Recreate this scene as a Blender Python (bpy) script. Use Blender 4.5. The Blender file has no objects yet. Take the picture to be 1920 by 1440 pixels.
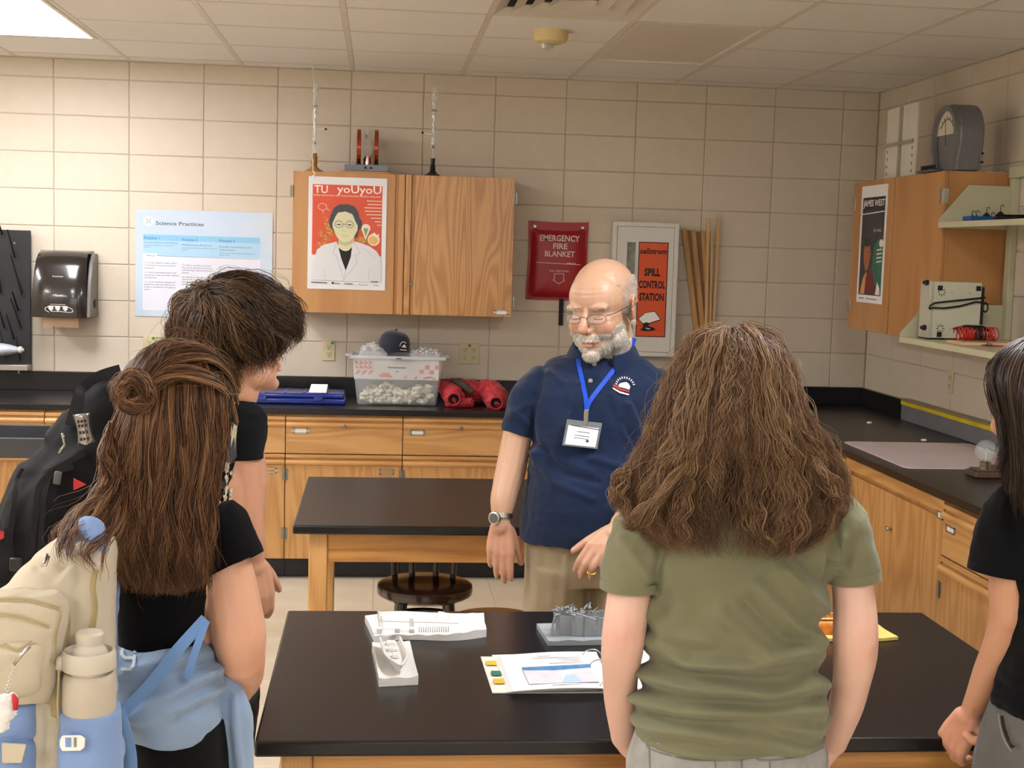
import bpy, bmesh, math, random
import numpy as np
from mathutils import Vector, Matrix, noise as mnoise
from mathutils.bvhtree import BVHTree
random.seed(7); rng = np.random.default_rng(11)
PI = math.pi
sc = bpy.context.scene
COL = sc.collection

# ------------------------------------------------------------------ camera
FPX, YAW, PITCH, ROLL, CH = 2540.2, .0995558, .0975345, .0294228, 1.7635
_cy, _sy, _cp, _sp = math.cos(YAW), math.sin(YAW), math.cos(PITCH), math.sin(PITCH)
CF = Vector((_sy*_cp, _cy*_cp, -_sp)); _R = Vector((_cy, -_sy, 0)); _U = _R.cross(CF)
CR = _R*math.cos(ROLL) + _U*math.sin(ROLL); CU = -_R*math.sin(ROLL) + _U*math.cos(ROLL)
cd = bpy.data.cameras.new('camera'); cam = bpy.data.objects.new('camera', cd); COL.objects.link(cam)
cd.sensor_width = 36; cd.lens = FPX*36/1920; cd.clip_start = .05
cam.matrix_world = Matrix(((CR.x, CU.x, -CF.x, 0), (CR.y, CU.y, -CF.y, 0), (CR.z, CU.z, -CF.z, CH), (0, 0, 0, 1)))
sc.camera = cam
# ------------------------------------------------------------------ world, exposure
wd = bpy.data.worlds.new('world'); sc.world = wd; wd.use_nodes = True
wd.node_tree.nodes['Background'].inputs[0].default_value = (1, .93, .84, 1)
wd.node_tree.nodes['Background'].inputs[1].default_value = .25
sc.view_settings.view_transform = 'Standard'; sc.view_settings.look = 'None'
sc.view_settings.gamma = 1; sc.view_settings.use_curve_mapping = False
sc.view_settings.exposure = 0.0
LAMP = 30.0
try:
    sc.cycles.use_denoising = True; sc.cycles.max_bounces = 8; sc.cycles.diffuse_bounces = 4
    sc.cycles.sample_clamp_indirect = 6; sc.cycles.caustics_refractive = False; sc.cycles.caustics_reflective = False
except Exception: pass
D, RX, CEIL, BS = 7.78, 2.882, 2.747, 1.016     # back wall, right wall, ceiling, top of the black backsplash

def _ray(x, y): return CF + CR*((x-960)/FPX) - CU*((y-720)/FPX)
def W(x, y, Y=None, X=None, Z=None):
    """photograph pixel -> point of the room on the plane Y=, X= or Z="""
    d = _ray(x, y)
    t = Y/d.y if Y is not None else X/d.x if X is not None else (Z-CH)/d.z
    return Vector((d.x*t, d.y*t, CH+d.z*t))
def V(*a): return Vector(a)

# ------------------------------------------------------------------ materials
def lin(h):
    if not isinstance(h, str): return tuple(h)
    h = h.lstrip('#'); c = [int(h[i:i+2], 16)/255 for i in (0, 2, 4)]
    return tuple(v/12.92 if v <= .04045 else ((v+.055)/1.055)**2.4 for v in c)
_mats = {}
class NT:
    def __init__(s, m): s.t = m.node_tree; s.n = s.t.nodes; s.l = s.t.links
    def new(s, k, **kw):
        n = s.n.new(k)
        for a, b in kw.items(): setattr(n, a, b)
        return n
    def math(s, op, a, b=None):
        n = s.new('ShaderNodeMath', operation=op)
        for i, v in enumerate((a, b)):
            if v is None: continue
            if isinstance(v, (int, float)): n.inputs[i].default_value = v
            else: s.l.new(v, n.inputs[i])
        return n.outputs[0]
    def coords(s, scale=(1, 1, 1), rot=(0, 0, 0)):
        tc = s.new('ShaderNodeTexCoord'); mp = s.new('ShaderNodeMapping')
        mp.inputs['Scale'].default_value = scale; mp.inputs['Rotation'].default_value = rot
        s.l.new(tc.outputs['Object'], mp.inputs[0]); return mp.outputs[0]
    def noise(s, co, scale, detail=3, rough=.55, dist=0):
        n = s.new('ShaderNodeTexNoise'); n.inputs['Scale'].default_value = scale
        n.inputs['Detail'].default_value = detail; n.inputs['Roughness'].default_value = rough
        n.inputs['Distortion'].default_value = dist
        s.l.new(co, n.inputs['Vector']); return n.outputs['Fac']
    def ramp(s, fac, stops):
        n = s.new('ShaderNodeValToRGB'); e = n.color_ramp.elements
        while len(e) < len(stops): e.new(.5)
        for el, (p, c) in zip(e, stops): el.position = p; el.color = lin(c)+(1,)
        s.l.new(fac, n.inputs[0]); return n.outputs[0]
def _pr(m): return m.node_tree.nodes['Principled BSDF']
def M(name, col='808080', rough=.5, metal=0, var=.06, vs=8, bump=0, bs=80, coat=0, sheen=0, trans=0, ior=1.45,
      alpha=1, sss=0, emit=None, es=0, stretch=(1, 1, 1), spec=.5, col2=None):
    if name in _mats: return _mats[name]
    m = bpy.data.materials.new(name); m.use_nodes = True; _mats[name] = m
    p = _pr(m); g = NT(m); c = lin(col)
    if var or col2:
        f = g.noise(g.coords(stretch), vs, 4)
        a = tuple(max(0, v*(1-var*2)) for v in c) if col2 is None else c
        b = tuple(min(1, v*(1+var*2)) for v in c) if col2 is None else lin(col2)
        g.l.new(g.ramp(f, [(.3, a), (.7, b)]), p.inputs['Base Color'])
    else: p.inputs['Base Color'].default_value = c+(1,)
    p.inputs['Roughness'].default_value = rough; p.inputs['Metallic'].default_value = metal
    p.inputs['Coat Weight'].default_value = coat; p.inputs['Coat Roughness'].default_value = .08
    p.inputs['Sheen Weight'].default_value = sheen
    p.inputs['Transmission Weight'].default_value = trans; p.inputs['IOR'].default_value = ior
    p.inputs['Alpha'].default_value = alpha; p.inputs['Specular IOR Level'].default_value = spec
    if sss:
        p.inputs['Subsurface Weight'].default_value = sss
        p.inputs['Subsurface Radius'].default_value = (.012, .005, .003); p.inputs['Subsurface Scale'].default_value = 1
    if emit:
        p.inputs['Emission Color'].default_value = lin(emit)+(1,); p.inputs['Emission Strength'].default_value = es
    if bump:
        b = g.new('ShaderNodeBump'); b.inputs['Strength'].default_value = 1; b.inputs['Distance'].default_value = bump
        g.l.new(g.noise(g.coords(stretch), bs, 3), b.inputs['Height']); g.l.new(b.outputs[0], p.inputs['Normal'])
    return m
def wood(name, a, b, c, axis='z', rough=.38, scale=1.0, fig=6.0):
    """oak: contour lines of a noise stretched along the grain, plus fine pores"""
    if name in _mats: return _mats[name]
    m = bpy.data.materials.new(name); m.use_nodes = True; _mats[name] = m
    p = _pr(m); g = NT(m); k = {'x': (.14, 1, 1), 'y': (1, .14, 1), 'z': (1, 1, .14)}[axis]
    co = g.coords(tuple(v*scale for v in k))
    f = g.noise(co, 4.2, 2, .45, .35); s = g.math('SINE', g.math('MULTIPLY', f, fig*14))
    s = g.math('ADD', g.math('MULTIPLY', s, .5), .5)
    kf = {'x': (.02, 1, 1), 'y': (1, .02, 1), 'z': (1, 1, .02)}[axis]
    fine = g.noise(g.coords(kf), 420, 3)
    big = g.noise(co, 2.0, 2)
    v = g.math('ADD', g.math('MULTIPLY', s, .26), g.math('ADD', g.math('MULTIPLY', fine, .5), g.math('MULTIPLY', big, .42)))
    col = g.ramp(v, [(.28, a), (.55, b), (.85, c)]); g.l.new(col, p.inputs['Base Color'])
    p.inputs['Roughness'].default_value = rough; p.inputs['Coat Weight'].default_value = .25; p.inputs['Coat Roughness'].default_value = .2
    bp = g.new('ShaderNodeBump'); bp.inputs['Distance'].default_value = .0004; g.l.new(fine, bp.inputs['Height']); g.l.new(bp.outputs[0], p.inputs['Normal'])
    return m
OAKV = wood('oak_vertical', 'cfa066', 'c19055', 'a6733e', 'z')
OAKH = wood('oak_horizontal', 'cfa066', 'c29156', 'a97640', 'x')
OAKY = wood('oak_depthwise', 'cfa066', 'c19055', 'a6733e', 'y')
BLACKTOP = M('black_epoxy_top', '100e10', .28, var=.12, vs=3, bump=.0001, bs=400, col2='181415')
BLOCKP = M('painted_block', 'd0c4b1', .55, var=.012, vs=14, bump=.0008, bs=230)
MORTAR = M('painted_mortar', 'b8ad9d', .7, var=.03)
STEEL = M('brushed_steel', 'b9b7b0', .32, 1, var=.05)
DSTEEL = M('dull_nickel', '8d8a80', .4, 1, var=.05)
WHITE = M('white_paper', 'f1f1f0', .5, var=.01)
BLACKP = M('black_plastic', '151516', .35, var=.05)
TXT = M('print_dark_grey', '4b5058', .4, var=0); BLU = M('print_blue', '1f78b4', .4, var=0); NAVY = M('print_navy', '345a7c', .4, var=0)
WH = M('print_white', 'f4f2f0', .35, var=0)
INK = M('black_ink', '18171a', .6, var=0)

# ------------------------------------------------------------------ mesh building
class MB:
    def __init__(s): s.v = []; s.f = []; s.m = []; s.mi = 0
    def add(s, vs, fs):
        o = len(s.v); s.v += [tuple(p) for p in vs]; s.f += [tuple(i+o for i in f) for f in fs]; s.m += [s.mi]*len(fs); return s
    def box(s, x0, x1, y0, y1, z0, z1, M3=None, c=None):
        P = [(x, y, z) for x in (x0, x1) for y in (y0, y1) for z in (z0, z1)]
        if M3 is not None: P = [tuple(M3 @ Vector(p) + (c or Vector())) for p in P]
        return s.add(P, [(0, 1, 3, 2), (4, 6, 7, 5), (0, 4, 5, 1), (2, 3, 7, 6), (0, 2, 6, 4), (1, 5, 7, 3)])
    def cbox(s, c, d, M3=None):
        return s.box(-d[0]/2, d[0]/2, -d[1]/2, d[1]/2, -d[2]/2, d[2]/2, M3 or Matrix.Identity(3), Vector(c))
    def tube(s, path, r, n=8, cap=True, ell=1.0, up=None):
        P = [Vector(p) for p in path]; k = len(P)
        if not hasattr(r, '__len__'): r = [r]*k
        T = [(P[min(i+1, k-1)]-P[max(i-1, 0)]).normalized() for i in range(k)]
        u = Vector(up) if up is not None else (Vector((0, 0, 1)) if abs(T[0].z) < .9 else Vector((1, 0, 0)))
        vs = []
        for i in range(k):
            a = (u - T[i]*u.dot(T[i])); a = a.normalized() if a.length > 1e-6 else T[i].orthogonal().normalized()
            b = T[i].cross(a); u = a
            for j in range(n):
                t = 2*PI*j/n; vs.append(P[i] + a*(math.cos(t)*r[i]) + b*(math.sin(t)*r[i]*ell))
        fs = [(i*n+j, i*n+(j+1) % n, (i+1)*n+(j+1) % n, (i+1)*n+j) for i in range(k-1) for j in range(n)]
        if cap: fs += [tuple(range(n))[::-1], tuple(range((k-1)*n, k*n))]
        return s.add(vs, fs)
    def lathe(s, prof, c=(0, 0, 0), n=24, M3=None, cap=True, sx=1, sy=1):
        c = Vector(c); M3 = M3 or Matrix.Identity(3); vs = []
        for r, z in prof:
            for j in range(n):
                t = 2*PI*j/n; vs.append(c + M3 @ Vector((r*math.cos(t)*sx, r*math.sin(t)*sy, z)))
        k = len(prof)
        fs = [(i*n+j, i*n+(j+1) % n, (i+1)*n+(j+1) % n, (i+1)*n+j) for i in range(k-1) for j in range(n)]
        if cap: fs += [tuple(range(n))[::-1], tuple(range((k-1)*n, k*n))]
        return s.add(vs, fs)
    def prism(s, poly, o, ux, uy, un, d0, d1):
        """polygon in the (ux, uy) plane through o, extruded along un from d0 to d1"""
        o, ux, uy, un = Vector(o), Vector(ux), Vector(uy), Vector(un); n = len(poly)
        vs = [o+ux*a+uy*b+un*d for d in (d0, d1) for a, b in poly]
        return s.add(vs, [tuple(range(n))[::-1], tuple(range(n, 2*n))] + [(i, (i+1) % n, n+(i+1) % n, n+i) for i in range(n)])
    def ball(s, c, r, M3=None, nu=16, nv=10):
        c = Vector(c); r = r if hasattr(r, '__len__') else (r, r, r); M3 = M3 or Matrix.Identity(3); vs = []; fs = []
        for i in range(1, nv):
            for j in range(nu):
                a = PI*i/nv; b = 2*PI*j/nu
                vs.append(c + M3 @ Vector((r[0]*math.sin(a)*math.cos(b), r[1]*math.sin(a)*math.sin(b), r[2]*math.cos(a))))
        vs += [c + M3 @ Vector((0, 0, r[2])), c - M3 @ Vector((0, 0, r[2]))]
        for i in range(nv-2):
            for j in range(nu): fs.append((i*nu+j, (i+1)*nu+j, (i+1)*nu+(j+1) % nu, i*nu+(j+1) % nu))
        t = len(vs)-2
        for j in range(nu):
            fs.append((t, j, (j+1) % nu)); q = (nv-2)*nu; fs.append((t+1, q+(j+1) % nu, q+j))
        return s.add(vs, fs)
    def build(s, name, mat, parent=None, smooth=False, bevel=0, seg=2, sub=0, solid=0):
        me = bpy.data.meshes.new(name); w = Vector()
        if parent is not None:
            q = parent
            while q: w += q.location; q = q.parent
        me.from_pydata([(p[0]-w.x, p[1]-w.y, p[2]-w.z) for p in s.v], [], s.f)
        for mm in (mat if isinstance(mat, (list, tuple)) else [mat]): me.materials.append(mm)
        me.polygons.foreach_set('material_index', s.m)
        if smooth: me.polygons.foreach_set('use_smooth', [True]*len(s.f))
        if smooth == 'auto': me.set_sharp_from_angle(angle=math.radians(42))
        me.update()
        o = bpy.data.objects.new(name, me); COL.objects.link(o)
        if parent is not None: o.parent = parent
        if solid: md = o.modifiers.new('solid', 'SOLIDIFY'); md.thickness = solid
        if bevel:
            md = o.modifiers.new('bevel', 'BEVEL'); md.width = bevel; md.segments = seg; md.limit_method = 'ANGLE'
            md.angle_limit = math.radians(40)
            if seg > 1: me.polygons.foreach_set('use_smooth', [True]*len(s.f)); me.set_sharp_from_angle(angle=math.radians(60)); md.harden_normals = False
        if sub: md = o.modifiers.new('sub', 'SUBSURF'); md.levels = sub; md.render_levels = sub
        return o
def tag(o, label=None, cat=None, group=None, kind=None):
    for k, v in (('label', label), ('category', cat), ('group', group), ('kind', kind)):
        if v: o[k] = v
    return o
def thing(name, label, cat, loc, group=None):
    o = bpy.data.objects.new(name, None); o.empty_display_size = .05; COL.objects.link(o); o.location = Vector(loc)
    return tag(o, label, cat, group)
def struct(o): return tag(o, kind='structure')
def inst(src, name, loc, parent=None, rot=0, scale=None):
    """another object on the same mesh"""
    o = bpy.data.objects.new(name, src.data); COL.objects.link(o); o.location = loc
    if rot: o.rotation_euler.z = rot
    if scale is not None: o.scale = scale
    o.parent = parent
    for m in src.modifiers:
        if m.type == 'BEVEL':
            n = o.modifiers.new('bevel', 'BEVEL'); n.width = m.width; n.segments = m.segments; n.limit_method = m.limit_method; n.angle_limit = m.angle_limit
    return o
def copy_tree(o, parent=None):
    c = o.copy(); COL.objects.link(c); c.parent = parent
    for ch in [x for x in COL.objects if x.parent is o]: copy_tree(ch, c)
    return c
def plate(name, x0, x1, y0, y1, z0, z1, mat, parent=None, bevel=.002, seg=2):
    return MB().box(min(x0, x1), max(x0, x1), min(y0, y1), max(y0, y1), min(z0, z1), max(z0, z1)).build(name, mat, parent, bevel=bevel, seg=seg)
def text_geo(body, size=1.0, align='CENTER', bold=0.0, space=1.0, shear=0):
    cu = bpy.data.curves.new('t', 'FONT'); cu.body = body; cu.size = size; cu.align_x = align; cu.align_y = 'CENTER'
    cu.offset = bold; cu.space_character = space; cu.shear = shear; cu.resolution_u = 2
    o = bpy.data.objects.new('t', cu); COL.objects.link(o); dg = bpy.context.evaluated_depsgraph_get()
    me = o.evaluated_get(dg).to_mesh(); vs = [tuple(v.co) for v in me.vertices]; fs = [tuple(p.vertices) for p in me.polygons]
    o.evaluated_get(dg).to_mesh_clear(); bpy.data.objects.remove(o); bpy.data.curves.remove(cu); return vs, fs
class Print:
    """flat print on a sheet: shapes given in pixels of a reference frame, laid on the plane TL/TR/BL"""
    def __init__(s, TL, TR, BL, box):
        s.TL, s.ux, s.uy = Vector(TL), Vector(TR)-Vector(TL), Vector(BL)-Vector(TL); s.box = box
        s.n = s.uy.cross(s.ux).normalized(); s.k = 0; s.mb = MB(); s.mats = []
        s.wpx = s.ux.length/(box[2]-box[0]); s.hpx = s.uy.length/(box[3]-box[1])
    def P(s, x, y, d=0):
        b = s.box; return s.TL + s.ux*((x-b[0])/(b[2]-b[0])) + s.uy*((y-b[1])/(b[3]-b[1])) + s.n*d
    def use(s, mat):
        if mat not in s.mats: s.mats.append(mat)
        s.mb.mi = s.mats.index(mat)
    def poly(s, mat, pts, lift=None):
        s.use(mat); s.k += 1; d = lift if lift is not None else (.0003+.00002*s.k)
        s.mb.add([s.P(x, y, d) for x, y in pts], [tuple(range(len(pts)))]); return s
    def rect(s, mat, x0, y0, x1, y1): return s.poly(mat, [(x0, y0), (x0, y1), (x1, y1), (x1, y0)])
    def oval(s, mat, cx, cy, rx, ry, n=20, a0=0, a1=2*PI):
        return s.poly(mat, [(cx+rx*math.cos(a0-(a0-a1)*i/n), cy-ry*math.sin(a0-(a0-a1)*i/n)) for i in range(n + (a1-a0 < 6.2))])
    def line(s, mat, pts, w):
        for (x0, y0), (x1, y1) in zip(pts, pts[1:]):
            l = math.hypot(x1-x0, y1-y0) or 1; nx, ny = -(y1-y0)/l*w/2, (x1-x0)/l*w/2
            s.poly(mat, [(x0+nx, y0+ny), (x1+nx, y1+ny), (x1-nx, y1-ny), (x0-nx, y0-ny)])
        return s
    def text(s, mat, body, cx, cy, h, w=None, align='CENTER', bold=0, shear=0, space=1):
        s.use(mat); s.k += 1; vs, fs = text_geo(body, 1, align, bold, space, shear)
        if not vs: return s
        xs = [v[0] for v in vs]; ys = [v[1] for v in vs]; sx = sy = h/.72
        if w: sx = w/(max(xs)-min(xs))
        ox = (max(xs)+min(xs))/2 if align == 'CENTER' else min(xs); oy = (max(ys)+min(ys))/2
        s.mb.add([s.P(cx+(v[0]-ox)*sx, cy-(v[1]-oy)*sy, (.0003+.00002*s.k)) for v in vs], fs); return s
    def build(s, name, parent): return s.mb.build(name, s.mats, parent)
# ================================================================== the room
XL, YN = -3.9, -3.2                       # left wall and the wall behind the camera
FLOORT = M('beige_floor_tile', 'd8ccb6', .35, var=.05, vs=5, col2='cdbfa6')
fl = struct(MB().box(XL, RX, YN, D, -.06, -.004).build('floor', M('floor_far', 'd0c4ae', .4)))
tile = None
for i in range(-5, 10):
    for j in range(8, 26):
        x, y = i*.305, j*.305-.05
        if y > D-.3 or x > RX-.3: continue
        if tile is None:
            tile = plate('floor_tile', x+.0008, x+.3042, y+.0008, y+.3042, -.004, 0, FLOORT, None, bevel=.0006, seg=1)
            tile.parent = fl; t0 = (x, y)
        else: inst(tile, 'floor_tile', (x-t0[0], y-t0[1], 0), fl)
MB()
# walls: stack-bonded painted block, each block a piece
bw, bh, jt = .4064, .2032, .0022
wb = struct(plate('wall_back', XL, RX+.15, D+.004, D+.15, 0, CEIL+.05, MORTAR, bevel=0))
wr = struct(plate('wall_right', RX+.004, RX+.15, YN, D+.004, 0, CEIL+.05, MORTAR, bevel=0))
struct(plate('wall_left', XL-.15, XL, YN, D+.15, 0, CEIL+.05, BLOCKP, bevel=0))
struct(plate('wall_front', XL-.15, RX+.15, YN-.15, YN, 0, CEIL+.05, BLOCKP, bevel=0))
X0 = -1.8018                               # a vertical joint of the back wall
def blk(x0, x1, z0, z1, ax):
    m = MB()
    if ax == 'b': m.box(x0+jt, x1-jt, D, D+.02, z0+jt, z1-jt)
    else: m.box(RX, RX+.02, x0+jt, x1-jt, z0+jt, z1-jt)
    return m
src = {}
def block(ax, a0, a1, z0, z1, par):
    key = (ax, round(a1-a0, 3), round(z1-z0, 3))
    if key not in src:
        o = blk(a0, a1, z0, z1, ax).build('block', BLOCKP, par, bevel=.0035, seg=2); src[key] = (o, a0, z0)
    else:
        o, b0, c0 = src[key]
        n = inst(o, 'block', ((a0-b0) if ax == 'b' else 0, 0 if ax == 'b' else a0-b0, z0-c0), par)
rows = [(BS+r*bh, min(BS+(r+1)*bh, CEIL)) for r in range(9)]
for z0, z1 in rows:
    if z1-z0 < .02: continue
    for i in range(-2, 12):
        a0, a1 = X0+i*bw, min(X0+(i+1)*bw, RX)
        if a1-a0 > .03: block('b', a0, a1, z0, z1, wb)
    for j in range(12):
        a1, a0 = D-.004-j*bw, D-.004-(j+1)*bw
        block('r', a0, a1, z0, z1, wr)
# ceiling
CTILE = M('ceiling_tile_mineral', 'ebe8e2', .9, var=.02, vs=120, bump=.0006, bs=700)
CGRID = M('ceiling_grid_metal', 'd8d0c2', .45, var=.02)
ce = struct(plate('ceiling', XL-.1, RX+.15, YN-.1, D+.15, CEIL+.03, CEIL+.12, M('plenum', '4a4640', .9), bevel=0))
cs = .6096; CX0, CY0 = -2.60882, 5.77064
bars = MB()
xs = [CX0+i*cs for i in range(-2, 10)]; ys = [CY0+j*cs for j in range(-15, 4)]
for i, x in enumerate(xs):
    if XL < x < RX: plate('grid_bar', x-.012, x+.012, YN, D, CEIL-.002, CEIL+.004, CGRID, ce, bevel=0)
plate('grid_bar', XL, RX, D-.022, D, CEIL-.003, CEIL+.004, CGRID, ce, bevel=0)
plate('grid_bar', RX-.022, RX, YN, D, CEIL-.003, CEIL+.004, CGRID, ce, bevel=0)
# fixtures take the place of tiles: (column, first row) - 1 wide, 2 long
LIT = [(1, 0), (1, -6), (6, -6), (-2, -6), (1, -12), (6, -12), (-2, 0), (-2, -12)]
OFF = [(6, 0)]; VENT = [(5, -1)]
taken = set()
for c, r in LIT+OFF: taken |= {(c, r), (c, r+1)}
taken |= set(VENT)
inner = {(c, r+1) for c, r in LIT+OFF}
for j, y in zip(range(-15, 4), ys):               # cross bars, broken where a fitting spans two rows
    if not YN < y < D: continue
    run = None
    for i in list(range(-3, 9))+[99]:
        free = i != 99 and (i, j) not in inner
        if free and run is None: run = i
        if not free and run is not None:
            a, b = max(XL, CX0+run*cs), min(RX, CX0+min(i, 9)*cs+(.5 if i == 99 else 0)); run = None
            if b-a > .05: plate('grid_bar', a, b, y-.012, y+.012, CEIL-.0022, CEIL+.0038, CGRID, ce, bevel=0)
ct = {}
for i in range(-2, 9):
    for j in range(-15, 4):
        if (i, j) in taken: continue
        x0, x1 = CX0+i*cs, min(CX0+(i+1)*cs, RX+.0); y0, y1 = CY0+j*cs, min(CY0+(j+1)*cs, D)
        x0 = max(x0, XL); y0 = max(y0, YN)
        if x1-x0 < .05 or y1-y0 < .05: continue
        key = (round(x1-x0, 3), round(y1-y0, 3))
        if key not in ct:
            o = plate('ceiling_tile', x0+.012, x1-.012, y0+.012, y1-.012, CEIL-.001, CEIL+.015, CTILE, ce, bevel=.002, seg=1); ct[key] = (o, x0, y0)
        else:
            o, a, b = ct[key]; inst(o, 'ceiling_tile', (x0-a, y0-b, 0), ce)
# light fittings
GLOW = M('lit_diffuser', 'ffffff', .5, var=0, emit='f6f6fb', es=LAMP)
DIFF = M('unlit_diffuser', 'd9d0c4', .35, var=.02)
FRM = M('fitting_white_enamel', 'ded8cc', .35, var=.02)
spots = {0: 'lit ceiling troffer nearest the back wall, glowing white', 1: 'lit ceiling troffer over the left of the front table'}
for k, (c, r) in enumerate(LIT+OFF):
    x0, y0 = CX0+c*cs, CY0+r*cs; x1, y1 = x0+cs, y0+2*cs; on = (c, r) in LIT
    lab = ('glowing ceiling light panel in the top left of the room' if k == 0 else 'unlit ceiling light panel near the far right corner' if not on
           else 'glowing ceiling light panel %s' % ['', 'above the left of the near black table', 'above the right of the near black table', 'by the left wall beside the near table', 'behind the camera on the left', 'behind the camera on the right', 'by the left wall near the back counter', 'by the left wall behind the camera'][k])
    t = thing('ceiling_light', lab, 'light', (x0+cs/2, y0+cs, CEIL), 'recessed ceiling light panels')
    f = MB()
    for a in ((x0+.014, x0+.035, y0+.014, y1-.014), (x1-.035, x1-.014, y0+.014, y1-.014), (x0+.035, x1-.035, y0+.014, y0+.035), (x0+.035, x1-.035, y1-.035, y1-.014)):
        f.box(a[0], a[1], a[2], a[3], CEIL-.004, CEIL+.02)
    f.build('frame', FRM, t)
    plate('diffuser', x0+.035, x1-.035, y0+.035, y1-.035, CEIL+.006, CEIL+.012, GLOW if on else DIFF, t, bevel=0)
# air diffuser
c, r = VENT[0]; x0, y0 = CX0+c*cs+.012, CY0+r*cs+.012; w = cs-.024; cx, cy = x0+w/2, y0+w/2
t = thing('air_vent', 'square stepped louvred air vent in the ceiling', 'vent', (cx, cy, CEIL))
VM = M('vent_enamel', 'd2cabb', .4, var=.03)
for k in range(4):
    ro, ri = w/2*(1-.235*k), w/2*(1-.235*k)-.05; zo, zi = CEIL-.004+.002*k, CEIL+.022
    m = MB(); q = [(-1, -1), (1, -1), (1, 1), (-1, 1)]
    m.add([(cx+a*ro, cy+b*ro, zo) for a, b in q]+[(cx+a*ri, cy+b*ri, zi) for a, b in q]+[(cx+a*ro, cy+b*ro, zo+.003) for a, b in q]+[(cx+a*ri, cy+b*ri, zi+.003) for a, b in q],
          [(i, 4+i, 4+(i+1) % 4, (i+1) % 4) for i in range(4)]+[(8+i, 8+(i+1) % 4, 12+(i+1) % 4, 12+i) for i in range(4)]+[(i, (i+1) % 4, 8+(i+1) % 4, 8+i) for i in range(4)])
    m.build('louvre', VM, t)
plate('backing', x0, x0+w, y0, y0+w, CEIL+.025, CEIL+.028, M('vent_dark', '1c1a18', .8), t, bevel=0)
# smoke detector
p = W(1033, 58, Z=CEIL); t = thing('smoke_detector', 'cream round smoke detector with clear tip on the ceiling', 'smoke detector', p)
CRM = M('aged_cream_plastic', 'd8c28c', .45, var=.04)
MB().lathe([(.0, 0), (.078, 0), (.078, -.03), (.07, -.048), (.045, -.058), (0, -.058)], p, 32).build('housing', CRM, t, smooth='auto')
MB().lathe([(.0, -.056), (.03, -.056), (.026, -.078), (.012, -.084), (0, -.084)], p+V(-.012, 0, 0), 16).build('lens', M('clear_plastic', 'f4f4ee', .12, trans=.7, var=0), t, smooth='auto')
# ================================================================== base cabinets
FY, ZC, TT = 7.10, .915, .032           # front of the back counter; top of worktops; thickness
FX = 2.112                               # front of the right counter
CYF = FY+.03                             # cabinet faces, back run
TOE = M('black_vinyl_base', '0e1018', .3, var=.1)
def front_panel(nm, par, a0, a1, z0, z1, ax, grain_mat, lip=True):
    """a door or drawer front with the moulded finger-pull lip along its top; ax 'b' faces -Y, 'r' faces -X"""
    prof = [(0, z0), (.02, z0), (.02, z1-.058), (.034, z1-.052), (.036, z1-.040), (.026, z1-.030), (.012, z1-.028), (.012, z1-.020), (.024, z1-.018), (.024, z1), (0, z1)] if lip else [(0, z0), (.02, z0), (.02, z1), (0, z1)]
    n = len(prof); m = MB()
    vs = []
    for a in (a0, a1):
        for d, z in prof: vs.append((a, CYF-d, z) if ax == 'b' else (FX+.03-d, a, z))
    m.add(vs, [tuple(range(n)), tuple(range(n, 2*n))[::-1]]+[(i, n+i, n+(i+1) % n, (i+1) % n) for i in range(n)])
    if lip:
        for i in range(n):
            if 2 <= i <= 8: m.m[2+i] = 1
    bmx = m.build(nm, [grain_mat, OAKH if ax == 'b' else OAKY], par, bevel=.0015, seg=1); bm = bmesh.new(); bm.from_mesh(bmx.data); bmesh.ops.recalc_face_normals(bm, faces=bm.faces); bm.to_mesh(bmx.data); bm.free()
    return bmx
def label_holder(par, c, ax, w=.075, h=.026, card=True):
    m = MB()
    def bx(u0, u1, v0, v1, d0, d1):
        if ax == 'b': m.box(c.x+u0, c.x+u1, c.y-d1, c.y-d0, c.z+v0, c.z+v1)
        else: m.box(c.x-d1, c.x-d0, c.y+u0, c.y+u1, c.z+v0, c.z+v1)
    for u0, u1, v0, v1 in ((-w/2, w/2, h/2-.005, h/2), (-w/2, w/2, -h/2, -h/2+.005), (-w/2, -w/2+.007, -h/2, h/2), (w/2-.007, w/2, -h/2, h/2)): bx(u0, u1, v0, v1, 0, .003)
    for s in (-1, 1): bx(s*(w/2+.004)-.005, s*(w/2+.004)+.005, -.005, .005, 0, .002)
    o = m.build('label_holder', STEEL, par)
    if card:
        m = MB(); bx(-w/2+.007, w/2-.007, -h/2+.005, h/2-.005, 0, .001); m.build('card', WHITE, o)
def lock(par, c, ax):
    M3 = Matrix.Rotation(PI/2, 3, 'X') if ax == 'b' else Matrix.Rotation(-PI/2, 3, 'Y')
    o = MB().lathe([(0, 0), (.011, 0), (.011, .006), (.009, .008), (0, .008)], c, 16, M3).build('lock', DSTEEL, par, smooth='auto')
    MB().cbox(c+(V(0, -.0085, 0) if ax == 'b' else V(-.0085, 0, 0)), (.0015, .001, .008) if ax == 'b' else (.001, .0015, .008)).build('keyhole', INK, o)
def hinge(par, c, ax):
    m = MB()
    d = V(1, 0, 0) if ax == 'b' else V(0, 1, 0); n = V(0, -1, 0) if ax == 'b' else V(-1, 0, 0)
    m.tube([c+n*.003-V(0, 0, .032), c+n*.003+V(0, 0, .032)], .005, 8)
    m.cbox(c+d*.008, (.014, .003, .06) if ax == 'b' else (.003, .014, .06)); m.cbox(c-d*.008, (.014, .003, .06) if ax == 'b' else (.003, .014, .06))
    m.build('hinge', DSTEEL, par)
zd = W(600, 852, Y=FY).z; zt = ZC-TT-.012; zb = W(600, 1050, Y=FY).z
xg = [W(535, 820, Y=FY).x+(i-4)*.612 for i in range(9)]
xg = [x for x in xg if x < FX-.2]+[FX]
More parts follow.
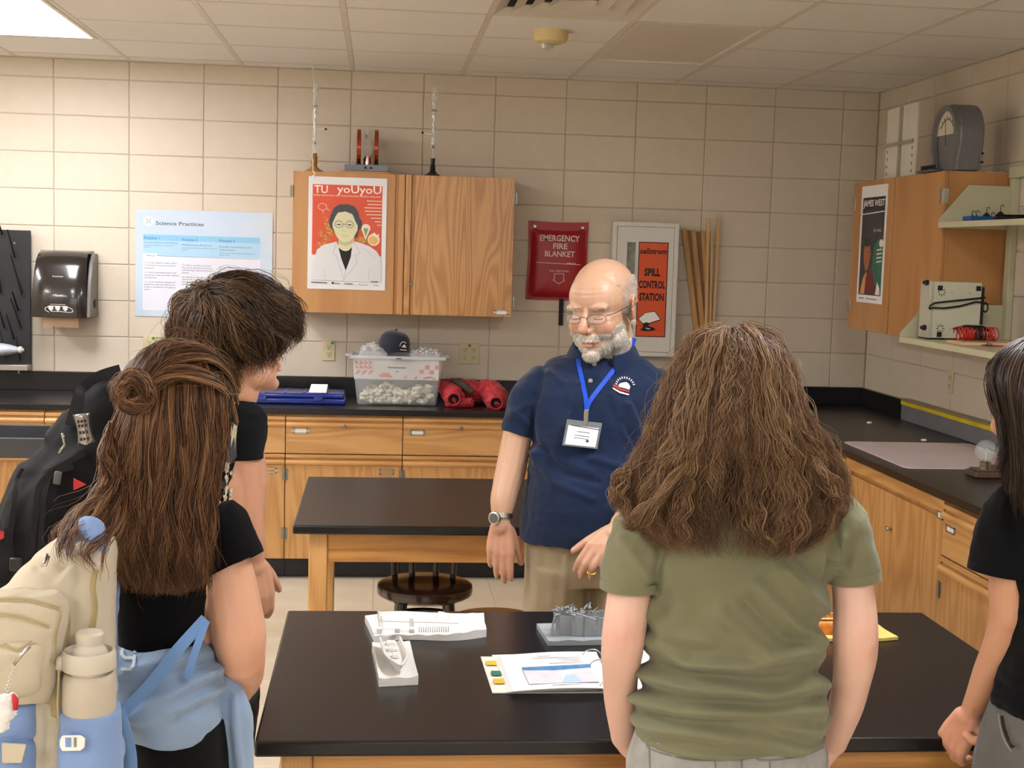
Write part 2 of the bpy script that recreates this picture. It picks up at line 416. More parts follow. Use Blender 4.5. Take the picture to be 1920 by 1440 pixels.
names = ['oak base cabinet at the far left behind the grey cart', 'second oak base cabinet from the left, behind the cart and black backpack', 'oak base cabinet behind the boy and the girls',
         'oak base cabinet beside the boy, door with empty card holder', 'oak base cabinet below the plastic bin', 'oak base cabinet below the red jacket',
         'oak base cabinet behind the man', 'oak base cabinet under the spill control box', 'oak base cabinet by the right corner']
for i in range(len(xg)-1):
    a0, a1 = xg[i]+.002, xg[i+1]-.002
    t = thing('base_cabinet', names[i], 'cabinet', ((a0+a1)/2, CYF, 0), 'oak base cabinets under the back counter')
    plate('body', a0, a1, CYF+.001, D-.003, zb, ZC-TT-.001, OAKV, t, bevel=.001, seg=1)
    plate('toe_kick', a0-.001, a1+.001, CYF+.05, D-.01, .001, zb, TOE, t, bevel=0)
    d = front_panel('drawer', t, a0, a1, zd+.003, zt, 'b', OAKH)
    label_holder(d, V(a0+.075, CYF-.02, zt-.075), 'b')
    lock(d, V((a0+a1)/2, CYF-.034, zt-.046), 'b')
    d = front_panel('door', t, a0, a1, zb+.004, zd-.003, 'b', OAKV)
    if a1-a0 > .3: label_holder(d, V(a1-.08, CYF-.02, zd-.09), 'b', card=False)
    for z in (zd-.11, zb+.14): hinge(t, V(a0-.001, CYF-.021, z), 'b')
plate('toe_strip', 0, .001, 0, .001, 0, .001, TOE) if False else None
# worktops with backsplash
wt = thing('worktop', 'long black epoxy worktop along the back wall with backsplash', 'counter', (0, FY, ZC))
plate('slab', XL+.05, RX-.001, FY, D-.001, ZC-TT, ZC, BLACKTOP, wt, bevel=.004)
plate('backsplash', XL+.05, RX-.001, D-.02, D-.001, ZC, BS+.002, BLACKTOP, wt, bevel=.002)
pb = W(1705, 757, X=RX)
wr_ = thing('worktop', 'black epoxy worktop along the right wall', 'counter', (FX, 5, ZC))
plate('slab', FX, RX-.001, 1.2, FY-.0005, ZC-TT, ZC, BLACKTOP, wr_, bevel=.004)
plate('backsplash', RX-.02, RX-.001, pb.y, D-.021, ZC+.0005, BS+.002, BLACKTOP, wr_, bevel=.002)
GREYM = M('grey_enamel', '77767c', .45, var=.04)
t = thing('raceway', 'grey wall raceway with a yellow stripe along the right counter', 'raceway', (RX, 5, ZC))
plate('channel', RX-.045, RX-.001, 1.2, pb.y-.002, ZC+.001, BS+.004, GREYM, t, bevel=.002)
plate('cap', RX-.05, RX-.001, 1.2, pb.y-.002, BS+.0045, BS+.016, M('raceway_cap', '8c8066', .5), t, bevel=.001)
plate('stripe', RX-.05, RX-.0465, 1.2, pb.y-.004, BS-.016, BS+.004, M('yellow_stripe', 'd8c023', .4), t, bevel=0)
# right run
yA = W(1580, 900, X=FX).y; yB = W(1762, 1000, X=FX).y
t = thing('base_cabinet', 'narrow oak cabinet panel at the inner corner of the counters', 'cabinet', (FX+.03, (yA+FY)/2, 0))
plate('body', FX+.031, RX-.003, yA+.002, FY+.028, zb, ZC-TT-.001, OAKV, t, bevel=.001, seg=1)
front_panel('drawer', t, yA+.003, FY-.005, zd+.003, zt, 'r', OAKY); front_panel('door', t, yA+.003, FY-.005, zb+.004, zd-.003, 'r', OAKV)
plate('toe_kick', FX+.08, RX-.01, yA+.002, FY+.028, .001, zb, TOE, t, bevel=0)
t = thing('base_cabinet', 'oak double door sink cabinet below the pink board', 'cabinet', (FX+.03, (yA+yB)/2, 0))
plate('body', FX+.031, RX-.003, yB+.002, yA-.002, zb, ZC-TT-.001, OAKV, t, bevel=.001, seg=1)
plate('toe_kick', FX+.08, RX-.01, yB+.002, yA-.002, .001, zb, TOE, t, bevel=0)
m = MB(); m.box(FX+.01, FX+.03, yB+.002, yA-.002, zt-.04, zt+.01).box(FX+.01, FX+.03, yA-.05, yA-.002, zb, zt-.04).build('face_frame', OAKY, t, bevel=.002)
ym = W(1671, 980, X=FX).y
for k, (a0, a1) in enumerate(((ym+.001, yA-.053), (yB+.004, ym-.001))):
    d = plate('door', FX+.012, FX+.03, a0, a1, zb+.004, zt-.06, OAKV, t, bevel=.002)
    if k == 0:
        c = W(1672, 991, X=FX+.012); MB().lathe([(0, 0), (.006, 0), (.006, .012), (.011, .018), (.010, .026), (0, .029)], (FX+.012, a0+.02, c.z), 16, Matrix.Rotation(-PI/2, 3, 'Y')).build('knob', STEEL, d, smooth='auto')
ry = [yB, yB-.62, yB-1.24, yB-1.86]
for i in range(3):
    a1, a0 = ry[i]-.002, ry[i+1]+.002
    t = thing('base_cabinet', ['oak drawer cabinet beside the sink cabinet, two card holders', 'oak drawer cabinet behind the right-hand girl', 'oak drawer cabinet nearest the camera on the right'][i], 'cabinet', (FX+.03, (a0+a1)/2, 0), 'oak base cabinets under the right counter')
    plate('body', FX+.031, RX-.003, a0, a1, zb, ZC-TT-.001, OAKV, t, bevel=.001, seg=1)
    plate('toe_kick', FX+.08, RX-.01, a0-.001, a1+.001, .001, zb, TOE, t, bevel=0)
    d = front_panel('drawer', t, a0, a1, zd+.003, zt, 'r', OAKY); label_holder(d, V(FX+.01, a1-.07, zt-.085), 'r'); lock(d, V(FX-.004, (a0+a1)/2, zt-.046), 'r')
    if i == 0: label_holder(t, V(FX+.011, a1+.03, zt-.05), 'r', .05, .03)
    d = front_panel('door', t, a0, a1, zb+.004, zd-.003, 'r', OAKV)
    for z in (zd-.13, zb+.14): hinge(t, V(FX+.009, a1+.001, z), 'r')
# ================================================================== tables
APR = wood('oak_apron', 'cf9a58', 'bf8644', '8f5826', 'x', fig=6)
def table(label, x0, x1, y0, y1, z, ap_in, leg, ap_h):
    t = thing('lab_table', label, 'table', ((x0+x1)/2, (y0+y1)/2, 0), 'black topped oak lab tables')
    plate('tabletop', x0, x1, y0, y1, z-.03, z, BLACKTOP, t, bevel=.005, seg=3)
    a = ap_in
    for n, (p0, p1, q0, q1) in enumerate(((x0+a+leg, x1-a-leg, y0+a+.008, y0+a+.03), (x0+a+leg, x1-a-leg, y1-a-.03, y1-a-.008))):
        plate('apron', p0, p1, q0, q1, z-.03-ap_h, z-.0305, APR, t, bevel=.002)
    for p in (x0+a+.008, x1-a-.03): plate('apron', p, p+.022, y0+a+leg, y1-a-leg, z-.03-ap_h, z-.0305, OAKY, t, bevel=.002)
    for p in (x0+a, x1-a-leg):
        for q in (y0+a, y1-a-leg): plate('leg', p, p+leg, q, q+leg, .001, z-.0305, OAKV, t, bevel=.004)
    return t
TZ = .85
tn = W(482, 1395, Z=TZ); tf = W(535, 1147, Z=TZ); tr = W(1718, 1145, Z=TZ)
TX0, TX1, TY0, TY1 = tf.x+.005, tr.x+.01, tn.y+.01, (tf.y+tr.y)/2
table('near black topped lab table holding the ship models', TX0, TX1, TY0, TY1, TZ, .045, .06, .11)
bn = W(549, 985, Z=TZ); bf = W(566, 893, Z=TZ)
BX0, BY0, BY1 = bn.x, bn.y, bf.y
table('far black topped lab table behind the man', BX0, BX0+1.63, BY0, BY1, TZ, .05, .062, .105)
print('TABLE', TX0, TX1, TY0, TY1, BX0, BY0, BY1, 'zb', zb, zd)
# stools
def stool(label, c, z, r, top_mat, rot=0, spindles=True):
    t = thing('stool', label, 'stool', (c.x, c.y, 0), 'round lab stools by the far table')
    EBN = M('dark_brown_lacquer', '1d110c', .25, coat=.5, var=.15)
    MB().lathe([(0, z-.045), (r*.9, z-.045), (r*.99, z-.035), (r, z-.02), (r*.985, z-.006), (r*.9, z+.001), (r*.5, z-.002), (0, z-.004)], (c.x, c.y, 0), 48).build('seat', top_mat, t, smooth='auto')
    for k in range(4):
        a = rot+PI/4+k*PI/2; d = V(math.cos(a), math.sin(a), 0); p0 = V(c.x, c.y, 0)+d*r*.68
        MB().tube([p0+V(0, 0, z-.045), p0+d*.06+V(0, 0, .003)], [.019, .015], 10).build('leg', EBN, t, smooth='auto')
    for zz, rr in ((z-.13, .74), (.25, .92)):
        m = MB(); R_ = r*rr; m.tube([V(c.x+R_*math.cos(a*PI/12), c.y+R_*math.sin(a*PI/12), zz) for a in range(25)], .009, 8, cap=False); m.build('ring', EBN, t, smooth=True)
    if spindles:
        zr = .165
        for u in (-.62, -.25, .25, .62):
            MB().tube([V(c.x+u*r, c.y+r*.72, z-.02), V(c.x+u*r*1.1, c.y+r*.85, z+zr)], .011, 8).build('back_spindle', EBN, t, smooth='auto')
        MB().tube([V(c.x+u*r, c.y+r*.85-.03*(abs(u)), z+zr) for u in (-.85, -.4, 0, .4, .85)], .016, 8).build('back_rail', EBN, t, smooth='auto')
DRK = M('dark_brown_seat', '2a1811', .22, coat=.6, var=.2)
c = W(797, 1092, Z=.62); stool('dark brown round stool tucked under the far table', c, .62, .165, DRK)
c = W(930, 1150, Z=.62); c.x += 0; stool('tan topped round stool beside the man, half hidden by the near table', c, .60, .16, [M('tan_seat', '8a6538', .35, coat=.3, var=.1)], spindles=False)
# added unseen window behind the camera; its glowing panes give soft frontal fill light
wn = struct(plate('added_window_1', -2.6, 2.0, YN+.001, YN+.02, 1.0, 2.55, M('added_window_paint', 'e6e2d8', .4), bevel=0))
for k in range(3):
    a = -2.55+k*1.53
    plate('pane', a, a+1.44, YN+.021, YN+.024, 1.06, 2.5, M('fill_glow_glass', 'ffffff', .5, var=0, emit='f6f8ff', es=1.5), wn, bevel=0)
# ================================================================== wall cabinets
OAKC = wood('oak_cathedral', 'd0a068', 'c28f56', 'a06c3a', 'z', fig=8, scale=1.15)
OAKP = wood('oak_plain', 'c4925a', 'bb864e', 'a9723e', 'z', fig=1.5)
CZ0, CZ1 = 1.400, 2.162
cx0, cx1, cxm = W(550, 320, Y=7.45).x, W(966, 335, Y=7.45).x, W(758, 470, Y=7.45).x
t = thing('wall_cabinet', 'oak double door wall cabinet holding the portrait poster', 'cabinet', ((cx0+cx1)/2, 7.47, CZ0))
plate('body', cx0+.002, cx1-.002, 7.472, D-.001, CZ0, CZ1, OAKV, t, bevel=.001, seg=1)
def side_lip_door(a0, a1, lip_at, nm, mat, par):
    """door seen from above: flat panel, a finger groove and a raised strip at the meeting edge"""
    s = 1 if lip_at == a1 else -1; e = lip_at
    pr = [(e, 0), (e, .02), (e-s*.004, .024), (e-s*.03, .024), (e-s*.034, .018), (e-s*.036, .008), (e-s*.05, .008), (e-s*.054, .02), (a0 if s == 1 else a1, .02), (a0 if s == 1 else a1, 0)]
    m = MB(); n = len(pr); m.add([(x, 7.471-d, z) for z in (CZ0+.001, CZ1-.001) for x, d in pr], [tuple(range(n)), tuple(range(n, 2*n))[::-1]]+[(i, n+i, n+(i+1) % n, (i+1) % n) for i in range(n)])
    o = m.build(nm, mat, par, bevel=.001, seg=1); bm = bmesh.new(); bm.from_mesh(o.data); bmesh.ops.recalc_face_normals(bm, faces=bm.faces); bm.to_mesh(o.data); bm.free(); return o
side_lip_door(cx0, cxm-.0015, cxm-.0015, 'door', OAKP, t)
d2 = side_lip_door(cxm+.0015, cx1, cxm+.0015, 'door', OAKC, t)
lock(d2, V(W(771, 533, Y=7.45).x, 7.463, W(771, 533, Y=7.45).z), 'b'); label_holder(d2, W(940, 586, Y=7.451), 'b', .07, .024)
for px, py in ((551, 358), (550, 548), (966, 372), (961, 566)): hinge(t, V(cx0 if px < 600 else cx1, 7.455, W(px, py, Y=7.45).z), 'b')
# right-hand wall cabinet
RFX = 2.55; ry0, ry1 = 6.01, 7.19; rym = 6.598; RZ0, RZ1 = 1.402, 2.188
t2 = thing('wall_cabinet', 'oak wall cabinet on the right wall under the grey meter', 'cabinet', (RFX, 6.6, RZ0))
plate('body', RFX+.022, RX-.001, ry0, ry1-.002, RZ0, RZ1, OAKP, t2, bevel=.001, seg=1)
plate('door', RFX, RFX+.021, rym+.002, ry1, RZ0+.001, RZ1-.001, OAKP, t2, bevel=.002)
plate('door', RFX, RFX+.021, ry0+.001, rym-.002, RZ0+.001, RZ1-.001, OAKP, t2, bevel=.002)
plate('door_edge_strip', RFX-.006, RFX, rym+.003, rym+.03, RZ0+.001, RZ1-.001, OAKP, t2, bevel=.002)
hz = W(1764, 368, X=RFX).z
for y, z in ((ry0+.001, hz), (ry0+.001, RZ0+.12), (ry1, hz), (ry1, RZ0+.12)):
    m = MB(); m.cbox((RFX-.002, y+(.02 if y < 6.5 else -.012), z), (.004, .034, .07)).cbox((RFX+.012, y+(-.003 if y < 6.5 else .003), z), (.024, .004, .07)); m.build('hinge', STEEL, t2, bevel=.001)
# ================================================================== posters
RED_O = M('poster_orange_red', 'd9532f', .3, var=.02); LAM = M('laminated_white', 'e6e6e8', .14, var=.01, spec=.6)
SKINP = M('poster_skin', 'dcd8b0', .3, var=0); SKIN2 = M('poster_skin_shade', 'c4bf94', .3, var=0); HAIRP = M('poster_hair', '3f3f42', .3, var=.1, vs=60)
COATP = M('poster_coat', 'dcdde0', .3, var=0); COAT2 = M('poster_coat_shade', 'bcbec2', .3, var=0); LEAFP = M('poster_leaf', 'b08a2c', .3, var=0); PALE = M('poster_pale', 'f0e2cc', .3, var=0)
YEL = M('poster_yellow', 'e5b867', .3, var=0); GRN = M('poster_green', '7f9a62', .3, var=0)
py = 7.4475
TL, TR, BL = W(579, 331, Y=py), W(726, 337, Y=py), W(577.5, 541, Y=py)
TR.z = TL.z = (TL.z+TR.z)/2+.004; BL.x = TL.x
t = thing('portrait_poster', 'orange poster of a woman scientist in a white lab coat', 'poster', TL)
ux, uy = TR-TL, BL-TL
m = MB(); m.box(TL.x, TR.x, py, py+.0012, BL.z, TL.z); m.build('sheet', LAM, t)
P = Print(TL, TR, BL, (160, 122, 772, 1012))
P.rect(RED_O, 192, 183, 737, 740)
P.text(WH, 'TU', 257, 222, 62, 105, bold=.01); P.text(WH, 'yoUyoU', 555, 225, 62, 345, bold=.01)
P.text(WH, 'CHEMIST AND EDUCATOR, FIRST WOMAN FROM CHINA TO RECEIVE A NOBEL PRIZE', 460, 270, 11, 520)
for k, s in enumerate([' '*n_ for n_ in (20, 19, 23, 22, 20, 14, 9, 6)]):
    P.line(PALE, [(735-len(s)*6.0, 303+k*27), (732, 303+k*27)], 6)
for a, b in (((235, 350), (265, 330)), ((265, 330), (300, 345)), ((300, 345), (305, 375)), ((305, 375), (270, 390)), ((270, 390), (240, 372)), ((240, 372), (235, 350)), ((270, 390), (280, 412)), ((305, 375), (325, 385))): P.line(PALE, [a, b], 3)
random.seed(3)
for bx_, by_, tx, ty in ((340, 640, 245, 560), (345, 620, 290, 440), (345, 655, 235, 660), (360, 600, 305, 500), (620, 640, 560, 600), (620, 640, 590, 590)):
    P.line(LEAFP, [(bx_, by_), (tx, ty)], 4)
    for k in range(7):
        f = .15+k*.13; x, y = bx_+(tx-bx_)*f, by_+(ty-by_)*f; a = math.atan2(ty-by_, tx-bx_)
        for s in (-1, 1):
            q = a+s*.8; l = 30; P.poly(LEAFP if (k+s) % 3 else YEL, [(x, y), (x+l*.5*math.cos(q-.25), y+l*.5*math.sin(q-.25)), (x+l*math.cos(q), y+l*math.sin(q)), (x+l*.5*math.cos(q+.25), y+l*.5*math.sin(q+.25))])
P.oval(PALE, 612, 520, 36, 34); P.poly(PALE, [(583, 540), (641, 540), (612, 612)]); P.poly(GRN, [(592, 520), (632, 520), (612, 590)])
P.oval(PALE, 675, 610, 48, 48); P.oval(YEL, 672, 614, 38, 36); P.poly(PALE, [(650, 570), (680, 550), (700, 572), (718, 560), (712, 600)])
P.poly(HAIRP, [(330, 520), (322, 470), (336, 420), (360, 365), (400, 338), (470, 334), (520, 350), (548, 392), (560, 440), (582, 470), (580, 515), (556, 540), (545, 590), (520, 600), (400, 590), (350, 540)])
P.poly(SKINP, [(400, 600), (520, 600), (525, 690), (455, 730), (398, 690)])
P.poly(SKINP, [(352, 520), (350, 490), (370, 440), (392, 402), (450, 392), (505, 412), (530, 470), (548, 500), (546, 540), (530, 570), (518, 600), (480, 628), (440, 636), (408, 622), (380, 585), (364, 545)])
P.poly(SKIN2, [(400, 612), (440, 636), (480, 628), (518, 600), (515, 640), (455, 668), (405, 650)])
for x in (400, 484):
    P.oval(HAIRP, x, 495, 34, 27); P.oval(SKINP, x, 495, 30, 23); P.line(HAIRP, [(x-22, 498), (x, 492), (x+22, 498)], 5); P.oval(HAIRP, x, 499, 7, 6)
    P.line(SKIN2, [(x-28, 468), (x, 460), (x+28, 468)], 6)
P.line(HAIRP, [(434, 492), (450, 492)], 4); P.line(SKIN2, [(440, 500), (428, 545), (445, 552), (462, 545)], 5); P.line(SKIN2, [(415, 583), (440, 578), (478, 586)], 7); P.line(SKIN2, [(425, 598), (465, 598)], 4)
P.poly(COATP, [(190, 940), (195, 860), (232, 700), (285, 660), (385, 632), (400, 670), (460, 860), (505, 660), (530, 625), (640, 660), (700, 700), (737, 760), (737, 950)])
P.poly(INK, [(400, 680), (430, 700), (455, 706), (480, 700), (506, 672), (498, 750), (460, 862), (425, 770)])
P.line(COAT2, [(385, 640), (355, 730), (385, 742), (445, 930), (460, 865)], 5); P.line(COAT2, [(525, 632), (570, 720), (530, 735), (550, 790), (440, 945)], 5)
P.line(COAT2, [(290, 860), (300, 930)], 4); P.line(COAT2, [(650, 830), (640, 930)], 4); P.line(COAT2, [(600, 680), (690, 760)], 3)
P.line(INK, [(190, 960), (315, 962)], 6); P.oval(INK, 359, 962, 9, 9); P.line(INK, [(372, 964), (415, 965)], 4); P.line(INK, [(450, 966), (517, 968)], 6); P.line(INK, [(560, 970), (635, 972)], 3); P.line(INK, [(660, 943), (718, 945)], 6); P.line(INK, [(680, 972), (722, 974)], 3)
P.build('printed_portrait', t)
# hanging chain: clear wire, from the ceiling down to the poster
CLR = M('clear_nylon', 'efece4', .25, var=0)
h = W(588, 330, Y=7.43)
xs_ = [(584, 0), (586, 60), (588, 100), (590, 170)]
pts = [V(W(584, 0, Y=7.38).x, 7.38, CEIL-.002)] + [W(x, y, Y=7.38) for x, y in ((583, 30), (586, 62), (588, 90), (585, 118), (589, 150), (589, 172), (587, 215), (591, 250), (585, 290), (587, 312), (586, 322))]
t = thing('hanging_wire', 'thin twisted clear wire hanging from the ceiling to the hook', 'wire', pts[0])
m = MB(); tw = []
for i in range(len(pts)-1):
    for k in range(8):
        f = k/8; p = pts[i].lerp(pts[i+1], f); a = (i*8+k)*1.4; tw.append(p+V(math.cos(a)*.0016, math.sin(a)*.0016, 0))
m.tube(tw, .0019, 5); m.build('strand', CLR, t, smooth=True)
q = pts[-1]; hk = [q+V(.012*math.sin(a)*(1 if a < PI else -1)*1.0, 0, -.010+.012*math.cos(a) if a < PI else -.034-.012*math.cos(a)) for a in [k*2*PI/16 for k in range(15)]]
MB().tube(hk, .003, 6).build('hook', M('white_hook', 'eeeae0', .4), t, smooth=True)
# science poster
py = D-.004
TL, TR, BL = W(252.5, 389.5, Y=py), W(513, 399, Y=py), W(252, 593.5, Y=py); z1 = (TL.z+TR.z)/2; TL.z = TR.z = z1; BL.x = TL.x
t = thing('science_poster', 'laminated pale blue chart headed Science Practices', 'poster', TL)
LBL = M('laminated_pale_blue', 'c6d3dc', .12, spec=.6, col2='b4c8e2', vs=3); SKY = M('print_sky_blue', 'a3cbe6', .2, var=0); BND = M('print_band_blue', '7fbde0', .2, var=0); GRY = M('print_light_grey', 'd9dbe6', .2, var=.0)
# sheet with slight waves so the laminate glints
m = MB(); nx, nz = 40, 30; wd_, hh = TR.x-TL.x, TL.z-BL.z
for j in range(nz+1):
    for i in range(nx+1):
        u, v = i/nx, j/nz; w_ = .0022*math.sin(u*9+v*4)*math.sin(v*7+u*3)+.0012*math.sin(u*23-v*8)
        m.v.append((TL.x+u*wd_, py-.0065-abs(w_)-.004*max(0, u-.8)*(1-v), TL.z-v*hh))
for j in range(nz):
    for i in range(nx): a = j*(nx+1)+i; m.f.append((a, a+nx+1, a+nx+2, a+1)); m.m.append(0)
m.build('clear_laminate', M('clear_laminate', 'ffffff', .06, trans=.0, var=0, alpha=.05, spec=1), t, smooth=True)
plate('sheet', TL.x+.004, TR.x-.004, py-.001, py, BL.z+.004, TL.z-.004, LBL, t, bevel=0)
for q_ in (TL, TR, BL): q_.y -= .0011
P = Print(TL, TR, BL, (15, 80, 1715, 1420))
P.oval(WH, 185, 235, 62, 60)
for s in (1, -1): P.line(NAVY, [(158, 235-s*28), (212, 235+s*28)], 14); P.line(WH, [(163, 235-s*23), (207, 235+s*23)], 5)
P.text(TXT, 'Science Practices', 565, 255, 46, 585, bold=.018)
P.rect(SKY, 120, 395, 1553, 660); P.rect(BND, 120, 400, 1553, 470)
P.rect(WH, 120, 660, 1553, 1330); P.rect(GRY, 124, 668, 1549, 1326); P.rect(WH, 120, 632, 290, 684); P.line(NAVY, [(290, 660), (1553, 668)], 5); P.text(INK, 'SKILLS', 212, 657, 20, 100, bold=.02)
for x, s in ((130, 'Practice 1'), (595, 'Practice 2'), (1050, 'Practice 3')): P.text(BLU, s, x, 440 if x < 500 else 450, 34, 188, 'LEFT', bold=.02)
def para(x, y, ls, h, k, mat=TXT, w=None):
    for i, s in enumerate(ls): P.text(mat, s, x, y+i*k, h, None if w is None else w*len(s), 'LEFT')
para(130, 497, ['Creating Representations'], 22, 30, NAVY, 17); para(130, 530, ['Create representations that depict physical', 'phenomena.'], 15, 24, TXT, 8.6)
para(595, 513, ['Mathematical Routines'], 22, 30, NAVY, 17); para(595, 552, ['Conduct analyses to derive, calculate, estimate, or', 'predict.'], 15, 24, TXT, 8.4)
para(1050, 527, ['Scientific Questioning and', 'Argumentation'], 22, 38, NAVY, 15); para(1050, 604, ['Describe experimental procedures, analyze data, and', 'support claims.'], 15, 26, TXT, 8.4)
para(135, 748, ['1.A  Create diagrams, tables, charts,', 'or schematics to represent physical', 'situations.'], 19, 32, TXT, 10.8)
para(135, 868, ['1.B  Create quantitative graphs with', 'appropriate scales and units, including', 'plotting data.'], 19, 32, TXT, 10.8)
para(135, 986, ['1.C  Create qualitative sketches of', 'graphs that represent features of a', 'model or the behavior of a physical', 'system.'], 19, 32, TXT, 10.8)
para(595, 768, ['2.A  Derive a symbolic expression', 'from known quantities by selecting', 'and following a logical mathematical', 'pathway.'], 19, 31, TXT, 10.8)
para(595, 912, ['2.B  Calculate or estimate an unknown', 'quantity with units from known', 'quantities, by selecting and following a', 'logical computational pathway.'], 19, 31, TXT, 10.6)
para(595, 1060, ['2.C  Compare physical quantities', 'between two or more scenarios or', 'at different times and locations in a', 'single scenario.'], 19, 31, TXT, 10.8)
para(1050, 782, ['3.A  Create experimental procedures', 'that are appropriate for a given scientific', 'question.'], 19, 32, TXT, 10.8)
para(1050, 900, ['3.B  Apply an appropriate law, definition,', 'theoretical relationship, or model to make a', 'claim.'], 19, 32, TXT, 10.8)
P.build('printed_chart', t)
# dark poster on the right cabinet
px = RFX-.0012
TL, TR = W(1617, 351, X=px), W(1666, 343, X=px); BL = W(1601, 565, X=px); TL.z = TR.z = (TL.z+TR.z)/2; BL.y = TL.y
t = thing('dark_poster', 'narrow dark chalkboard style poster on the right wall cabinet', 'poster', TL)
m = MB(); m.box(px, px+.001, TR.y, TL.y, BL.z, TL.z); m.build('sheet', WHITE, t)
P = Print(TL, TR, BL, (0, 0, 100, 240))
CH1 = M('poster_charcoal', '3b3b3e', .45, var=.1, vs=30); CH2 = M('poster_black', '26262a', .45); SKP = M('poster_tan', 'a8643c', .4, var=.1, vs=60); MRN = M('poster_maroon', '6d2226', .4); TEAL = M('poster_teal', '2f6a56', .4, var=.2, vs=50); PEACH = M('poster_peach', 'd9965c', .4)
P.rect(CH1, 7, 24, 93, 224); P.rect(CH2, 7, 24, 93, 52); P.text(WH, 'JAMES WEST', 50, 38, 13, 82, bold=.02); P.line(WH, [(8, 58), (92, 54)], 2); P.text(WH, 'E=-V/d', 68, 92, 7, 26)
P.oval(TEAL, 80, 140, 13, 32); P.poly(TEAL, [(52, 175), (60, 120), (78, 108), (93, 112), (93, 215), (60, 200)])
for y in (132, 140, 148, 156): P.line(PALE, [(70, y), (90, y-2)], 3)
P.oval(WH, 86, 118, 8, 8)
P.poly(SKP, [(20, 130), (30, 112), (42, 116), (48, 140), (40, 170), (30, 175), (22, 155)]); P.oval(CH2, 33, 116, 12, 9); P.oval(CH2, 40, 137, 2, 2)
P.poly(PEACH, [(12, 222), (22, 190), (34, 176), (40, 200), (30, 222)]); P.poly(MRN, [(30, 222), (34, 185), (50, 168), (66, 190), (70, 222)]); P.poly(WH, [(72, 222), (78, 196), (88, 208), (90, 222)])
P.line(TXT, [(10, 231), (30, 231)], 2); P.line(TXT, [(38, 231), (80, 232)], 1.6)
P.build('printed_chalk_picture', t)
# ================================================================== wall-mounted things
# paper towel dispenser
SMK = M('smoked_dark_plastic', '1f1b19', .18, coat=.5, var=.05); GRP = M('dispenser_grey', '6f6a64', .4, var=.05)
a, b = W(57, 600, Y=7.55), W(160, 470, Y=7.55); x0, x1, z0, z1 = a.x, W(160, 600, Y=7.55).x, 1.333, 1.697
t = thing('paper_towel_dispenser', 'black paper towel dispenser on the wall, towel hanging out', 'dispenser', ((x0+x1)/2, D, z0))
prof = [(.225, 0), (.232, .06), (.228, .13), (.215, .2), (.19, .27), (.155, .325), (.11, .355), (.05, .364), (0, .364), (0, 0)]
m = MB(); n = 24
def disp(u0, u1, k=1, taper=True):
    vs = []; 
    for u in np.linspace(u0, u1, n):
        e = abs(u-.5)*2; r = 1-.10*e**4
        for d, z in prof[:-2]: vs.append((x0+(x1-x0)*(.5+(u-.5)*(1-.10*(z/.364)**2)), D-.02-(d*r-.02)*k, z0+z*(1-.02*e**3)))
        vs += [(x0+(x1-x0)*u, D-.001, z0+.364), (x0+(x1-x0)*u, D-.001, z0)]
    q = len(prof); return vs, [(i*q+j, (i+1)*q+j, (i+1)*q+(j+1) % q, i*q+(j+1) % q) for i in range(n-1) for j in range(q)]+[tuple(range(q)), tuple(range((n-1)*q, n*q))[::-1]]
vs, fs = disp(0, 1); m.add(vs, fs); o = m.build('cover', SMK, t, smooth='auto')
xr = x1
m = MB(); pr = [(0, 0), (.20, .0), (.19, .09), (.165, .2), (.12, .3), (.06, .35), (0, .35)]
m.add([(xx, D-.001-d, z0+z) for xx in (xr-.003, xr+.022) for d, z in pr], [tuple(range(7)), tuple(range(7, 14))[::-1]]+[(i, 7+i, 7+(i+1) % 7, (i+1) % 7) for i in range(7)])
m.build('side_cover', GRP, t, bevel=.006)
c = V(xr+.022, D-.09, z0+.075); MB().lathe([(0, 0), (.03, 0), (.032, .004), (.026, .008), (0, .006)], c, 20, Matrix.Rotation(PI/2, 3, 'Y'), sx=.8, sy=1).build('key_slot', BLACKP, t, smooth='auto')
zz = [(x0+.05+i*.0118, (0 if i % 2 else -.008)) for i in range(17)]
m = MB(); yt = D-.16; pts2 = [(x0+.05, z0-.001)]+[(x, z0-.052+d) for x, d in zz]+[(zz[-1][0], z0-.001)]
m.add([(x, yt, z) for x, z in pts2]+[(x, yt-.0008, z) for x, z in pts2], [tuple(range(len(pts2))), tuple(range(len(pts2), 2*len(pts2)))[::-1]]); m.build('paper_towel', M('paper_towel', 'd8b99a', .8, var=.05), t)
fr = W(62, 560, Y=7.552)
P = Print(V(x0, 7.5465, z0+.30), V(x1, 7.5465, z0+.30), V(x0, 7.5465, z0), (0, 0, 103, 120))
DW = M('print_soft_white', 'c9c9c6', .4, var=0)
P.text(DW, 'Kimberly-Clark', 50, 31, 3, 20); P.text(DW, '+Scott', 52, 71, 5, 20, bold=.02); P.line(DW, [(38, 91), (66, 91)], .8)
P.line(DW, [(35, 108), (28, 104), (28, 99), (36, 95), (68, 95), (78, 100), (80, 106), (74, 108), (56, 106), (38, 106)], 1.3)
for x in (34, 47, 61): P.poly(DW, [(x, 94), (x+9, 94), (x+9, 101), (x+5, 106), (x, 101)])
o = P.build('printed_instructions', t)
for v in o.data.vertices:                      # lay the print on the curved cover
    z = v.co.z+0
    zz_ = z; d = np.interp(zz_, [q[1] for q in prof[:8]], [q[0] for q in prof[:8]]); v.co.y = -d-.003
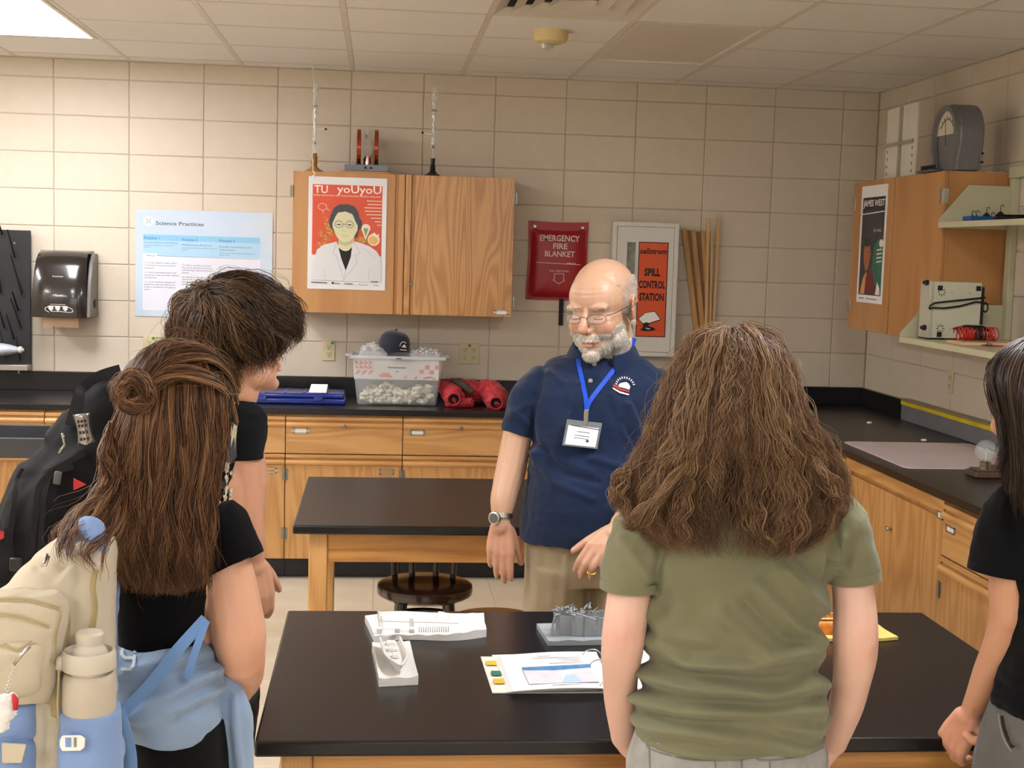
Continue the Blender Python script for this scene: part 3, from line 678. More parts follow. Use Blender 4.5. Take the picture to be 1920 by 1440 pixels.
# drying rack board with pegs and a squeeze bottle
BRD = M('black_polyethylene', '1c1c20', .45, var=.08)
bx0, bx1 = W(0, 560, Y=7.7).x-.45, W(54, 430, Y=7.7).x
bz0, bz1 = W(50, 690, Y=7.7).z, W(50, 432, Y=7.7).z
t = thing('drying_rack', 'black pegboard drying rack mounted on the wall', 'rack', (bx1-.3, D, bz0))
plate('board', bx0, bx1, D-.05, D-.03, bz0, bz1, BRD, t, bevel=.003); plate('standoff', bx0+.02, bx1-.02, D-.0295, D-.001, bz0+.1, bz1-.05, BRD, t, bevel=0)
plate('drip_trough', bx0, bx1+.003, D-.13, D-.0505, bz0-.012, bz0+.02, M('trough_grey', 'a29c93', .35, .6), t, bevel=.003)
MB().tube([V(bx1-.055, D-.09, bz0-.012), V(bx1-.055, D-.09, bz0-.03)], .006, 8).build('drain_spout', STEEL, t)
pegs = [(28, 483, -14, -52), (42, 553, -22, -74), (34, 583, -11, -37), (40, 616, -20, -56), (2, 550, -10, -70), (4, 440, -12, -40), (8, 615, -12, -44), (26, 636, -14, -46), (10, 670, -10, -50), (38, 675, -8, -44)]
for x, y, dx, dy in pegs:
    p = W(x, y, Y=D-.05); q = W(x+dx, y+dy, Y=D-.15); 
    MB().tube([p, p.lerp(q, .5), q], [.006, .005, .004], 8).build('peg', BRD, t, smooth='auto'); MB().lathe([(0, 0), (.016, 0), (.015, .003), (0, .004)], p, 14, Matrix.Rotation(PI/2, 3, 'X')).build('peg_collar', BRD, t, smooth='auto')
for x, y in ((27, 456), (-40, 470)): MB().lathe([(0, 0), (.005, 0), (.004, .003), (0, .004)], W(x, y, Y=D-.05), 10, Matrix.Rotation(PI/2, 3, 'X')).build('screw', STEEL, t)
c0 = W(-16, 655, Y=D-.14); c1 = W(40, 655, Y=D-.14)
t = thing('squeeze_bottle', 'translucent squeeze bottle lying across the drying rack pegs', 'bottle', c0)
m = MB(); ax = Matrix.Rotation(PI/2, 3, 'Y')
m.lathe([(0, -.06), (.035, -.055), (.048, -.03), (.052, .02), (.05, .06), (.04, .1), (.028, .13), (.018, .147)], c0, 24, ax, sx=.7); m.build('bottle_body', M('translucent_plastic', 'c9cdd6', .25, trans=.25, alpha=.92, var=.08, vs=20), t, smooth='auto')
MB().lathe([(.02, .146), (.02, .16), (.012, .166), (.008, .172), (0, .173)], c0, 16, ax).build('cap', M('cap_cream', 'c8c2b4', .4), t, smooth='auto')
# outlets
IV = M('ivory_plastic', 'c9bf98', .35, var=.03); DOT = {'g': M('green_sticker', '3f8a3a', .5), 'r': M('red_sticker', 'c0473c', .5)}
def outlet(px, py, gang, dot, label, wall='b'):
    w, h = (.072, .116) if gang == 1 else (.118, .118)
    c = W(px, py, Y=D) if wall == 'b' else W(px, py, X=RX)
    t = thing('wall_outlet', label, 'outlet', c)
    o = plate('cover_plate', -w/2, w/2, -.006, -.0005, -h/2, h/2, IV, None, bevel=.003); o.parent = t
    for gx in ([0] if gang == 1 else [-.025, .025]):
        for gz in (.021, -.021):
            r = plate('receptacle', gx-.016, gx+.016, -.0085, -.006, gz-.014, gz+.014, IV, None, bevel=.002); r.parent = t
            m = MB()
            for sx in (-.006, .006): m.box(gx+sx-.0013, gx+sx+.0013, -.0092, -.0084, gz-.001, gz+.008)
            m.lathe([(0, 0), (.003, 0), (.003, .0008), (0, .0008)], (gx, -.0084, gz-.008), 8, Matrix.Rotation(PI/2, 3, 'X')); s = m.build('slots', INK, None); s.parent = t
    if dot: s = MB().lathe([(0, 0), (.009, 0), (.009, .001), (0, .001)], (w/2-.016 if gang == 1 else 0, -.006, h/2-.013), 14, Matrix.Rotation(PI/2, 3, 'X')).build('sticker', DOT[dot], None); s.parent = t; s['label'] = 'round %s sticker' % ('green' if dot == 'g' else 'red')
    if wall == 'r': t.rotation_euler.z = -PI/2
    return t
outlet(281, 649, 1, 'g', 'ivory wall outlet with green dot below the science chart')
outlet(616.5, 657.5, 1, 'g', 'ivory wall outlet with green dot left of the plastic bin')
outlet(880, 663, 2, 'r', 'ivory double outlet with red dot right of the plastic bin')
outlet(1783, 716, 1, None, 'ivory outlet on the right wall above the counter', 'r')
# fire blanket pouch
RV = M('red_vinyl', 'a01c24', .38, var=.05, vs=5, bump=.001, bs=25); y0 = D-.012
x0, x1 = W(991.5, 415, Y=y0).x, W(1103, 415, Y=y0).x; z1 = W(1045, 415, Y=y0).z; z0 = W(1045, 563, Y=y0).z
t = thing('fire_blanket', 'red emergency fire blanket pouch hanging on the wall', 'fire blanket', ((x0+x1)/2, D, z0))
m = MB(); nx, nz = 24, 28
for j in range(nz+1):
    for i in range(nx+1):
        u, v = i/nx, j/nz; e = min(u, 1-u, v*.8, (1-v)*1.4); th = .010+.035*(1-math.exp(-max(0, e-.05)*14))*(1 if v > .14 else .1)
        wv = .004*math.sin(u*PI)*(1 if v < .1 else 0)-.003*math.sin(v*9)*(1 if u < .05 or u > .95 else 0)
        m.v.append((x0+u*(x1-x0)+wv*.5+(.003*math.sin(v*5+u)), D-.003-th, z1-v*(z1-z0)-.006*math.sin(u*PI)*(1-v)))
N1 = len(m.v)
for j in range(nz+1):
    for i in range(nx+1): p = m.v[j*(nx+1)+i]; m.v.append((p[0], D-.002, p[2]))
for j in range(nz):
    for i in range(nx):
        a = j*(nx+1)+i; m.f += [(a, a+nx+1, a+nx+2, a+1), (N1+a, N1+a+1, N1+a+nx+2, N1+a+nx+1)]; m.m += [0, 0]
rim = [i for i in range(nx+1)]+[j*(nx+1)+nx for j in range(1, nz+1)]+[nz*(nx+1)+i for i in range(nx-1, -1, -1)]+[j*(nx+1) for j in range(nz-1, 0, -1)]
for a, b in zip(rim, rim[1:]+rim[:1]): m.f.append((a, b, N1+b, N1+a)); m.m.append(0)
m.build('pouch', RV, t, smooth='auto')
plate('pull_strap', x0+.19, x0+.215, D-.02, D-.015, z0-.145, z0+.01, M('black_webbing', '101012', .7), t, bevel=.001)
for u in (.1, .9):
    MB().lathe([(.004, 0), (.011, 0), (.012, .002), (.009, .004), (.005, .003)], (x0+u*(x1-x0), D-.016, z1-.033), 18, Matrix.Rotation(PI/2, 3, 'X')).build('grommet', STEEL, t, smooth='auto')
PK = M('print_pinkish_white', 'e9cfc4', .5, var=0); yy = D-.0525
P = Print(V(x0, yy, z1), V(x1, yy, z1), V(x0, yy, z0), (155, 160, 688, 885))
P.text(PK, 'EMERGENCY', 430, 315, 55, 355, bold=.02); P.text(PK, 'FIRE', 436, 388, 52, 128, bold=.02); P.text(PK, 'BLANKET', 434, 458, 52, 268, bold=.02)
P.line(PK, [(225, 540), (620, 552)], 6); P.text(PK, 'sellstrom', 535, 542, 18, 90, bold=.03, shear=.3); P.text(PK, 'PULL TAB DOWN', 432, 615, 20, 170)
P.line(PK, [(388, 640), (478, 640)], 5); P.line(PK, [(390, 640), (390, 695), (380, 697), (433, 732), (486, 697), (476, 695), (476, 640)], 5)
P.build('printed_lettering', t)
# spill control station
y0 = D-.095; x0, x1 = W(1150, 415, Y=y0).x, W(1274, 418, Y=y0).x; z1, z0 = W(1210, 417, Y=y0).z, W(1205, 668, Y=y0).z
ENM = M('white_enamel', 'd7d5cd', .3, var=.02)
t = thing('spill_control_cabinet', 'white spill control station cabinet with an orange sign', 'cabinet', ((x0+x1)/2, D, z0))
plate('case', x0, x1, y0+.006, D-.001, z0, z1, ENM, t, bevel=.006)
w_ = .028; wx0, wx1 = x0+.085, x0+.135; wz0, wz1 = z0+.08, z1-.115
m = MB()
for q in ((x0+w_, wx0, z0+w_, z1-w_), (wx1, x1-w_, z0+w_, z1-w_), (wx0, wx1, wz1, z1-w_), (wx0, wx1, z0+w_, wz0)): m.box(q[0], q[1], y0-.004, y0+.0055, q[2], q[3])
d = m.build('door', ENM, t)
plate('window_pane', wx0, wx1, y0+.0045, y0+.0052, wz0, wz1, M('grey_glass', '6d7069', .08, var=.3, vs=18, coat=.6), d, bevel=0)
m = MB()
for q in ((x0, x0+w_-.003, z0, z1), (x1-w_+.003, x1, z0, z1), (x0+w_-.003, x1-w_+.003, z1-w_+.003, z1), (x0+w_-.003, x1-w_+.003, z0, z0+w_-.003)): m.box(q[0], q[1], y0-.006, y0+.0055, q[2], q[3])
m.build('door_frame', ENM, t, bevel=.002)
OR = M('sign_orange', 'd9531f', .3, var=.02); yy = y0-.0042
sx0, sx1 = W(1198, 455, Y=yy).x, W(1254, 455, Y=yy).x; sz1, sz0 = W(1226, 454, Y=yy).z, W(1221, 632, Y=yy).z
P = Print(V(sx0, yy, sz1), V(sx1, yy, sz1), V(sx0, yy, sz0), (1130, 355, 1400, 1213))
P.rect(INK, 1130, 355, 1400, 1213); P.rect(OR, 1138, 363, 1392, 1205)
P.text(INK, 'sellstrom', 1264, 437, 50, 248, bold=.03, shear=.25); P.text(INK, 'SPILL', 1262, 626, 66, 146, bold=.045); P.text(INK, 'CONTROL', 1262, 738, 66, 240, bold=.045); P.text(INK, 'STATION', 1262, 850, 66, 225, bold=.045)
P.poly(INK, [(1146, 1046), (1215, 990), (1300, 975), (1358, 1050), (1330, 1068), (1235, 1098), (1185, 1090)]); P.poly(WH, [(1154, 1048), (1215, 996), (1296, 982), (1350, 1050), (1240, 1088), (1190, 1086)])
P.poly(INK, [(1170, 1150), (1200, 1120), (1190, 1095), (1225, 1078), (1260, 1090), (1240, 1112), (1300, 1130), (1310, 1150), (1260, 1160), (1200, 1160)]); P.line(WH, [(1220, 1128), (1240, 1140), (1262, 1136)], 8); P.line(INK, [(1160, 1115), (1370, 1155)], 3)
P.build('orange_sign', t)
# wooden metre sticks
WST = [M('old_maple', 'b98f58', .5, var=.12, vs=20, stretch=(1, 1, .1)), M('pale_stick', 'cba673', .5, var=.08, vs=20, stretch=(1, 1, .1)), M('dark_stick', '7d5a38', .5, var=.1, vs=20)]
PEG = W(1300, 434, Y=D)
sticks = [(1283, 430, 1308, 640, .030, 0, D-.03, 'light wooden metre stick, leftmost and beside the spill cabinet'), (1291, 432, 1312, 640, .028, 2, D-.022, 'dark wooden metre stick second from the spill cabinet'), (1300, 432, 1320, 640, .028, 0, D-.028, 'wooden metre stick third from the spill cabinet'),
          (1310, 434, 1326, 640, .026, 2, D-.02, 'dark wooden metre stick in the middle of the bundle'), (1317, 432, 1331, 640, .024, 0, D-.03, 'thin wooden metre stick right of the middle dark one'), (1328, 408, 1323, 640, .017, 1, D-.045, 'tall pale narrow stick, left one of the two tallest'),
          (1335, 430, 1331, 640, .014, 1, D-.036, 'short pale narrow stick between the two tallest'), (1348, 406, 1336, 640, .018, 1, D-.03, 'tall wooden stick farthest from the spill cabinet')]
for a, b, c_, d_, w_, mi, y_, lab in sticks:
    p, q = W(a, b, Y=y_), W(c_, d_, Y=y_); dr = (q-p).normalized(); q = p+dr*min(1.0, (p.z-ZC-.004)/-dr.z); ang = math.atan2(q.x-p.x, p.z-q.z)
    t = thing('metre_stick', lab, 'metre stick', q, 'wooden metre sticks hanging beside the spill cabinet')
    R3 = Matrix.Rotation(-ang, 3, 'Y'); L = (p-q).length
    MB().cbox((p+q)/2, (w_, .007, L), R3).build('stick', WST[mi], t, bevel=.001, seg=1)
    if mi == 0:
        m = MB()
        for k in range(100): l = .012 if k % 10 == 0 else .006; m.cbox(p.lerp(q, (k+.5)/100)+V(-w_/2*.98+l/2, -.0037, 0), (l, .0003, .0009), R3)
        tag(m.build('scale_marks', INK, t), kind='stuff')
# ================================================================== right shelves
SHM = M('cream_shelf_metal', 'c3bf9f', .4, var=.03)
YS = 5.985
def shelf(tipx, tipy, slant, label):
    tp = W(tipx, tipy, Y=YS); x0 = tp.x; z0 = tp.z
    t = thing('wall_shelf', label, 'shelf', (RX, 5.2, z0))
    pts = [(x0, z0), (x0, z0+.04)]+[(W(a, b, Y=YS).x, W(a, b, Y=YS).z) for a, b in slant]+[(RX-.03, z0)]
    pts[-2] = (RX-.03, pts[-3][1])
    for yy in (YS-.003, 4.1): MB().prism(pts, (0, yy, 0), (1, 0, 0), (0, 0, 1), (0, 1, 0), 0, .003).build('bracket', SHM, t)
    m = MB(); m.box(x0+.001, RX-.03, 4.105, YS-.004, z0+.022, z0+.025).box(x0, x0+.002, 4.105, YS-.004, z0, z0+.025); m.build('tray', SHM, t)
    return t, x0, z0+.025
s1, sx1_, sz1_ = shelf(1759, 427, [(1816, 347), (1886, 349)], 'upper cream metal wall shelf with the blue weight box')
s2, sx2_, sz2_ = shelf(1686, 641, [(1737, 569), (1876, 569)], 'lower cream metal wall shelf with the power supply')
t = thing('shelf_standards', 'cream metal uprights and rail carrying the right wall shelves', 'shelf frame', (RX, YS, 1.4))
for yy in (YS-.04, 4.08): plate('upright', RX-.03, RX-.001, yy, yy+.05, 1.30, 2.16, SHM, t, bevel=.002)
plate('top_rail', RX-.035, RX-.001, 4.0, YS+.012, 2.161, 2.215, SHM, t, bevel=.002)
# ================================================================== things on the wall cabinets
GLS = M('thin_glass', 'f2f6f4', .03, trans=.0, alpha=.22, var=0, spec=1, coat=1); MET = M('bright_metal', 'cfcac0', .2, 1, var=0)
FRO = M('silvery_glass', 'f4f5f0', .12, alpha=.75, var=.05, vs=60, spec=1)
TOPZ = CZ1+.001
def tube_stand(px, pbase, lab, mat, wooden):
    b = W(px, pbase, Y=7.60); b.z = TOPZ
    t = thing('discharge_tube', lab, 'glass tube', b)
    if wooden: pr = [(0, 0), (.058, 0), (.055, .006), (.03, .02), (.017, .032), (.015, .045), (.02, .053), (.015, .062), (.017, .078), (.02, .086), (.014, .092), (.016, .104), (0, .104)]
    else: pr = [(0, 0), (.05, 0), (.049, .006), (.03, .016), (.016, .03), (.014, .06), (.011, .065), (.013, .10), (0, .10)]
    MB().lathe(pr, b, 24).build('turned_base' if wooden else 'base', mat, t, smooth='auto')
    s = 1 if wooden else -1; z0 = b.z+.098
    g = MB().lathe([(.004, 0), (.004, .04), (.012, .055), (.018, .075), (.012, .095), (.010, .20), (.013, .235), (.012, .255), (.017, .262), (.017, .266), (.010, .272), (.010, .31), (.017, .325), (.018, .36), (.012, .385), (.004, .394), (0, .396)], (b.x, b.y, z0), 18, cap=False)
    g.build('glass_tube', GLS, t, smooth='auto')
    MB().lathe([(0, 0), (.016, 0), (.0185, .002), (.016, .005), (0, .005)], (b.x, b.y, z0+.26), 18).build('collar', M('tube_collar', '9a948a', .3, .6), t, smooth='auto')
    MB().tube([(b.x, b.y, z0+.06), (b.x, b.y, z0+.25)], .0025, 8).build('inner_rod', MET, t); 
    for k, z in enumerate((.10, .14, .18, .22, .29, .34)):
        MB().lathe([(0, 0), (.008, .002), (.010, .010), (.008, .018), (0, .02)], (b.x+(.001 if k % 2 else -.001), b.y, z0+z), 12).build('glass_bulb', FRO, t, smooth='auto')
    MB().tube([(b.x+s*.01, b.y, z0+.135), (b.x+s*.055, b.y, z0+.14)], .0035, 8).build('side_arm', FRO, t); MB().ball((b.x+s*.06, b.y, z0+.14), .0065).build('terminal', INK, t, smooth=True)
    MB().lathe([(0, 0), (.006, 0), (.006, .02), (0, .022)], (b.x, b.y, z0+.055), 10).build('electrode', INK, t, smooth='auto')
tube_stand(589, 318, 'glass discharge tube on a turned wooden base, wall cabinet left end', M('turned_maple', 'a8793f', .4, var=.08), True)
tube_stand(811, 326, 'glass discharge tube on a black base on the wall cabinet', M('black_painted_base', '131313', .3), False)
# coil apparatus
b = W(690, 320, Y=7.62); b.z = TOPZ
t = thing('coil_apparatus', 'copper twin coil apparatus with a glass bulb on a grey base', 'apparatus', b)
x0, x1 = W(640, 318, Y=7.55).x, W(734, 318, Y=7.55).x
plate('wooden_board', x0+.0, x1, 7.54, 7.72, TOPZ, TOPZ+.013, OAKH, t, bevel=.001)
plate('base_box', x0+.017, x1-.014, 7.55, 7.71, TOPZ+.0135, TOPZ+.05, M('blue_grey_paint', '82838e', .4), t, bevel=.004)
for dx in (-.006, .024): MB().ball(((x0+x1)/2+dx, 7.547, TOPZ+.033), .0065, nu=12, nv=8).build('terminal', INK, t, smooth=True)
zc = TOPZ+.05; CU_ = M('copper_enamel_winding', 'a3401c', .25, .7, var=.1, vs=40, stretch=(6, .2, .2), coat=.5)
for xx in (W(673, 270, Y=7.55).x, W(706, 270, Y=7.55).x):
    MB().lathe([(.055, -.011), (.098, -.011), (.1, -.009), (.1, .009), (.098, .011), (.055, .011), (.055, -.011)], (xx, 7.63, zc+.098), 40, Matrix.Rotation(PI/2, 3, 'Y'), cap=False).build('coil', CU_, t, smooth='auto')
    plate('coil_bracket', xx-.014, xx+.014, 7.55, 7.71, zc-.001, zc+.006, BLACKP, t, bevel=0)
xm = (x0+x1)/2+.002
MB().lathe([(0, .0), (.02, .0), (.021, .03), (.019, .052), (0, .053)], (xm, 7.62, zc), 20).build('bulb_socket', MET, t, smooth='auto')
MB().lathe([(.018, .052), (.03, .07), (.036, .092), (.032, .115), (.02, .132), (.013, .15), (.013, .175), (.009, .19), (.003, .198), (0, .2)], (xm, 7.62, zc), 24, cap=False).build('glass_bulb', GLS, t, smooth='auto')
for z in (.1, .16): MB().ball((xm-.004, 7.615, zc+z), (.007, .007, .012), nu=10, nv=6).build('electrode', MET, t, smooth=True)
# right cabinet: white demonstration panel and the grey meter
TP = RZ1+.001; WPN = M('white_acrylic', 'dedacd', .3, var=.03)
a, b_ = W(1660, 330, X=2.62), W(1716, 325, X=2.62)
t = thing('display_panel', 'white panel with a cross bar standing on the right wall cabinet', 'panel', (2.62, (a.y+b_.y)/2, TP))
zt_ = W(1690, 200, X=2.62).z
for q0, q1 in ((a.y, (a.y+b_.y)/2+.012), ((a.y+b_.y)/2-.012, b_.y)): plate('sheet', 2.615, 2.625, q0, q1, TP, zt_, WPN, t, bevel=.001)
plate('seam_post', 2.605, 2.6145, (a.y+b_.y)/2-.012, (a.y+b_.y)/2+.012, TP, zt_-.004, M('panel_grey', 'a29c8e', .4), t, bevel=.001)
zb_ = W(1690, 268, X=2.60).z; plate('cross_bar', 2.596, 2.604, b_.y+.01, a.y+.05, zb_-.007, zb_+.007, M('clear_bar', 'b7b3a6', .15, alpha=.8), t, bevel=.001)
plate('foot', 2.60, 2.72, b_.y, a.y, TP, TP+.004, WPN, t, bevel=0) if False else None
m = MB()
for k in range(5):
    for yy_ in (a.y-.03, b_.y+.04): m.cbox((2.6135, yy_+.003*(k % 2), TP+.03+k*.038), (.001, .012, .014))
tag(m.build('scale_digits', M('faded_print', '8d8478', .5), t), kind='stuff')
t = thing('demonstration_meter', 'large grey domed demonstration meter on the right wall cabinet', 'meter', (2.62, 6.1, TP))
GM = M('hammered_grey', '77777a', .35, .3, var=.05, vs=60); xf = 2.60
# its face looks towards -X; outline in (y, z)
fy = lambda px_, py_: W(px_, py_, X=xf)
top = fy(1783, 195).z-TP; yc = (fy(1752, 260).y+fy(1803, 260).y)/2; rr = abs(fy(1752, 260).y-fy(1798, 260).y)/2
def outline(r, low, zc_, n=18): return [(r*math.cos(a_), zc_+r*math.sin(a_)) for a_ in np.linspace(0, PI, n)]+[(-r*.97, zc_-.06), (-low, zc_-.11), (-low, .002), (low, .002), (low, zc_-.11), (r*.97, zc_-.06)]
zc_ = top-rr
MB().prism([(p, q) for p, q in outline(rr, rr*.80, zc_)], (xf, yc, TP), (0, 1, 0), (0, 0, 1), (1, 0, 0), 0, .115).build('housing', GM, t, bevel=.008, seg=3)
m = MB(); o1, o2 = outline(rr*.97, rr*.77, zc_), outline(rr*.80, rr*.62, zc_); nn = len(o1)
m.add([(xf-.022, yc+p, TP+q) for p, q in o1]+[(xf-.022, yc+p, TP+max(q, .02)) for p, q in o2]+[(xf, yc+p, TP+q) for p, q in o1]+[(xf-.002, yc+p, TP+max(q, .02)) for p, q in o2],
      [(i, (i+1) % nn, nn+(i+1) % nn, nn+i) for i in range(nn)]+[(i, 2*nn+i, 2*nn+(i+1) % nn, (i+1) % nn) for i in range(nn)]+[(nn+i, nn+(i+1) % nn, 3*nn+(i+1) % nn, 3*nn+i) for i in range(nn)])
m.build('bezel', GM, t, smooth='auto')
m = MB(); q = outline(rr*.8, rr*.8, zc_); q = [p for p in q if p[1] > zc_-.055]; m.add([(xf-.004, yc+p, TP+z) for p, z in q], [tuple(range(len(q)))]); m.build('dial', M('dial_cream', 'd6d0bd', .3), t)
m = MB(); m.tube([(xf-.006, yc+rr*.55*math.cos(a_), TP+zc_+.0+rr*.5*math.sin(a_)) for a_ in np.linspace(.5, 2.64, 10)], .0015, 4); m.build('dial_scale', INK, t)
for a_ in np.linspace(.5, 2.64, 7): MB().tube([(xf-.006, yc+rr*.55*math.cos(a_), TP+zc_+rr*.5*math.sin(a_)), (xf-.006, yc+rr*.64*math.cos(a_), TP+zc_+rr*.6*math.sin(a_))], .0015, 4).build('dial_tick', INK, t)
MB().tube([(xf-.008, yc, TP+zc_-.05), (xf-.008, yc+.02, TP+zc_+rr*.5)], .0012, 4).build('needle', INK, t)
t_ = plate('terminal_board', xf-.07, xf-.001, yc-.02, yc+.17, TP, TP+.01, M('board_grey', '55534f', .5), t, bevel=.001)
for k in range(7): MB().lathe([(0, 0), (.008, 0), (.006, .012), (.008, .014), (.007, .022), (0, .022)], (xf-.05, yc+.155-k*.023, TP+.01), 10).build('terminal', INK, t, smooth='auto')
t = thing('clear_stand', 'clear plastic apparatus beside the grey meter by the wall', 'apparatus', (2.82, 6.15, TP))
c = W(1836, 262, Y=6.12); c.y = 6.12
plate('clear_base', 2.78, 2.87, 6.08, 6.2, TP, TP+.006, WPN, t, bevel=.001)
MB().tube([(c.x-.02, 6.12, TP+.006), (c.x-.02, 6.12, TP+.13)], .012, 10).build('clear_column', M('foggy_plastic', 'd7d3c8', .2, alpha=.55), t, smooth='auto')
MB().tube([(c.x+.02, 6.12, TP+.006), (c.x+.02, 6.12, TP+.145)], .003, 6).build('rod', MET, t)
for z in (.05, .09): MB().cbox((c.x, 6.12, TP+z), (.05, .012, .008)).build('clamp', BLACKP, t)
# ================================================================== upper shelf: weights in a blue box
BLU_ = M('blue_plastic', '1657a3', .35, var=.05); zS = sz1_+.0008
x0, x1 = W(1809, 405, Y=5.93).x, 2.78; yb0, yb1 = 5.86, 5.95
t = thing('blue_weight_box', 'blue tray of hooked black weights on the upper shelf', 'tray', ((x0+x1)/2, 5.9, zS))
m = MB(); zb2 = zS+.028
for q in ((x0, x1, yb0, yb0+.004), (x0, x1, yb1-.004, yb1), (x0, x0+.004, yb0+.004, yb1-.004), (x1-.004, x1, yb0+.004, yb1-.004)): m.box(q[0], q[1], q[2], q[3], zS, zb2)
m.box(x0+.004, x1-.004, yb0+.004, yb1-.004, zS, zS+.003); m.build('tray', BLU_, t)
def weight(c, r, h, hook, lab):
    t = thing('hooked_weight', lab, 'weight', c, 'black hooked weights in the blue tray')
    MB().lathe([(0, 0), (r, 0), (r, h*.55), (r*.75, h*.72), (r*.2, h), (0, h)], c, 16).build('weight', M('black_iron', '121214', .4), t, smooth='auto')
    z = c.z+h; MB().tube([(c.x, c.y, z-.002), (c.x, c.y, z+hook)]+[(c.x+.007-.007*math.cos(a_), c.y, z+hook+.007*math.sin(a_)) for a_ in (.7, 1.4, 2.1, 2.8, 3.6)], .0016, 6).build('hook', INK, t)
for px_, r, h, hk, lab in ((1823, .012, .03, .012, 'small hooked weight at the left end of the blue tray'), (1831, .011, .03, .014, 'small hooked weight second from the left in the blue tray'), (1850, .022, .042, .018, 'medium hooked weight in the middle of the blue tray'), (1860, .008, .028, .01, 'tiny hooked weight beside the largest one'), (1876, .026, .05, .022, 'largest hooked weight at the right of the blue tray')):
    c = W(px_, 400, Y=5.905); c.y = 5.905; c.z = zS+.0035; weight(c, r, h, hk, lab)
t = thing('black_cable_pile', 'black wires and clips heaped beside the blue tray', 'cables', (2.8, 5.78, zS))
random.seed(5)
for k in range(5):
    p = [V(2.70+random.random()*.14, 5.74+random.random()*.08, zS+.012+random.random()*.02) for _ in range(6)]
    MB().tube(p, .006, 6).build('wire', BLACKP, t, smooth=True)
# ================================================================== lower shelf
zS = sz2_+.0008
PSW = M('beige_instrument_paint', 'c9c8b2', .4, var=.02)
t = thing('power_supply', 'beige power supply standing on its side on the lower shelf', 'instrument', (2.6, 5.9, zS))
YP = 5.80; xa, xb = W(1752, 530, Y=YP).x, W(1842, 530, Y=YP).x; zp1 = W(1800, 529, Y=YP).z
R3 = Matrix.Identity(3)
plate('case', xa, xb, YP, YP+.11, zS+.006, zp1, PSW, t, bevel=.003)
plate('front_panel', xa-.016, xa-.0005, YP-.001, YP+.111, zS+.005, zp1+.001, M('panel_pale', 'b9b7a6', .4), t, bevel=.002)
plate('base_strip', xa-.02, xa+.06, YP-.003, YP+.1, zS, zS+.0055, BLACKP, t, bevel=0)
for (a_, b2) in ((1763, 540), (1835, 541), (1761, 627)): c = W(a_, b2, Y=YP-.003); MB().cbox(c, (.022, .006, .022)).build('foot', BLACKP, t, bevel=.002)
for (a_, b2) in ((1766, 548), (1763, 616)):
    c = W(a_, b2, Y=YP-.0006)
    for k in range(8): MB().cbox(c+V(.014*math.cos(k*PI/4), 0, .014*math.sin(k*PI/4)), (.0035, .001, .009), Matrix.Rotation(PI/2-k*PI/4, 3, 'Y')).build('vent_slot', INK, t)
for (a_, b2) in ((1785, 549), (1819, 550), (1782, 617)): MB().lathe([(0, 0), (.003, 0), (0, .001)], W(a_, b2, Y=YP-.0006), 8, Matrix.Rotation(PI/2, 3, 'X')).build('screw', DSTEEL, t)
for zz in (.25, .05): MB().lathe([(0, 0), (.012, 0), (.012, .014), (.007, .018), (.007, .024), (0, .024)], (xa-.016, YP+.03, zS+zz), 14, Matrix.Rotation(-PI/2, 3, 'Y')).build('knob', BLACKP, t, smooth='auto')
plate('rear_heatsink', xb+.0005, xb+.018, YP+.01, YP+.10, zS+.07, zp1-.02, BLACKP, t, bevel=.001)
cab = M('black_rubber_cable', '141414', .45)
for pts_ in (((1848, 558), (1820, 561), (1780, 565), (1753, 568), (1744, 573), (1742, 579)), ((1846, 568), (1830, 566), (1800, 574), (1770, 578), (1750, 577), (1742, 579))):
    MB().tube([W(a_, b2, Y=YP-.012) for a_, b2 in pts_], .0042, 8).build('mains_cable', cab, t, smooth=True)
MB().tube([V(xb+.03+.012*math.cos(a_), YP+.02, W(1850, 577, Y=YP).z+.02*math.sin(a_)) for a_ in np.linspace(0, 2*PI, 14)], .004, 6, cap=False).build('cable_loop', cab, t, smooth=True)
t = thing('pine_board', 'pale wooden board lying on the lower shelf below the red leads', 'board', (2.62, 5.45, zS))
x0 = W(1786, 648, Y=5.5).x; plate('board', x0, x0+.40, 5.40, 5.56, zS, zS+.014, M('pale_pine', 'd9b48c', .5, var=.04), t, bevel=.002)
t = thing('test_leads', 'bundle of red and black test leads on the pale board', 'cables', (2.6, 5.48, zS+.0145))
random.seed(9); RDW = M('red_rubber', 'c22a24', .4, var=.05); zl = zS+.0148
def coil_of(c, r, n, mat, th, ax):
    p = []
    for k in range(n*12):
        a_ = k*2*PI/12; q = c+V(random.uniform(-.004, .004), 0, 0)+ax[0]*(r*math.cos(a_))+ax[1]*(r*math.sin(a_))+ax[2]*((k/(n*12)-.5)*.05); p.append(q)
    MB().tube(p, th, 6).build('lead', mat, t, smooth=True)
for px_, mat_ in ((1804, RDW), (1812, RDW), (1820, RDW), (1829, cab), (1835, cab), (1848, RDW), (1858, RDW)):
    c = W(px_, 630, Y=5.48); c.z = zl+.032; coil_of(c, .027, 4, mat_, .0028, (V(0, 1, 0), V(0, 0, 1), V(1, 0, 0)))
for y_ in (.012, .03, .05): MB().tube([W(1796, 618, Y=5.46)*1+V(0, y_, 0), W(1820, 612, Y=5.46)+V(0, y_, 0), W(1845, 613, Y=5.46)+V(0, y_, 0), W(1862, 622, Y=5.46)+V(0, y_, 0)], .004, 6).build('lead', cab, t, smooth=True)
MB().tube([V(x0+.08, 5.395, zS+.004), V(x0+.16, 5.39, zS+.002), V(x0+.24, 5.38, zS+.006), V(x0+.33, 5.39, zS+.01)], .003, 6).build('loose_red_lead', RDW, t, smooth=True)
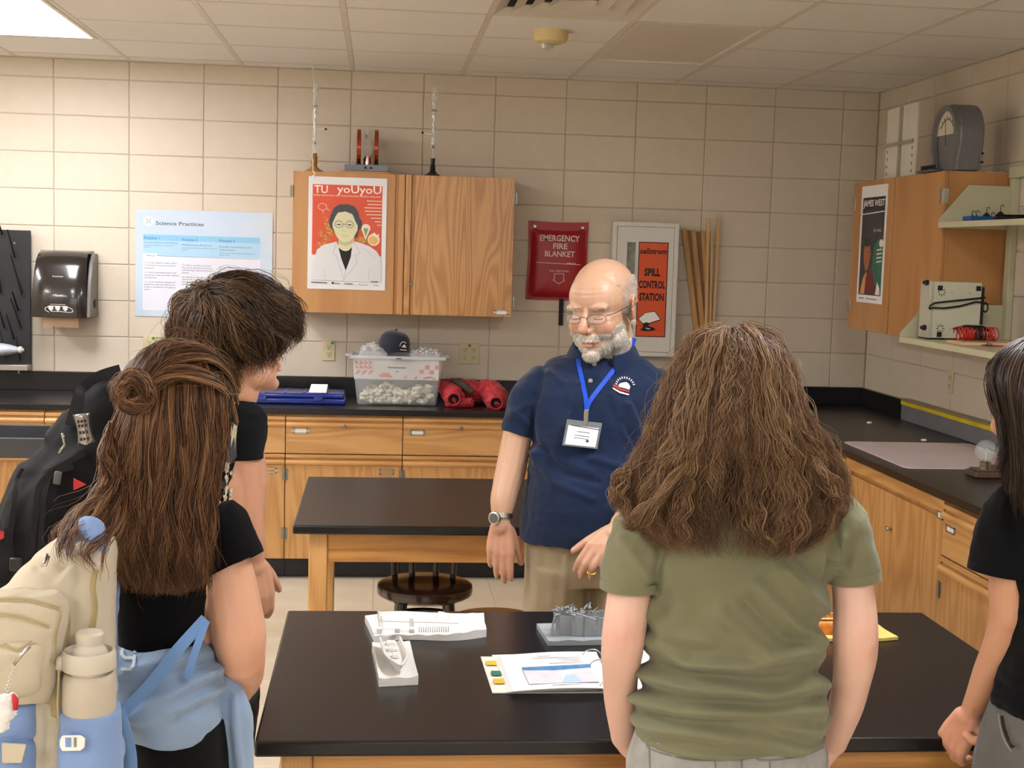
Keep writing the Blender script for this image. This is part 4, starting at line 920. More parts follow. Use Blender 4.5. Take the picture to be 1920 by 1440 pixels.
MB().tube([V(x0+.09, 5.39, zS+.004), V(x0+.105, 5.385, zS+.018), V(x0+.12, 5.38, zS+.004), V(x0+.10, 5.38, zS+.012)], .0035, 6).build('crocodile_clip', DSTEEL, t, smooth=True)
# ================================================================== right worktop
ZT = ZC+.0008
m_ = [(1582, 829), (1596, 828), (1700, 829), (1815, 833), (1828, 838), (1838, 862), (1832, 877), (1822, 881), (1700, 878), (1684, 876), (1600, 839)]
pts_ = [W(a_, b2, Z=ZT) for a_, b2 in m_]; c = sum(pts_, V(0, 0, 0))/len(pts_); c.z = ZT
t = thing('pink_board', 'flat pinkish white rounded board on the right worktop', 'board', c)
m = MB(); q = [W(1580, 831, Z=ZT), W(1824, 834, Z=ZT), W(1862, 882, Z=ZT), W(1694, 879, Z=ZT)]
x_0, x_1, y_0, y_1 = q[0].x+.01, RX-.075, W(1694, 879, Z=ZT).y, W(1590, 829, Z=ZT).y
def rrect(x0, x1, y0, y1, r, n=6):
    o = []
    for cx_, cy_, a0 in ((x1-r, y1-r, 0), (x0+r, y1-r, PI/2), (x0+r, y0+r, PI), (x1-r, y0+r, 3*PI/2)): o += [(cx_+r*math.cos(a0+k*PI/2/n), cy_+r*math.sin(a0+k*PI/2/n)) for k in range(n+1)]
    return o
MB().prism(rrect(x_0, x_1, y_0, y_1, .04), (0, 0, ZT), (1, 0, 0), (0, 1, 0), (0, 0, 1), 0, .004).build('sheet', M('pinkish_foam', 'e2d2d2', .35, var=.03, vs=4), t, bevel=.0015)
for px_, py_, lab in ((1630, 795, 'scrap of white paper on the right worktop near the corner'), (1732, 828, 'scrap of white paper behind the pink board')):
    c = W(px_, py_, Z=ZT); m = MB().ball((c.x, c.y, ZT+.007), (.016, .012, .007), nu=7, nv=4); o = m.build('paper_scrap', WHITE); tag(o, lab, 'paper')
def bulb(px_, py_, lab, r):
    c = W(px_, py_, Z=ZT); c.z = ZT
    t = thing('bulb_on_base', lab, 'light bulb', c, 'clear light bulbs on wooden bases')
    m = MB().cbox((c.x, c.y, ZT+.012), (.12, .10, .024)); m.build('wooden_base', M('dark_base_wood', '5d4a3a', .4), t, bevel=.004)
    MB().cbox((c.x, c.y, ZT+.028), (.10, .08, .008)).build('base_step', M('dark_base_wood', '5d4a3a', .4), t, bevel=.003)
    MB().lathe([(0, .032), (.024, .032)]+[(.021+.002*(k % 2), .036+k*.003) for k in range(8)]+[(.018, .062), (0, .062)], c, 20).build('screw_socket', MET, t, smooth='auto')
    zc2 = .062+r*.93; MB().lathe([(.017, .060), (.018, .066)]+[(r*math.cos(a_), zc2+r*math.sin(a_)) for a_ in np.linspace(-1.1, PI/2, 12)], c, 28, cap=False).build('glass_globe', GLS, t, smooth=True)
    MB().tube([c+V(0, 0, .06), c+V(0, 0, .10)], .003, 6).build('stem', FRO, t)
    MB().tube([c+V(-.014, 0, .108), c+V(-.008, .0, .115), c+V(0, 0, .106), c+V(.008, 0, .115), c+V(.014, 0, .108)], .0012, 5).build('filament', MET, t)
bulb(1846, 893, 'clear round light bulb on a small wooden base, right worktop', .045)
bulb(1880, 888, 'smaller light bulb half hidden behind the right-hand girl', .034)
# ================================================================== back worktop
NB = M('translucent_blue', '1a2f86', .2, var=.08, vs=12, coat=.5)
YF = 7.32
a_, b2 = W(455, 752, Z=ZT), W(648, 757, Z=ZT)
t = thing('blue_case', 'flat glossy blue plastic case on the back worktop', 'case', ((a_.x+b2.x)/2, YF, ZT))
xx0, xx1, yy0 = W(440, 752, Y=YF).x, W(648, 755, Y=YF).x, YF-.03
plate('lower_shell', xx0, xx1, yy0, yy0+.26, ZT, ZT+.03, NB, t, bevel=.008, seg=3); plate('lid', xx0+.006, xx1-.006, yy0+.006, yy0+.255, ZT+.0305, ZT+.058, NB, t, bevel=.01, seg=3)
for k in range(5): plate('rib', xx0+.06+k*.1, xx0+.075+k*.1, yy0+.02, yy0+.24, ZT+.0585, ZT+.061, NB, t, bevel=.001)
for k in (.2, .7): plate('latch', xx0+k*.6, xx0+k*.6+.05, yy0-.005, yy0-.0005, ZT+.018, ZT+.045, NB, t, bevel=.002)
c = W(592, 742, Y=yy0+.05); zc3 = ZT+.0615
t = thing('folded_card', 'folded white card standing on the blue case', 'card', (c.x, yy0+.08, zc3))
m = MB(); e = .0012; xL, xR = W(579, 745, Y=yy0+.05).x, W(612, 745, Y=yy0+.05).x; h_ = .042
for y_a, y_b, xs2 in ((yy0+.02, yy0+.06, -.0), (yy0+.10, yy0+.06, .012)):
    m.add([(xL+xs2, y_a, zc3), (xR+xs2, y_a, zc3), (xR+.006+xs2*0, y_b, zc3+h_), (xL+.012, y_b, zc3+h_), (xL+xs2, y_a+e, zc3), (xR+xs2, y_a+e, zc3), (xR+.006, y_b+e, zc3+h_), (xL+.012, y_b+e, zc3+h_)], [(0, 1, 2, 3), (7, 6, 5, 4), (0, 4, 5, 1), (1, 5, 6, 2), (2, 6, 7, 3), (3, 7, 4, 0)])
m.build('card', WHITE, t)
# bin
BX = [W(660, 668, Y=7.28).x, W(832, 672, Y=7.28).x]; bx0_, bx1_ = W(670, 752, Y=7.30).x, W(818, 757, Y=7.30).x; zt2 = W(740, 670, Y=7.28).z
t = thing('plastic_bin', 'clear plastic bin of packing peanuts with a navy cap on top', 'bin', ((bx0_+bx1_)/2, 7.45, ZT))
CLP = M('clear_bin_plastic', 'e8eaec', .12, alpha=.30, var=0, spec=.8); RIMP = M('bin_rim_plastic', 'd2d6dc', .2, alpha=.75, var=0)
y0_, y1_ = 7.28, 7.62; tp = .022
b4 = [(bx0_, y0_+tp), (bx1_, y0_+tp), (bx1_, y1_-tp), (bx0_, y1_-tp)]; t4 = [(BX[0], y0_), (BX[1], y0_), (BX[1], y1_), (BX[0], y1_)]
m = MB(); m.add([(x, y, ZT+.001) for x, y in b4]+[(x, y, zt2) for x, y in t4], [(0, 3, 2, 1)]+[(i, (i+1) % 4, 4+(i+1) % 4, 4+i) for i in range(4)]); m.build('tub', CLP, t, bevel=.012, seg=3)
m = MB()
for q in ((BX[0]-.012, BX[1]+.012, y0_-.012, y0_+.002), (BX[0]-.012, BX[1]+.012, y1_-.002, y1_+.012), (BX[0]-.012, BX[0]+.002, y0_+.002, y1_-.002), (BX[1]-.002, BX[1]+.012, y0_+.002, y1_-.002)): m.box(q[0], q[1], q[2], q[3], zt2-.012, zt2+.006)
m.build('rim', RIMP, t, bevel=.003)
for s_, x in ((-1, BX[0]-.012), (1, BX[1]+.012)): plate('handle', x, x+s_*.025, 7.40, 7.50, zt2-.008, zt2+.002, RIMP, t, bevel=.003)
# printed carton inside, upper half
yc0 = y0_+.032; zc0, zc1 = W(740, 712, Y=yc0).z, zt2-.012
t3 = thing('white_carton', 'white printed carton standing inside the clear bin', 'box', ((bx0_+bx1_)/2, yc0, zc0))
cx_0, cx_1 = W(664, 690, Y=yc0).x, W(827, 690, Y=yc0).x
plate('carton', cx_0, cx_1-.012, yc0, yc0+.2, zc0, zc1, M('carton_white', 'dcdcda', .5), t3, bevel=.001)
P = Print(V(cx_0, yc0-.0005, zc1), V(cx_1-.012, yc0-.0005, zc1), V(cx_0, yc0-.0005, zc0), (130, 370, 1045, 600))
SAL = M('print_salmon', 'd9776a', .5, var=0)
for r_ in range(2):
    for k in range(4): P.poly(SAL, [(140+k*50, 385+r_*50), (190+k*50, 430+r_*50), (140+k*50, 430+r_*50)])
for k in range(3): P.poly(SAL, [(140+k*70, 545), (165+k*70, 500), (205+k*70, 500), (170+k*70, 545)])
P.line(TXT, [(490, 465), (690, 467)], 16); P.poly(TXT, [(580, 515), (597, 495), (614, 515)])
P.poly(SAL, [(400, 550), (440, 525), (500, 522), (550, 575), (400, 570)]).poly(SAL, [(660, 580), (700, 545), (700, 582)]).poly(SAL, [(770, 585), (810, 548), (810, 590)])
P.poly(SAL, [(870, 590), (900, 565), (960, 555), (1020, 590), (1010, 598), (960, 575), (900, 590)])
for a5, b5 in ((895, 430), (835, 480), (945, 485), (1005, 430)): P.rect(SAL, a5, b5, a5+50, b5+48)
P.build('printed_pattern', t3)
# packing peanuts: nobody could count them
m = MB(); random.seed(21)
for k in range(230):
    x = random.uniform(bx0_+.03, bx1_-.03); y = random.uniform(y0_+.05, y1_-.05) if k > 110 else random.uniform(y0_+.05, y0_+.085); hmax = .075+.02*math.sin(x*30)
    c = V(x, y, ZT+.016+random.random()*hmax); a_ = random.uniform(0, PI); d = V(math.cos(a_), .5*math.sin(a_), random.uniform(-.4, .4)).normalized(); s_ = V(0, 0, 1).cross(d)*.006
    m.tube([c-d*.02, c-d*.008+s_, c+d*.008+s_, c+d*.02], [.008, .0115, .0115, .008], 7)
tag(m.build('packing_peanuts', M('cream_foam', 'e6dfc8', .7, var=.02), t, smooth=True), kind='stuff')
# bubble wrap mounds
BW_ = M('bubble_wrap', 'dfe1e2', .1, alpha=.38, var=.1, vs=40, spec=1, bump=.004, bs=60)
for (px0, px1, hh_), lab in (((672, 742, .085), 'crumpled bubble wrap at the left of the bin'), ((762, 828, .062), 'crumpled bubble wrap at the right of the bin behind the cap')):
    xa, xb = W(px0, 668, Y=7.42).x, W(px1, 668, Y=7.42).x; n = 26
    m = MB(); zb4 = zt2-.005
    for j in range(n+1):
        for i in range(n+1):
            u, v = i/n, j/n; e = (math.sin(PI*u)*math.sin(PI*v))**.35
            m.v.append((xa+(xb-xa)*u, 7.33+.24*v, zb4+hh_*e*(.75+.35*mnoise.noise(V(u*7, v*7, px0)))))
    for j in range(n):
        for i in range(n): a5 = j*(n+1)+i; m.f.append((a5, a5+1, a5+n+2, a5+n+1)); m.m.append(0)
    tt = thing('bubble_wrap', lab, 'packaging', ((xa+xb)/2, 7.45, zb4), 'bubble wrap on the bin'); m.build('wrap', BW_, tt, smooth=True)
    g = MB()
    for k in range(60):
        u, v = random.uniform(.1, .9), random.uniform(.05, .6); i, j = int(u*n), int(v*n); p = m.v[j*(n+1)+i]; g.ball((p[0], p[1]-.002, p[2]+.001), .005, nu=6, nv=4)
    tag(g.build('bubbles', M('bubble_clear', 'f4f4f4', .05, alpha=.5, spec=1), tt, smooth=True), kind='stuff')
# navy cap
NV = M('navy_twill', '0b1226', .8, var=.06, vs=60, sheen=.3)
cA = W(737, 668, Y=7.40); t = thing('baseball_cap', 'navy baseball cap with a white emblem on top of the bin', 'cap', (cA.x, 7.42, zt2+.01))
m = MB(); hw, hd, hz2 = .088, .10, .125; n = 32; zb5 = zt2+.012
Rl = Matrix.Rotation(.12, 3, 'Y')
pr = [(1, 0), (1.0, .25), (.97, .5), (.86, .74), (.62, .9), (.3, .985), (.06, 1.0), (0, 1.0)]
m.lathe([(r*.09, z*.125) for r, z in pr], (cA.x, 7.43, zb5), n, Rl, sy=1.1, sx=.98); m.build('crown', NV, t, smooth='auto')
MB().ball(V(cA.x, 7.43, zb5)+Rl @ V(0, 0, .127), .008, nu=10, nv=6).build('button', NV, t, smooth=True)
m = MB(); n = 16
vs = []
for k in range(n+1):
    a_ = PI*.12+PI*.76*k/n; ca, sa = math.cos(a_), math.sin(a_)
    vs += [(cA.x+.02+.075*ca, 7.43-.095*sa, zb5+.012), (cA.x+.03+.085*ca, 7.43-.165*sa, zb5-.004-.012*sa)]
m.add(vs+[(x, y, z-.003) for x, y, z in vs], [(2*k, 2*k+1, 2*k+3, 2*k+2) for k in range(n)]+[(2*(n+1)+2*k, 2*(n+1)+2*k+2, 2*(n+1)+2*k+3, 2*(n+1)+2*k+1) for k in range(n)]+[(2*k+1, 2*(n+1)+2*k+1, 2*(n+1)+2*k+3, 2*k+3) for k in range(n)]); m.build('brim', NV, t, smooth='auto')
yl = 7.332; P = Print(V(cA.x+.028, yl+.002, zb5+.075), V(cA.x+.078, yl+.032, zb5+.070), V(cA.x+.030, yl-.004, zb5+.02), (0, 0, 70, 70))
P.line(WH, [(8, 38), (12, 22), (26, 8), (44, 6), (56, 16)], 5); P.poly(WH, [(20, 44), (36, 26), (42, 24), (54, 34), (56, 46)]); P.line(WH, [(8, 62), (60, 62)], 6); P.build('printed_emblem', t)
# red jacket
RJ = M('red_nylon', 'b3202c', .5, var=.07, vs=30, bump=.003, bs=22, sheen=.2); 
# ================================================================== soft bodies: many closed shapes melted into ONE surface
def remesh(mb, vox, smooth=2, lam=.5):
    """voxel union of all shapes of mb -> (verts array, faces)"""
    me = bpy.data.meshes.new('tmp'); me.from_pydata(mb.v, [], mb.f); o = bpy.data.objects.new('tmp', me); COL.objects.link(o)
    md = o.modifiers.new('r', 'REMESH'); md.mode = 'VOXEL'; md.voxel_size = vox; md.adaptivity = 0
    if smooth: ms = o.modifiers.new('s', 'SMOOTH'); ms.factor = lam; ms.iterations = smooth
    dg = bpy.context.evaluated_depsgraph_get(); ev = o.evaluated_get(dg); m2 = ev.to_mesh()
    n = len(m2.vertices); co = np.empty(n*3); m2.vertices.foreach_get('co', co); co = co.reshape(-1, 3)
    no = np.empty(n*3); m2.vertices.foreach_get('normal', no); no = no.reshape(-1, 3)
    k = len(m2.polygons); lt = np.empty(k, int); m2.polygons.foreach_get('loop_total', lt); li = np.empty(len(m2.loops), int); m2.loops.foreach_get('vertex_index', li)
    ev.to_mesh_clear(); bpy.data.objects.remove(o); bpy.data.meshes.remove(me)
    return co, no, li, lt
def mesh_np(name, co, li, lt, mats, parent, mi=None, smooth=True, col=None):
    me = bpy.data.meshes.new(name); w = Vector()
    q = parent
    while q: w += q.location; q = q.parent
    co = co-np.array(w); me.vertices.add(len(co)); me.vertices.foreach_set('co', co.ravel())
    me.loops.add(len(li)); me.loops.foreach_set('vertex_index', li); me.polygons.add(len(lt))
    ls = np.concatenate([[0], np.cumsum(lt)[:-1]]); me.polygons.foreach_set('loop_start', ls); me.polygons.foreach_set('loop_total', lt)
    if smooth: me.polygons.foreach_set('use_smooth', np.ones(len(lt), bool))
    for m in (mats if isinstance(mats, (list, tuple)) else [mats]): me.materials.append(m)
    if mi is not None: me.polygons.foreach_set('material_index', mi)
    if col is not None:
        a = me.attributes.new('tone', 'FLOAT', 'POINT'); a.data.foreach_set('value', col)
    me.update(calc_edges=True); me.validate()
    o = bpy.data.objects.new(name, me); COL.objects.link(o)
    if parent is not None: o.parent = parent
    return o
def vnormals(co, li, lt):
    me = bpy.data.meshes.new('n'); me.vertices.add(len(co)); me.vertices.foreach_set('co', co.ravel()); me.loops.add(len(li)); me.loops.foreach_set('vertex_index', li)
    me.polygons.add(len(lt)); me.polygons.foreach_set('loop_start', np.concatenate([[0], np.cumsum(lt)[:-1]])); me.polygons.foreach_set('loop_total', lt); me.update(calc_edges=True)
    no = np.empty(len(co)*3); me.vertices.foreach_get('normal', no); bpy.data.meshes.remove(me); return no.reshape(-1, 3)
def snoise(co, f, seed=0):
    """cheap smooth noise, a sum of rotated sines"""
    r = np.random.default_rng(seed); s = 0; f = f*3
    for k in range(7):
        d = r.normal(size=3); d /= np.linalg.norm(d); s = s+np.sin(co @ d*f*(.6+.25*k)+r.uniform(0, 6.28))/(1+.35*k)
    return s/3
def ridge(co, pts, w, amp):
    """a fold running along the polyline pts (width w): height field amp*exp(-d2/w2)"""
    def flat(p):
        q = np.asarray(p, float)-[0, 0, CH]; z = q @ np.array(CF); return np.stack([q @ np.array(CR)/z, q @ np.array(CU)/z], -1), z
    P2, zz = flat(pts); c2, _ = flat(co); w = w/zz.mean(); best = np.full(len(co), 1e9)
    for a, b in zip(P2, P2[1:]):
        ab = b-a; t = np.clip(((c2-a) @ ab)/(ab @ ab+1e-12), 0, 1); d = ((c2-a-t[:, None]*ab)**2).sum(1); best = np.minimum(best, d)
    return amp*np.exp(-best/(w*w))
class Soft:
    def __init__(s): s.mb = MB()
    def limb(s, pts, r, n=14, ell=1.0, up=None):
        """smooth tapered limb through joint points (Catmull-Rom), closed, rounded ends"""
        P = [Vector(p) for p in pts]; r = list(r) if hasattr(r, '__len__') else [r]*len(P); Q = []; R_ = []
        for i in range(len(P)-1):
            p0, p1, p2, p3 = P[max(i-1, 0)], P[i], P[i+1], P[min(i+2, len(P)-1)]
            for k in range(5):
                t = k/5; Q.append(.5*((2*p1)+(p2-p0)*t+(2*p0-5*p1+4*p2-p3)*t*t+(3*p1-p0-3*p2+p3)*t**3)); tt = t*t*(3-2*t); R_.append(r[i]*(1-tt)+r[i+1]*tt)
        Q.append(P[-1]); R_.append(r[-1])
        d0, d1 = (Q[0]-Q[1]).normalized(), (Q[-1]-Q[-2]).normalized()
        Q = [Q[0]+d0*R_[0]*.75, Q[0]+d0*R_[0]*.45]+Q+[Q[-1]+d1*R_[-1]*.45, Q[-1]+d1*R_[-1]*.75]; R_ = [R_[0]*.35, R_[0]*.8]+R_+[R_[-1]*.8, R_[-1]*.35]
        s.mb.tube(Q, R_, n, ell=ell, up=up); return s
    def flatlimb(s, pts, r, n=18, ell=1.0, up=None):
        P = [Vector(p) for p in pts]; s.mb.tube(P, r, n, ell=ell, up=up); return s
    def ball(s, c, r, M3=None): s.mb.ball(c, r, M3, 20, 14); return s
    def rings(s, R_, n=28, pw=2.0):
        """stack of horizontal super-ellipses (cx, cy, z, rx, ry[, dyfront]) closed top and bottom"""
        vs = []
        for q in R_:
            cx_, cy_, z, rx, ry = q[:5]; tx, ty = (q[5], q[6]) if len(q) > 6 else (0, 0)
            for j in range(n):
                a = 2*PI*j/n; c, s_ = math.cos(a), math.sin(a); e = 2/pw
                x = rx*math.copysign(abs(c)**e, c); y = ry*math.copysign(abs(s_)**e, s_)
                vs.append((cx_+x, cy_+y, z+tx*x+ty*y))
        k = len(R_); fs = [(i*n+j, i*n+(j+1) % n, (i+1)*n+(j+1) % n, (i+1)*n+j) for i in range(k-1) for j in range(n)]+[tuple(range(n))[::-1], tuple(range((k-1)*n, k*n))]
        if R_[-1][2] < R_[0][2]: fs = [f[::-1] for f in fs]
        s.mb.add(vs, fs); return s
    def go(s, vox, smooth=2): s.co, s.no, s.li, s.lt = remesh(s.mb, vox, smooth); return s
    def push(s, h, along=None):
        s.co = s.co+(s.no if along is None else np.array(along))*np.asarray(h)[:, None]; s.no = vnormals(s.co, s.li, s.lt); return s
    def build(s, name, mat, parent, mi=None, col=None): return mesh_np(name, s.co, s.li, s.lt, mat, parent, mi, True, col)
    def face_mi(s, fn):
        """material index by face centre"""
        ls = np.concatenate([[0], np.cumsum(s.lt)[:-1]]); return fn(s.co[s.li[ls]]).astype(int)
# red jacket heaped on the back worktop: two sleeves with black cuffs
t = thing('red_jacket', 'red jacket with dark cuffs heaped on the back worktop', 'jacket', (W(885, 745, Y=7.3).x, 7.35, ZT))
J = Soft(); q = lambda x, y, Y=7.3: W(x, y, Y=Y)
def keep(p): p.z = max(p.z, ZT+.02); return p
J.limb([keep(q(826, 720, 7.42)), keep(q(842, 735, 7.38)), keep(q(852, 744, 7.30))], [.03, .05, .055]).limb([keep(q(835, 722, 7.5)), keep(q(870, 730, 7.45)), keep(q(905, 735, 7.45))], [.035, .06, .055])
J.limb([keep(q(905, 728, 7.45)), keep(q(925, 738, 7.38)), keep(q(930, 755, 7.26))], [.05, .066, .055]).limb([keep(q(840, 765, 7.3)), keep(q(865, 768, 7.28)), keep(q(880, 760, 7.3))], [.022, .03, .03])
J.limb([keep(q(880, 740, 7.5)), keep(q(940, 745, 7.5))], [.06, .05])
J.go(.006, 3); J.push(.007*snoise(J.co, 60, 3)+.004*snoise(J.co, 130, 5)); J.co[:, 2] = np.maximum(J.co[:, 2], ZT+.0005); J.build('shell', RJ, t)
LIN = M('black_lining', '0c0a0b', .8)
for c_, R_, rr_ in ((q(851, 748, 7.245), .42, .034), (q(930, 764, 7.205), .30, .034)):
    c_.z = max(c_.z, ZT+.036); m = MB(); M3 = Matrix.Rotation(PI/2+.15, 3, 'X'); m.lathe([(.0, -.01), (rr_*.86, -.008), (rr_*.9, .004)], c_, 20, M3, cap=False); m.build('cuff_lining', LIN, t, smooth='auto')
    MB().tube([c_+M3 @ V(rr_*math.cos(a), rr_*math.sin(a), .006) for a in np.linspace(0, 2*PI, 22)], .006, 8, cap=False).build('cuff', RJ, t, smooth=True)
J = Soft(); J.limb([q(848, 712, 7.40), q(868, 722, 7.37), q(885, 735, 7.34)], [.012, .022, .014]); J.go(.005, 2); J.push(.004*snoise(J.co, 80, 1)); J.build('grey_collar', M('grey_fleece', '4d4440', .9), t)
# ================================================================== cart at the left
CG = M('cart_dark_grey', '38393c', .45, var=.05)
zc_ = W(60, 850, Y=6.2).z; YC0 = 6.0; xr = W(118, 820, Y=YC0).x; 
t = thing('utility_cart', 'dark grey plastic utility cart by the back counter', 'cart', (xr-.5, 6.25, 0))
ztr, zbt = W(60, 822, Y=YC0).z, W(60, 860, Y=YC0).z; x0, x1, y0, y1 = xr-1.0, xr, YC0, YC0+.45
m = MB()
for q_ in ((x0, x1, y0, y0+.02), (x0, x1, y1-.02, y1), (x0, x0+.02, y0+.02, y1-.02), (x1-.02, x1, y0+.02, y1-.02)): m.box(q_[0], q_[1], q_[2], q_[3], zbt, ztr)
m.box(x0+.02, x1-.02, y0+.02, y1-.02, zbt, zbt+.03); m.build('top_tray', CG, t, bevel=.004)
plate('lower_tray', x0, x1, y0, y1, .2, .28, CG, t, bevel=.01)
for a in (x0+.03, x1-.08):
    for b in (y0+.02, y1-.07): plate('post', a, a+.05, b, b+.05, .28, zbt, CG, t, bevel=.006); MB().lathe([(0, -.015), (.05, -.015), (.055, 0), (.05, .015), (0, .015)], (a+.025, b+.025, .056), 20, Matrix.Rotation(PI/2, 3, 'Y')).build('wheel', BLACKP, t, smooth='auto'); plate('caster_fork', a+.005, a+.045, b+.015, b+.035, .10, .2, DSTEEL, t, bevel=0)
# ================================================================== ship models, binder
ZN = TZ+.0006; WPL = M('white_print_plastic', 'e9e8e4', .45, var=.02, vs=60, bump=.0006, bs=300); GPL = M('grey_print_plastic', '8d9296', .5, var=.08, vs=40, bump=.0008, bs=300)
def relief(name, pix, zbase, thick, hfun, n, mat, parent, frame):
    """slab whose outline is given in pixels on the table; hfun(u, v) adds relief; frame = 4 corner pixels (u, v grid)"""
    A, B, C_, D_ = [W(x, y, Z=zbase) for x, y in frame]; m = MB(); nu, nv = n
    for j in range(nv+1):
        for i in range(nu+1):
            u, v = i/nu, j/nv; p = (A*(1-u)+B*u)*(1-v)+(D_*(1-u)+C_*u)*v; p = V(*pix(p.x, p.y, u, v)) if pix else V(p.x, p.y)
            m.v.append((p.x, p.y, zbase+thick+hfun(u, v)))
    N = len(m.v)
    for j in range(nv+1):
        for i in range(nu+1): p = m.v[j*(nu+1)+i]; m.v.append((p[0], p[1], zbase))
    for j in range(nv):
        for i in range(nu): a = j*(nu+1)+i; m.f += [(a, a+1, a+nu+2, a+nu+1), (N+a, N+a+nu+1, N+a+nu+2, N+a+1)]; m.m += [0, 0]
    rim = list(range(nu+1))+[j*(nu+1)+nu for j in range(1, nv+1)]+[nv*(nu+1)+i for i in range(nu-1, -1, -1)]+[j*(nu+1) for j in range(nv-1, 0, -1)]
    for a, b in zip(rim, rim[1:]+rim[:1]): m.f.append((a, N+a, N+b, b)); m.m.append(0)
    return m.build(name, mat, parent, smooth='auto')
sst = lambda a, b, x: (lambda t: t*t*(3-2*t))(min(1, max(0, (x-a)/(b-a))))
c = W(795, 1185, Z=ZN)
t = thing('ship_model', 'long white printed wreck model at the far edge of the near table', 'model', c, 'printed shipwreck models on the near table')
def hull1(u, v):
    # half-sunk hull lying along u: raised ridge with open deck
    e = math.exp(-((v-.45)/.22)**2)*sst(.02, .12, u)*(1-sst(.62, .78, u)); h = .030*e
    if .1 < u < .60 and abs(v-.45) < .14: h -= .016
    h += .016*math.exp(-((v-.3-(u-.7)*.3)/.12)**2)*sst(.6, .8, u); h += .0015*math.sin(u*37)*math.sin(v*21); return h+.004*math.sin(u*5+v*3)
relief('wreck_relief', None, ZN, .014, hull1, (90, 40), WPL, t, [(677, 1161), (905, 1153), (912, 1190), (735, 1202)]) if False else None
def warp1(x, y, u, v): return (x, y+.014*math.sin(u*6.5)*v-.03*v*(1-u)*0)
relief('wreck_relief', warp1, ZN, .016, hull1, (90, 44), WPL, t, [(684, 1166), (903, 1158), (912, 1195), (702, 1206)])
for a, b in ((712, 6), (745, 10), (772, 6)):
    p = W(a, 1178, Z=ZN+.03); MB().cbox(p-V(0, 0, .004), (.013, .014, .012)).build('deckhouse', WPL, t, bevel=.002)
for a, l in ((712, .034), (718, .022), (771, .018), (776, .016)):
    p = W(a, 1172, Z=ZN+.03); MB().tube([p-V(0, 0, .012), p+V(-.004, 0, l)], .0025, 6).build('mast', WPL, t)
for k in range(14): p = W(786+k*4.2, 1176, Z=ZN+.034); MB().tube([p-V(0, 0, .012), p+V(0, 0, .002)], .0014, 5).build('rail_post', WPL, t)
MB().tube([W(712, 1164, Z=ZN+.04), W(860, 1168, Z=ZN+.036)], .002, 5).build('gunwale', WPL, t)
# bow model: near white one
c = W(740, 1250, Z=ZN)
t = thing('ship_model', 'small white printed bow wreck model nearest the camera', 'model', c, 'printed shipwreck models on the near table')
def sea(u, v): return .0015*math.sin(u*9+v*4)+.003*math.exp(-((u-.0)/.10)**2)+.002*math.exp(-((u-1)/.12)**2)-.006*math.exp(-(((u-.45)/.3)**2+((v-.5)/.35)**2))
relief('seabed', None, ZN, .018, sea, (40, 50), WPL, t, [(697, 1221), (768, 1218), (784, 1284), (710, 1288)])
# bow: stern at the back, stem towards the camera, deck open
p0, p1 = W(731, 1205, Z=ZN+.03), W(749, 1262, Z=ZN+.02); ax_ = (p1-p0); ax_.z = 0; L = ax_.length; ax_.normalize(); sd = V(-ax_.y, ax_.x, 0)
m = MB(); ns, nk = 16, 9
def half(s_): return .0235*(1-max(0, (s_-.5)/.5)**2.2)*(1-.25*max(0, .3-s_))+.0005
vs = []
for i in range(ns+1):
    s_ = i/ns; hw_ = half(s_); zt_ = .036+.004*(1-s_)+.006*s_
    for k in range(nk): f = k/(nk-1)*2-1; z = .010+(zt_-.010)*abs(f)**.8 if abs(f) < 1 else zt_; w_ = hw_*math.copysign(min(1, abs(f)**.45), f); c_ = p0+ax_*(L*s_*1.0+.018*abs(f)*s_)+sd*w_; vs.append((c_.x, c_.y, ZN+z))
m.add(vs, [(i*nk+k, i*nk+k+1, (i+1)*nk+k+1, (i+1)*nk+k) for i in range(ns) for k in range(nk-1)])
dk = []
for i in range(ns+1):
    s_ = i/ns; hw_ = half(s_)*.97; c_ = p0+ax_*(L*s_+.016*s_)
    for f in (-1, 1): dk.append(tuple(c_+sd*hw_*f+V(0, 0, ZN-p0.z+.028)))
m.add([(x, y, ZN+.029+.004*(1-(i//2)/ns)) for i, (x, y, z) in enumerate(dk)], [(2*i, 2*i+1, 2*i+3, 2*i+2) for i in range(ns)])
m.build('bow_hull', WPL, t, smooth='auto')
for sgn in (-1, 1): MB().tube([p0+ax_*(L*s_+.018*s_)+sd*half(s_)*sgn+V(0, 0, ZN-p0.z+.037+.004*(1-s_)+.005*s_) for s_ in np.linspace(0, 1, 12)], .003, 6).build('gunwale', WPL, t, smooth=True)
for f, w_ in ((.12, .016), (.35, .018), (.6, .013)): c_ = p0+ax_*L*f; MB().cbox((c_.x, c_.y, ZN+.036), (w_*1.2, .020, .009)).build('hatch', WPL, t, bevel=.002)
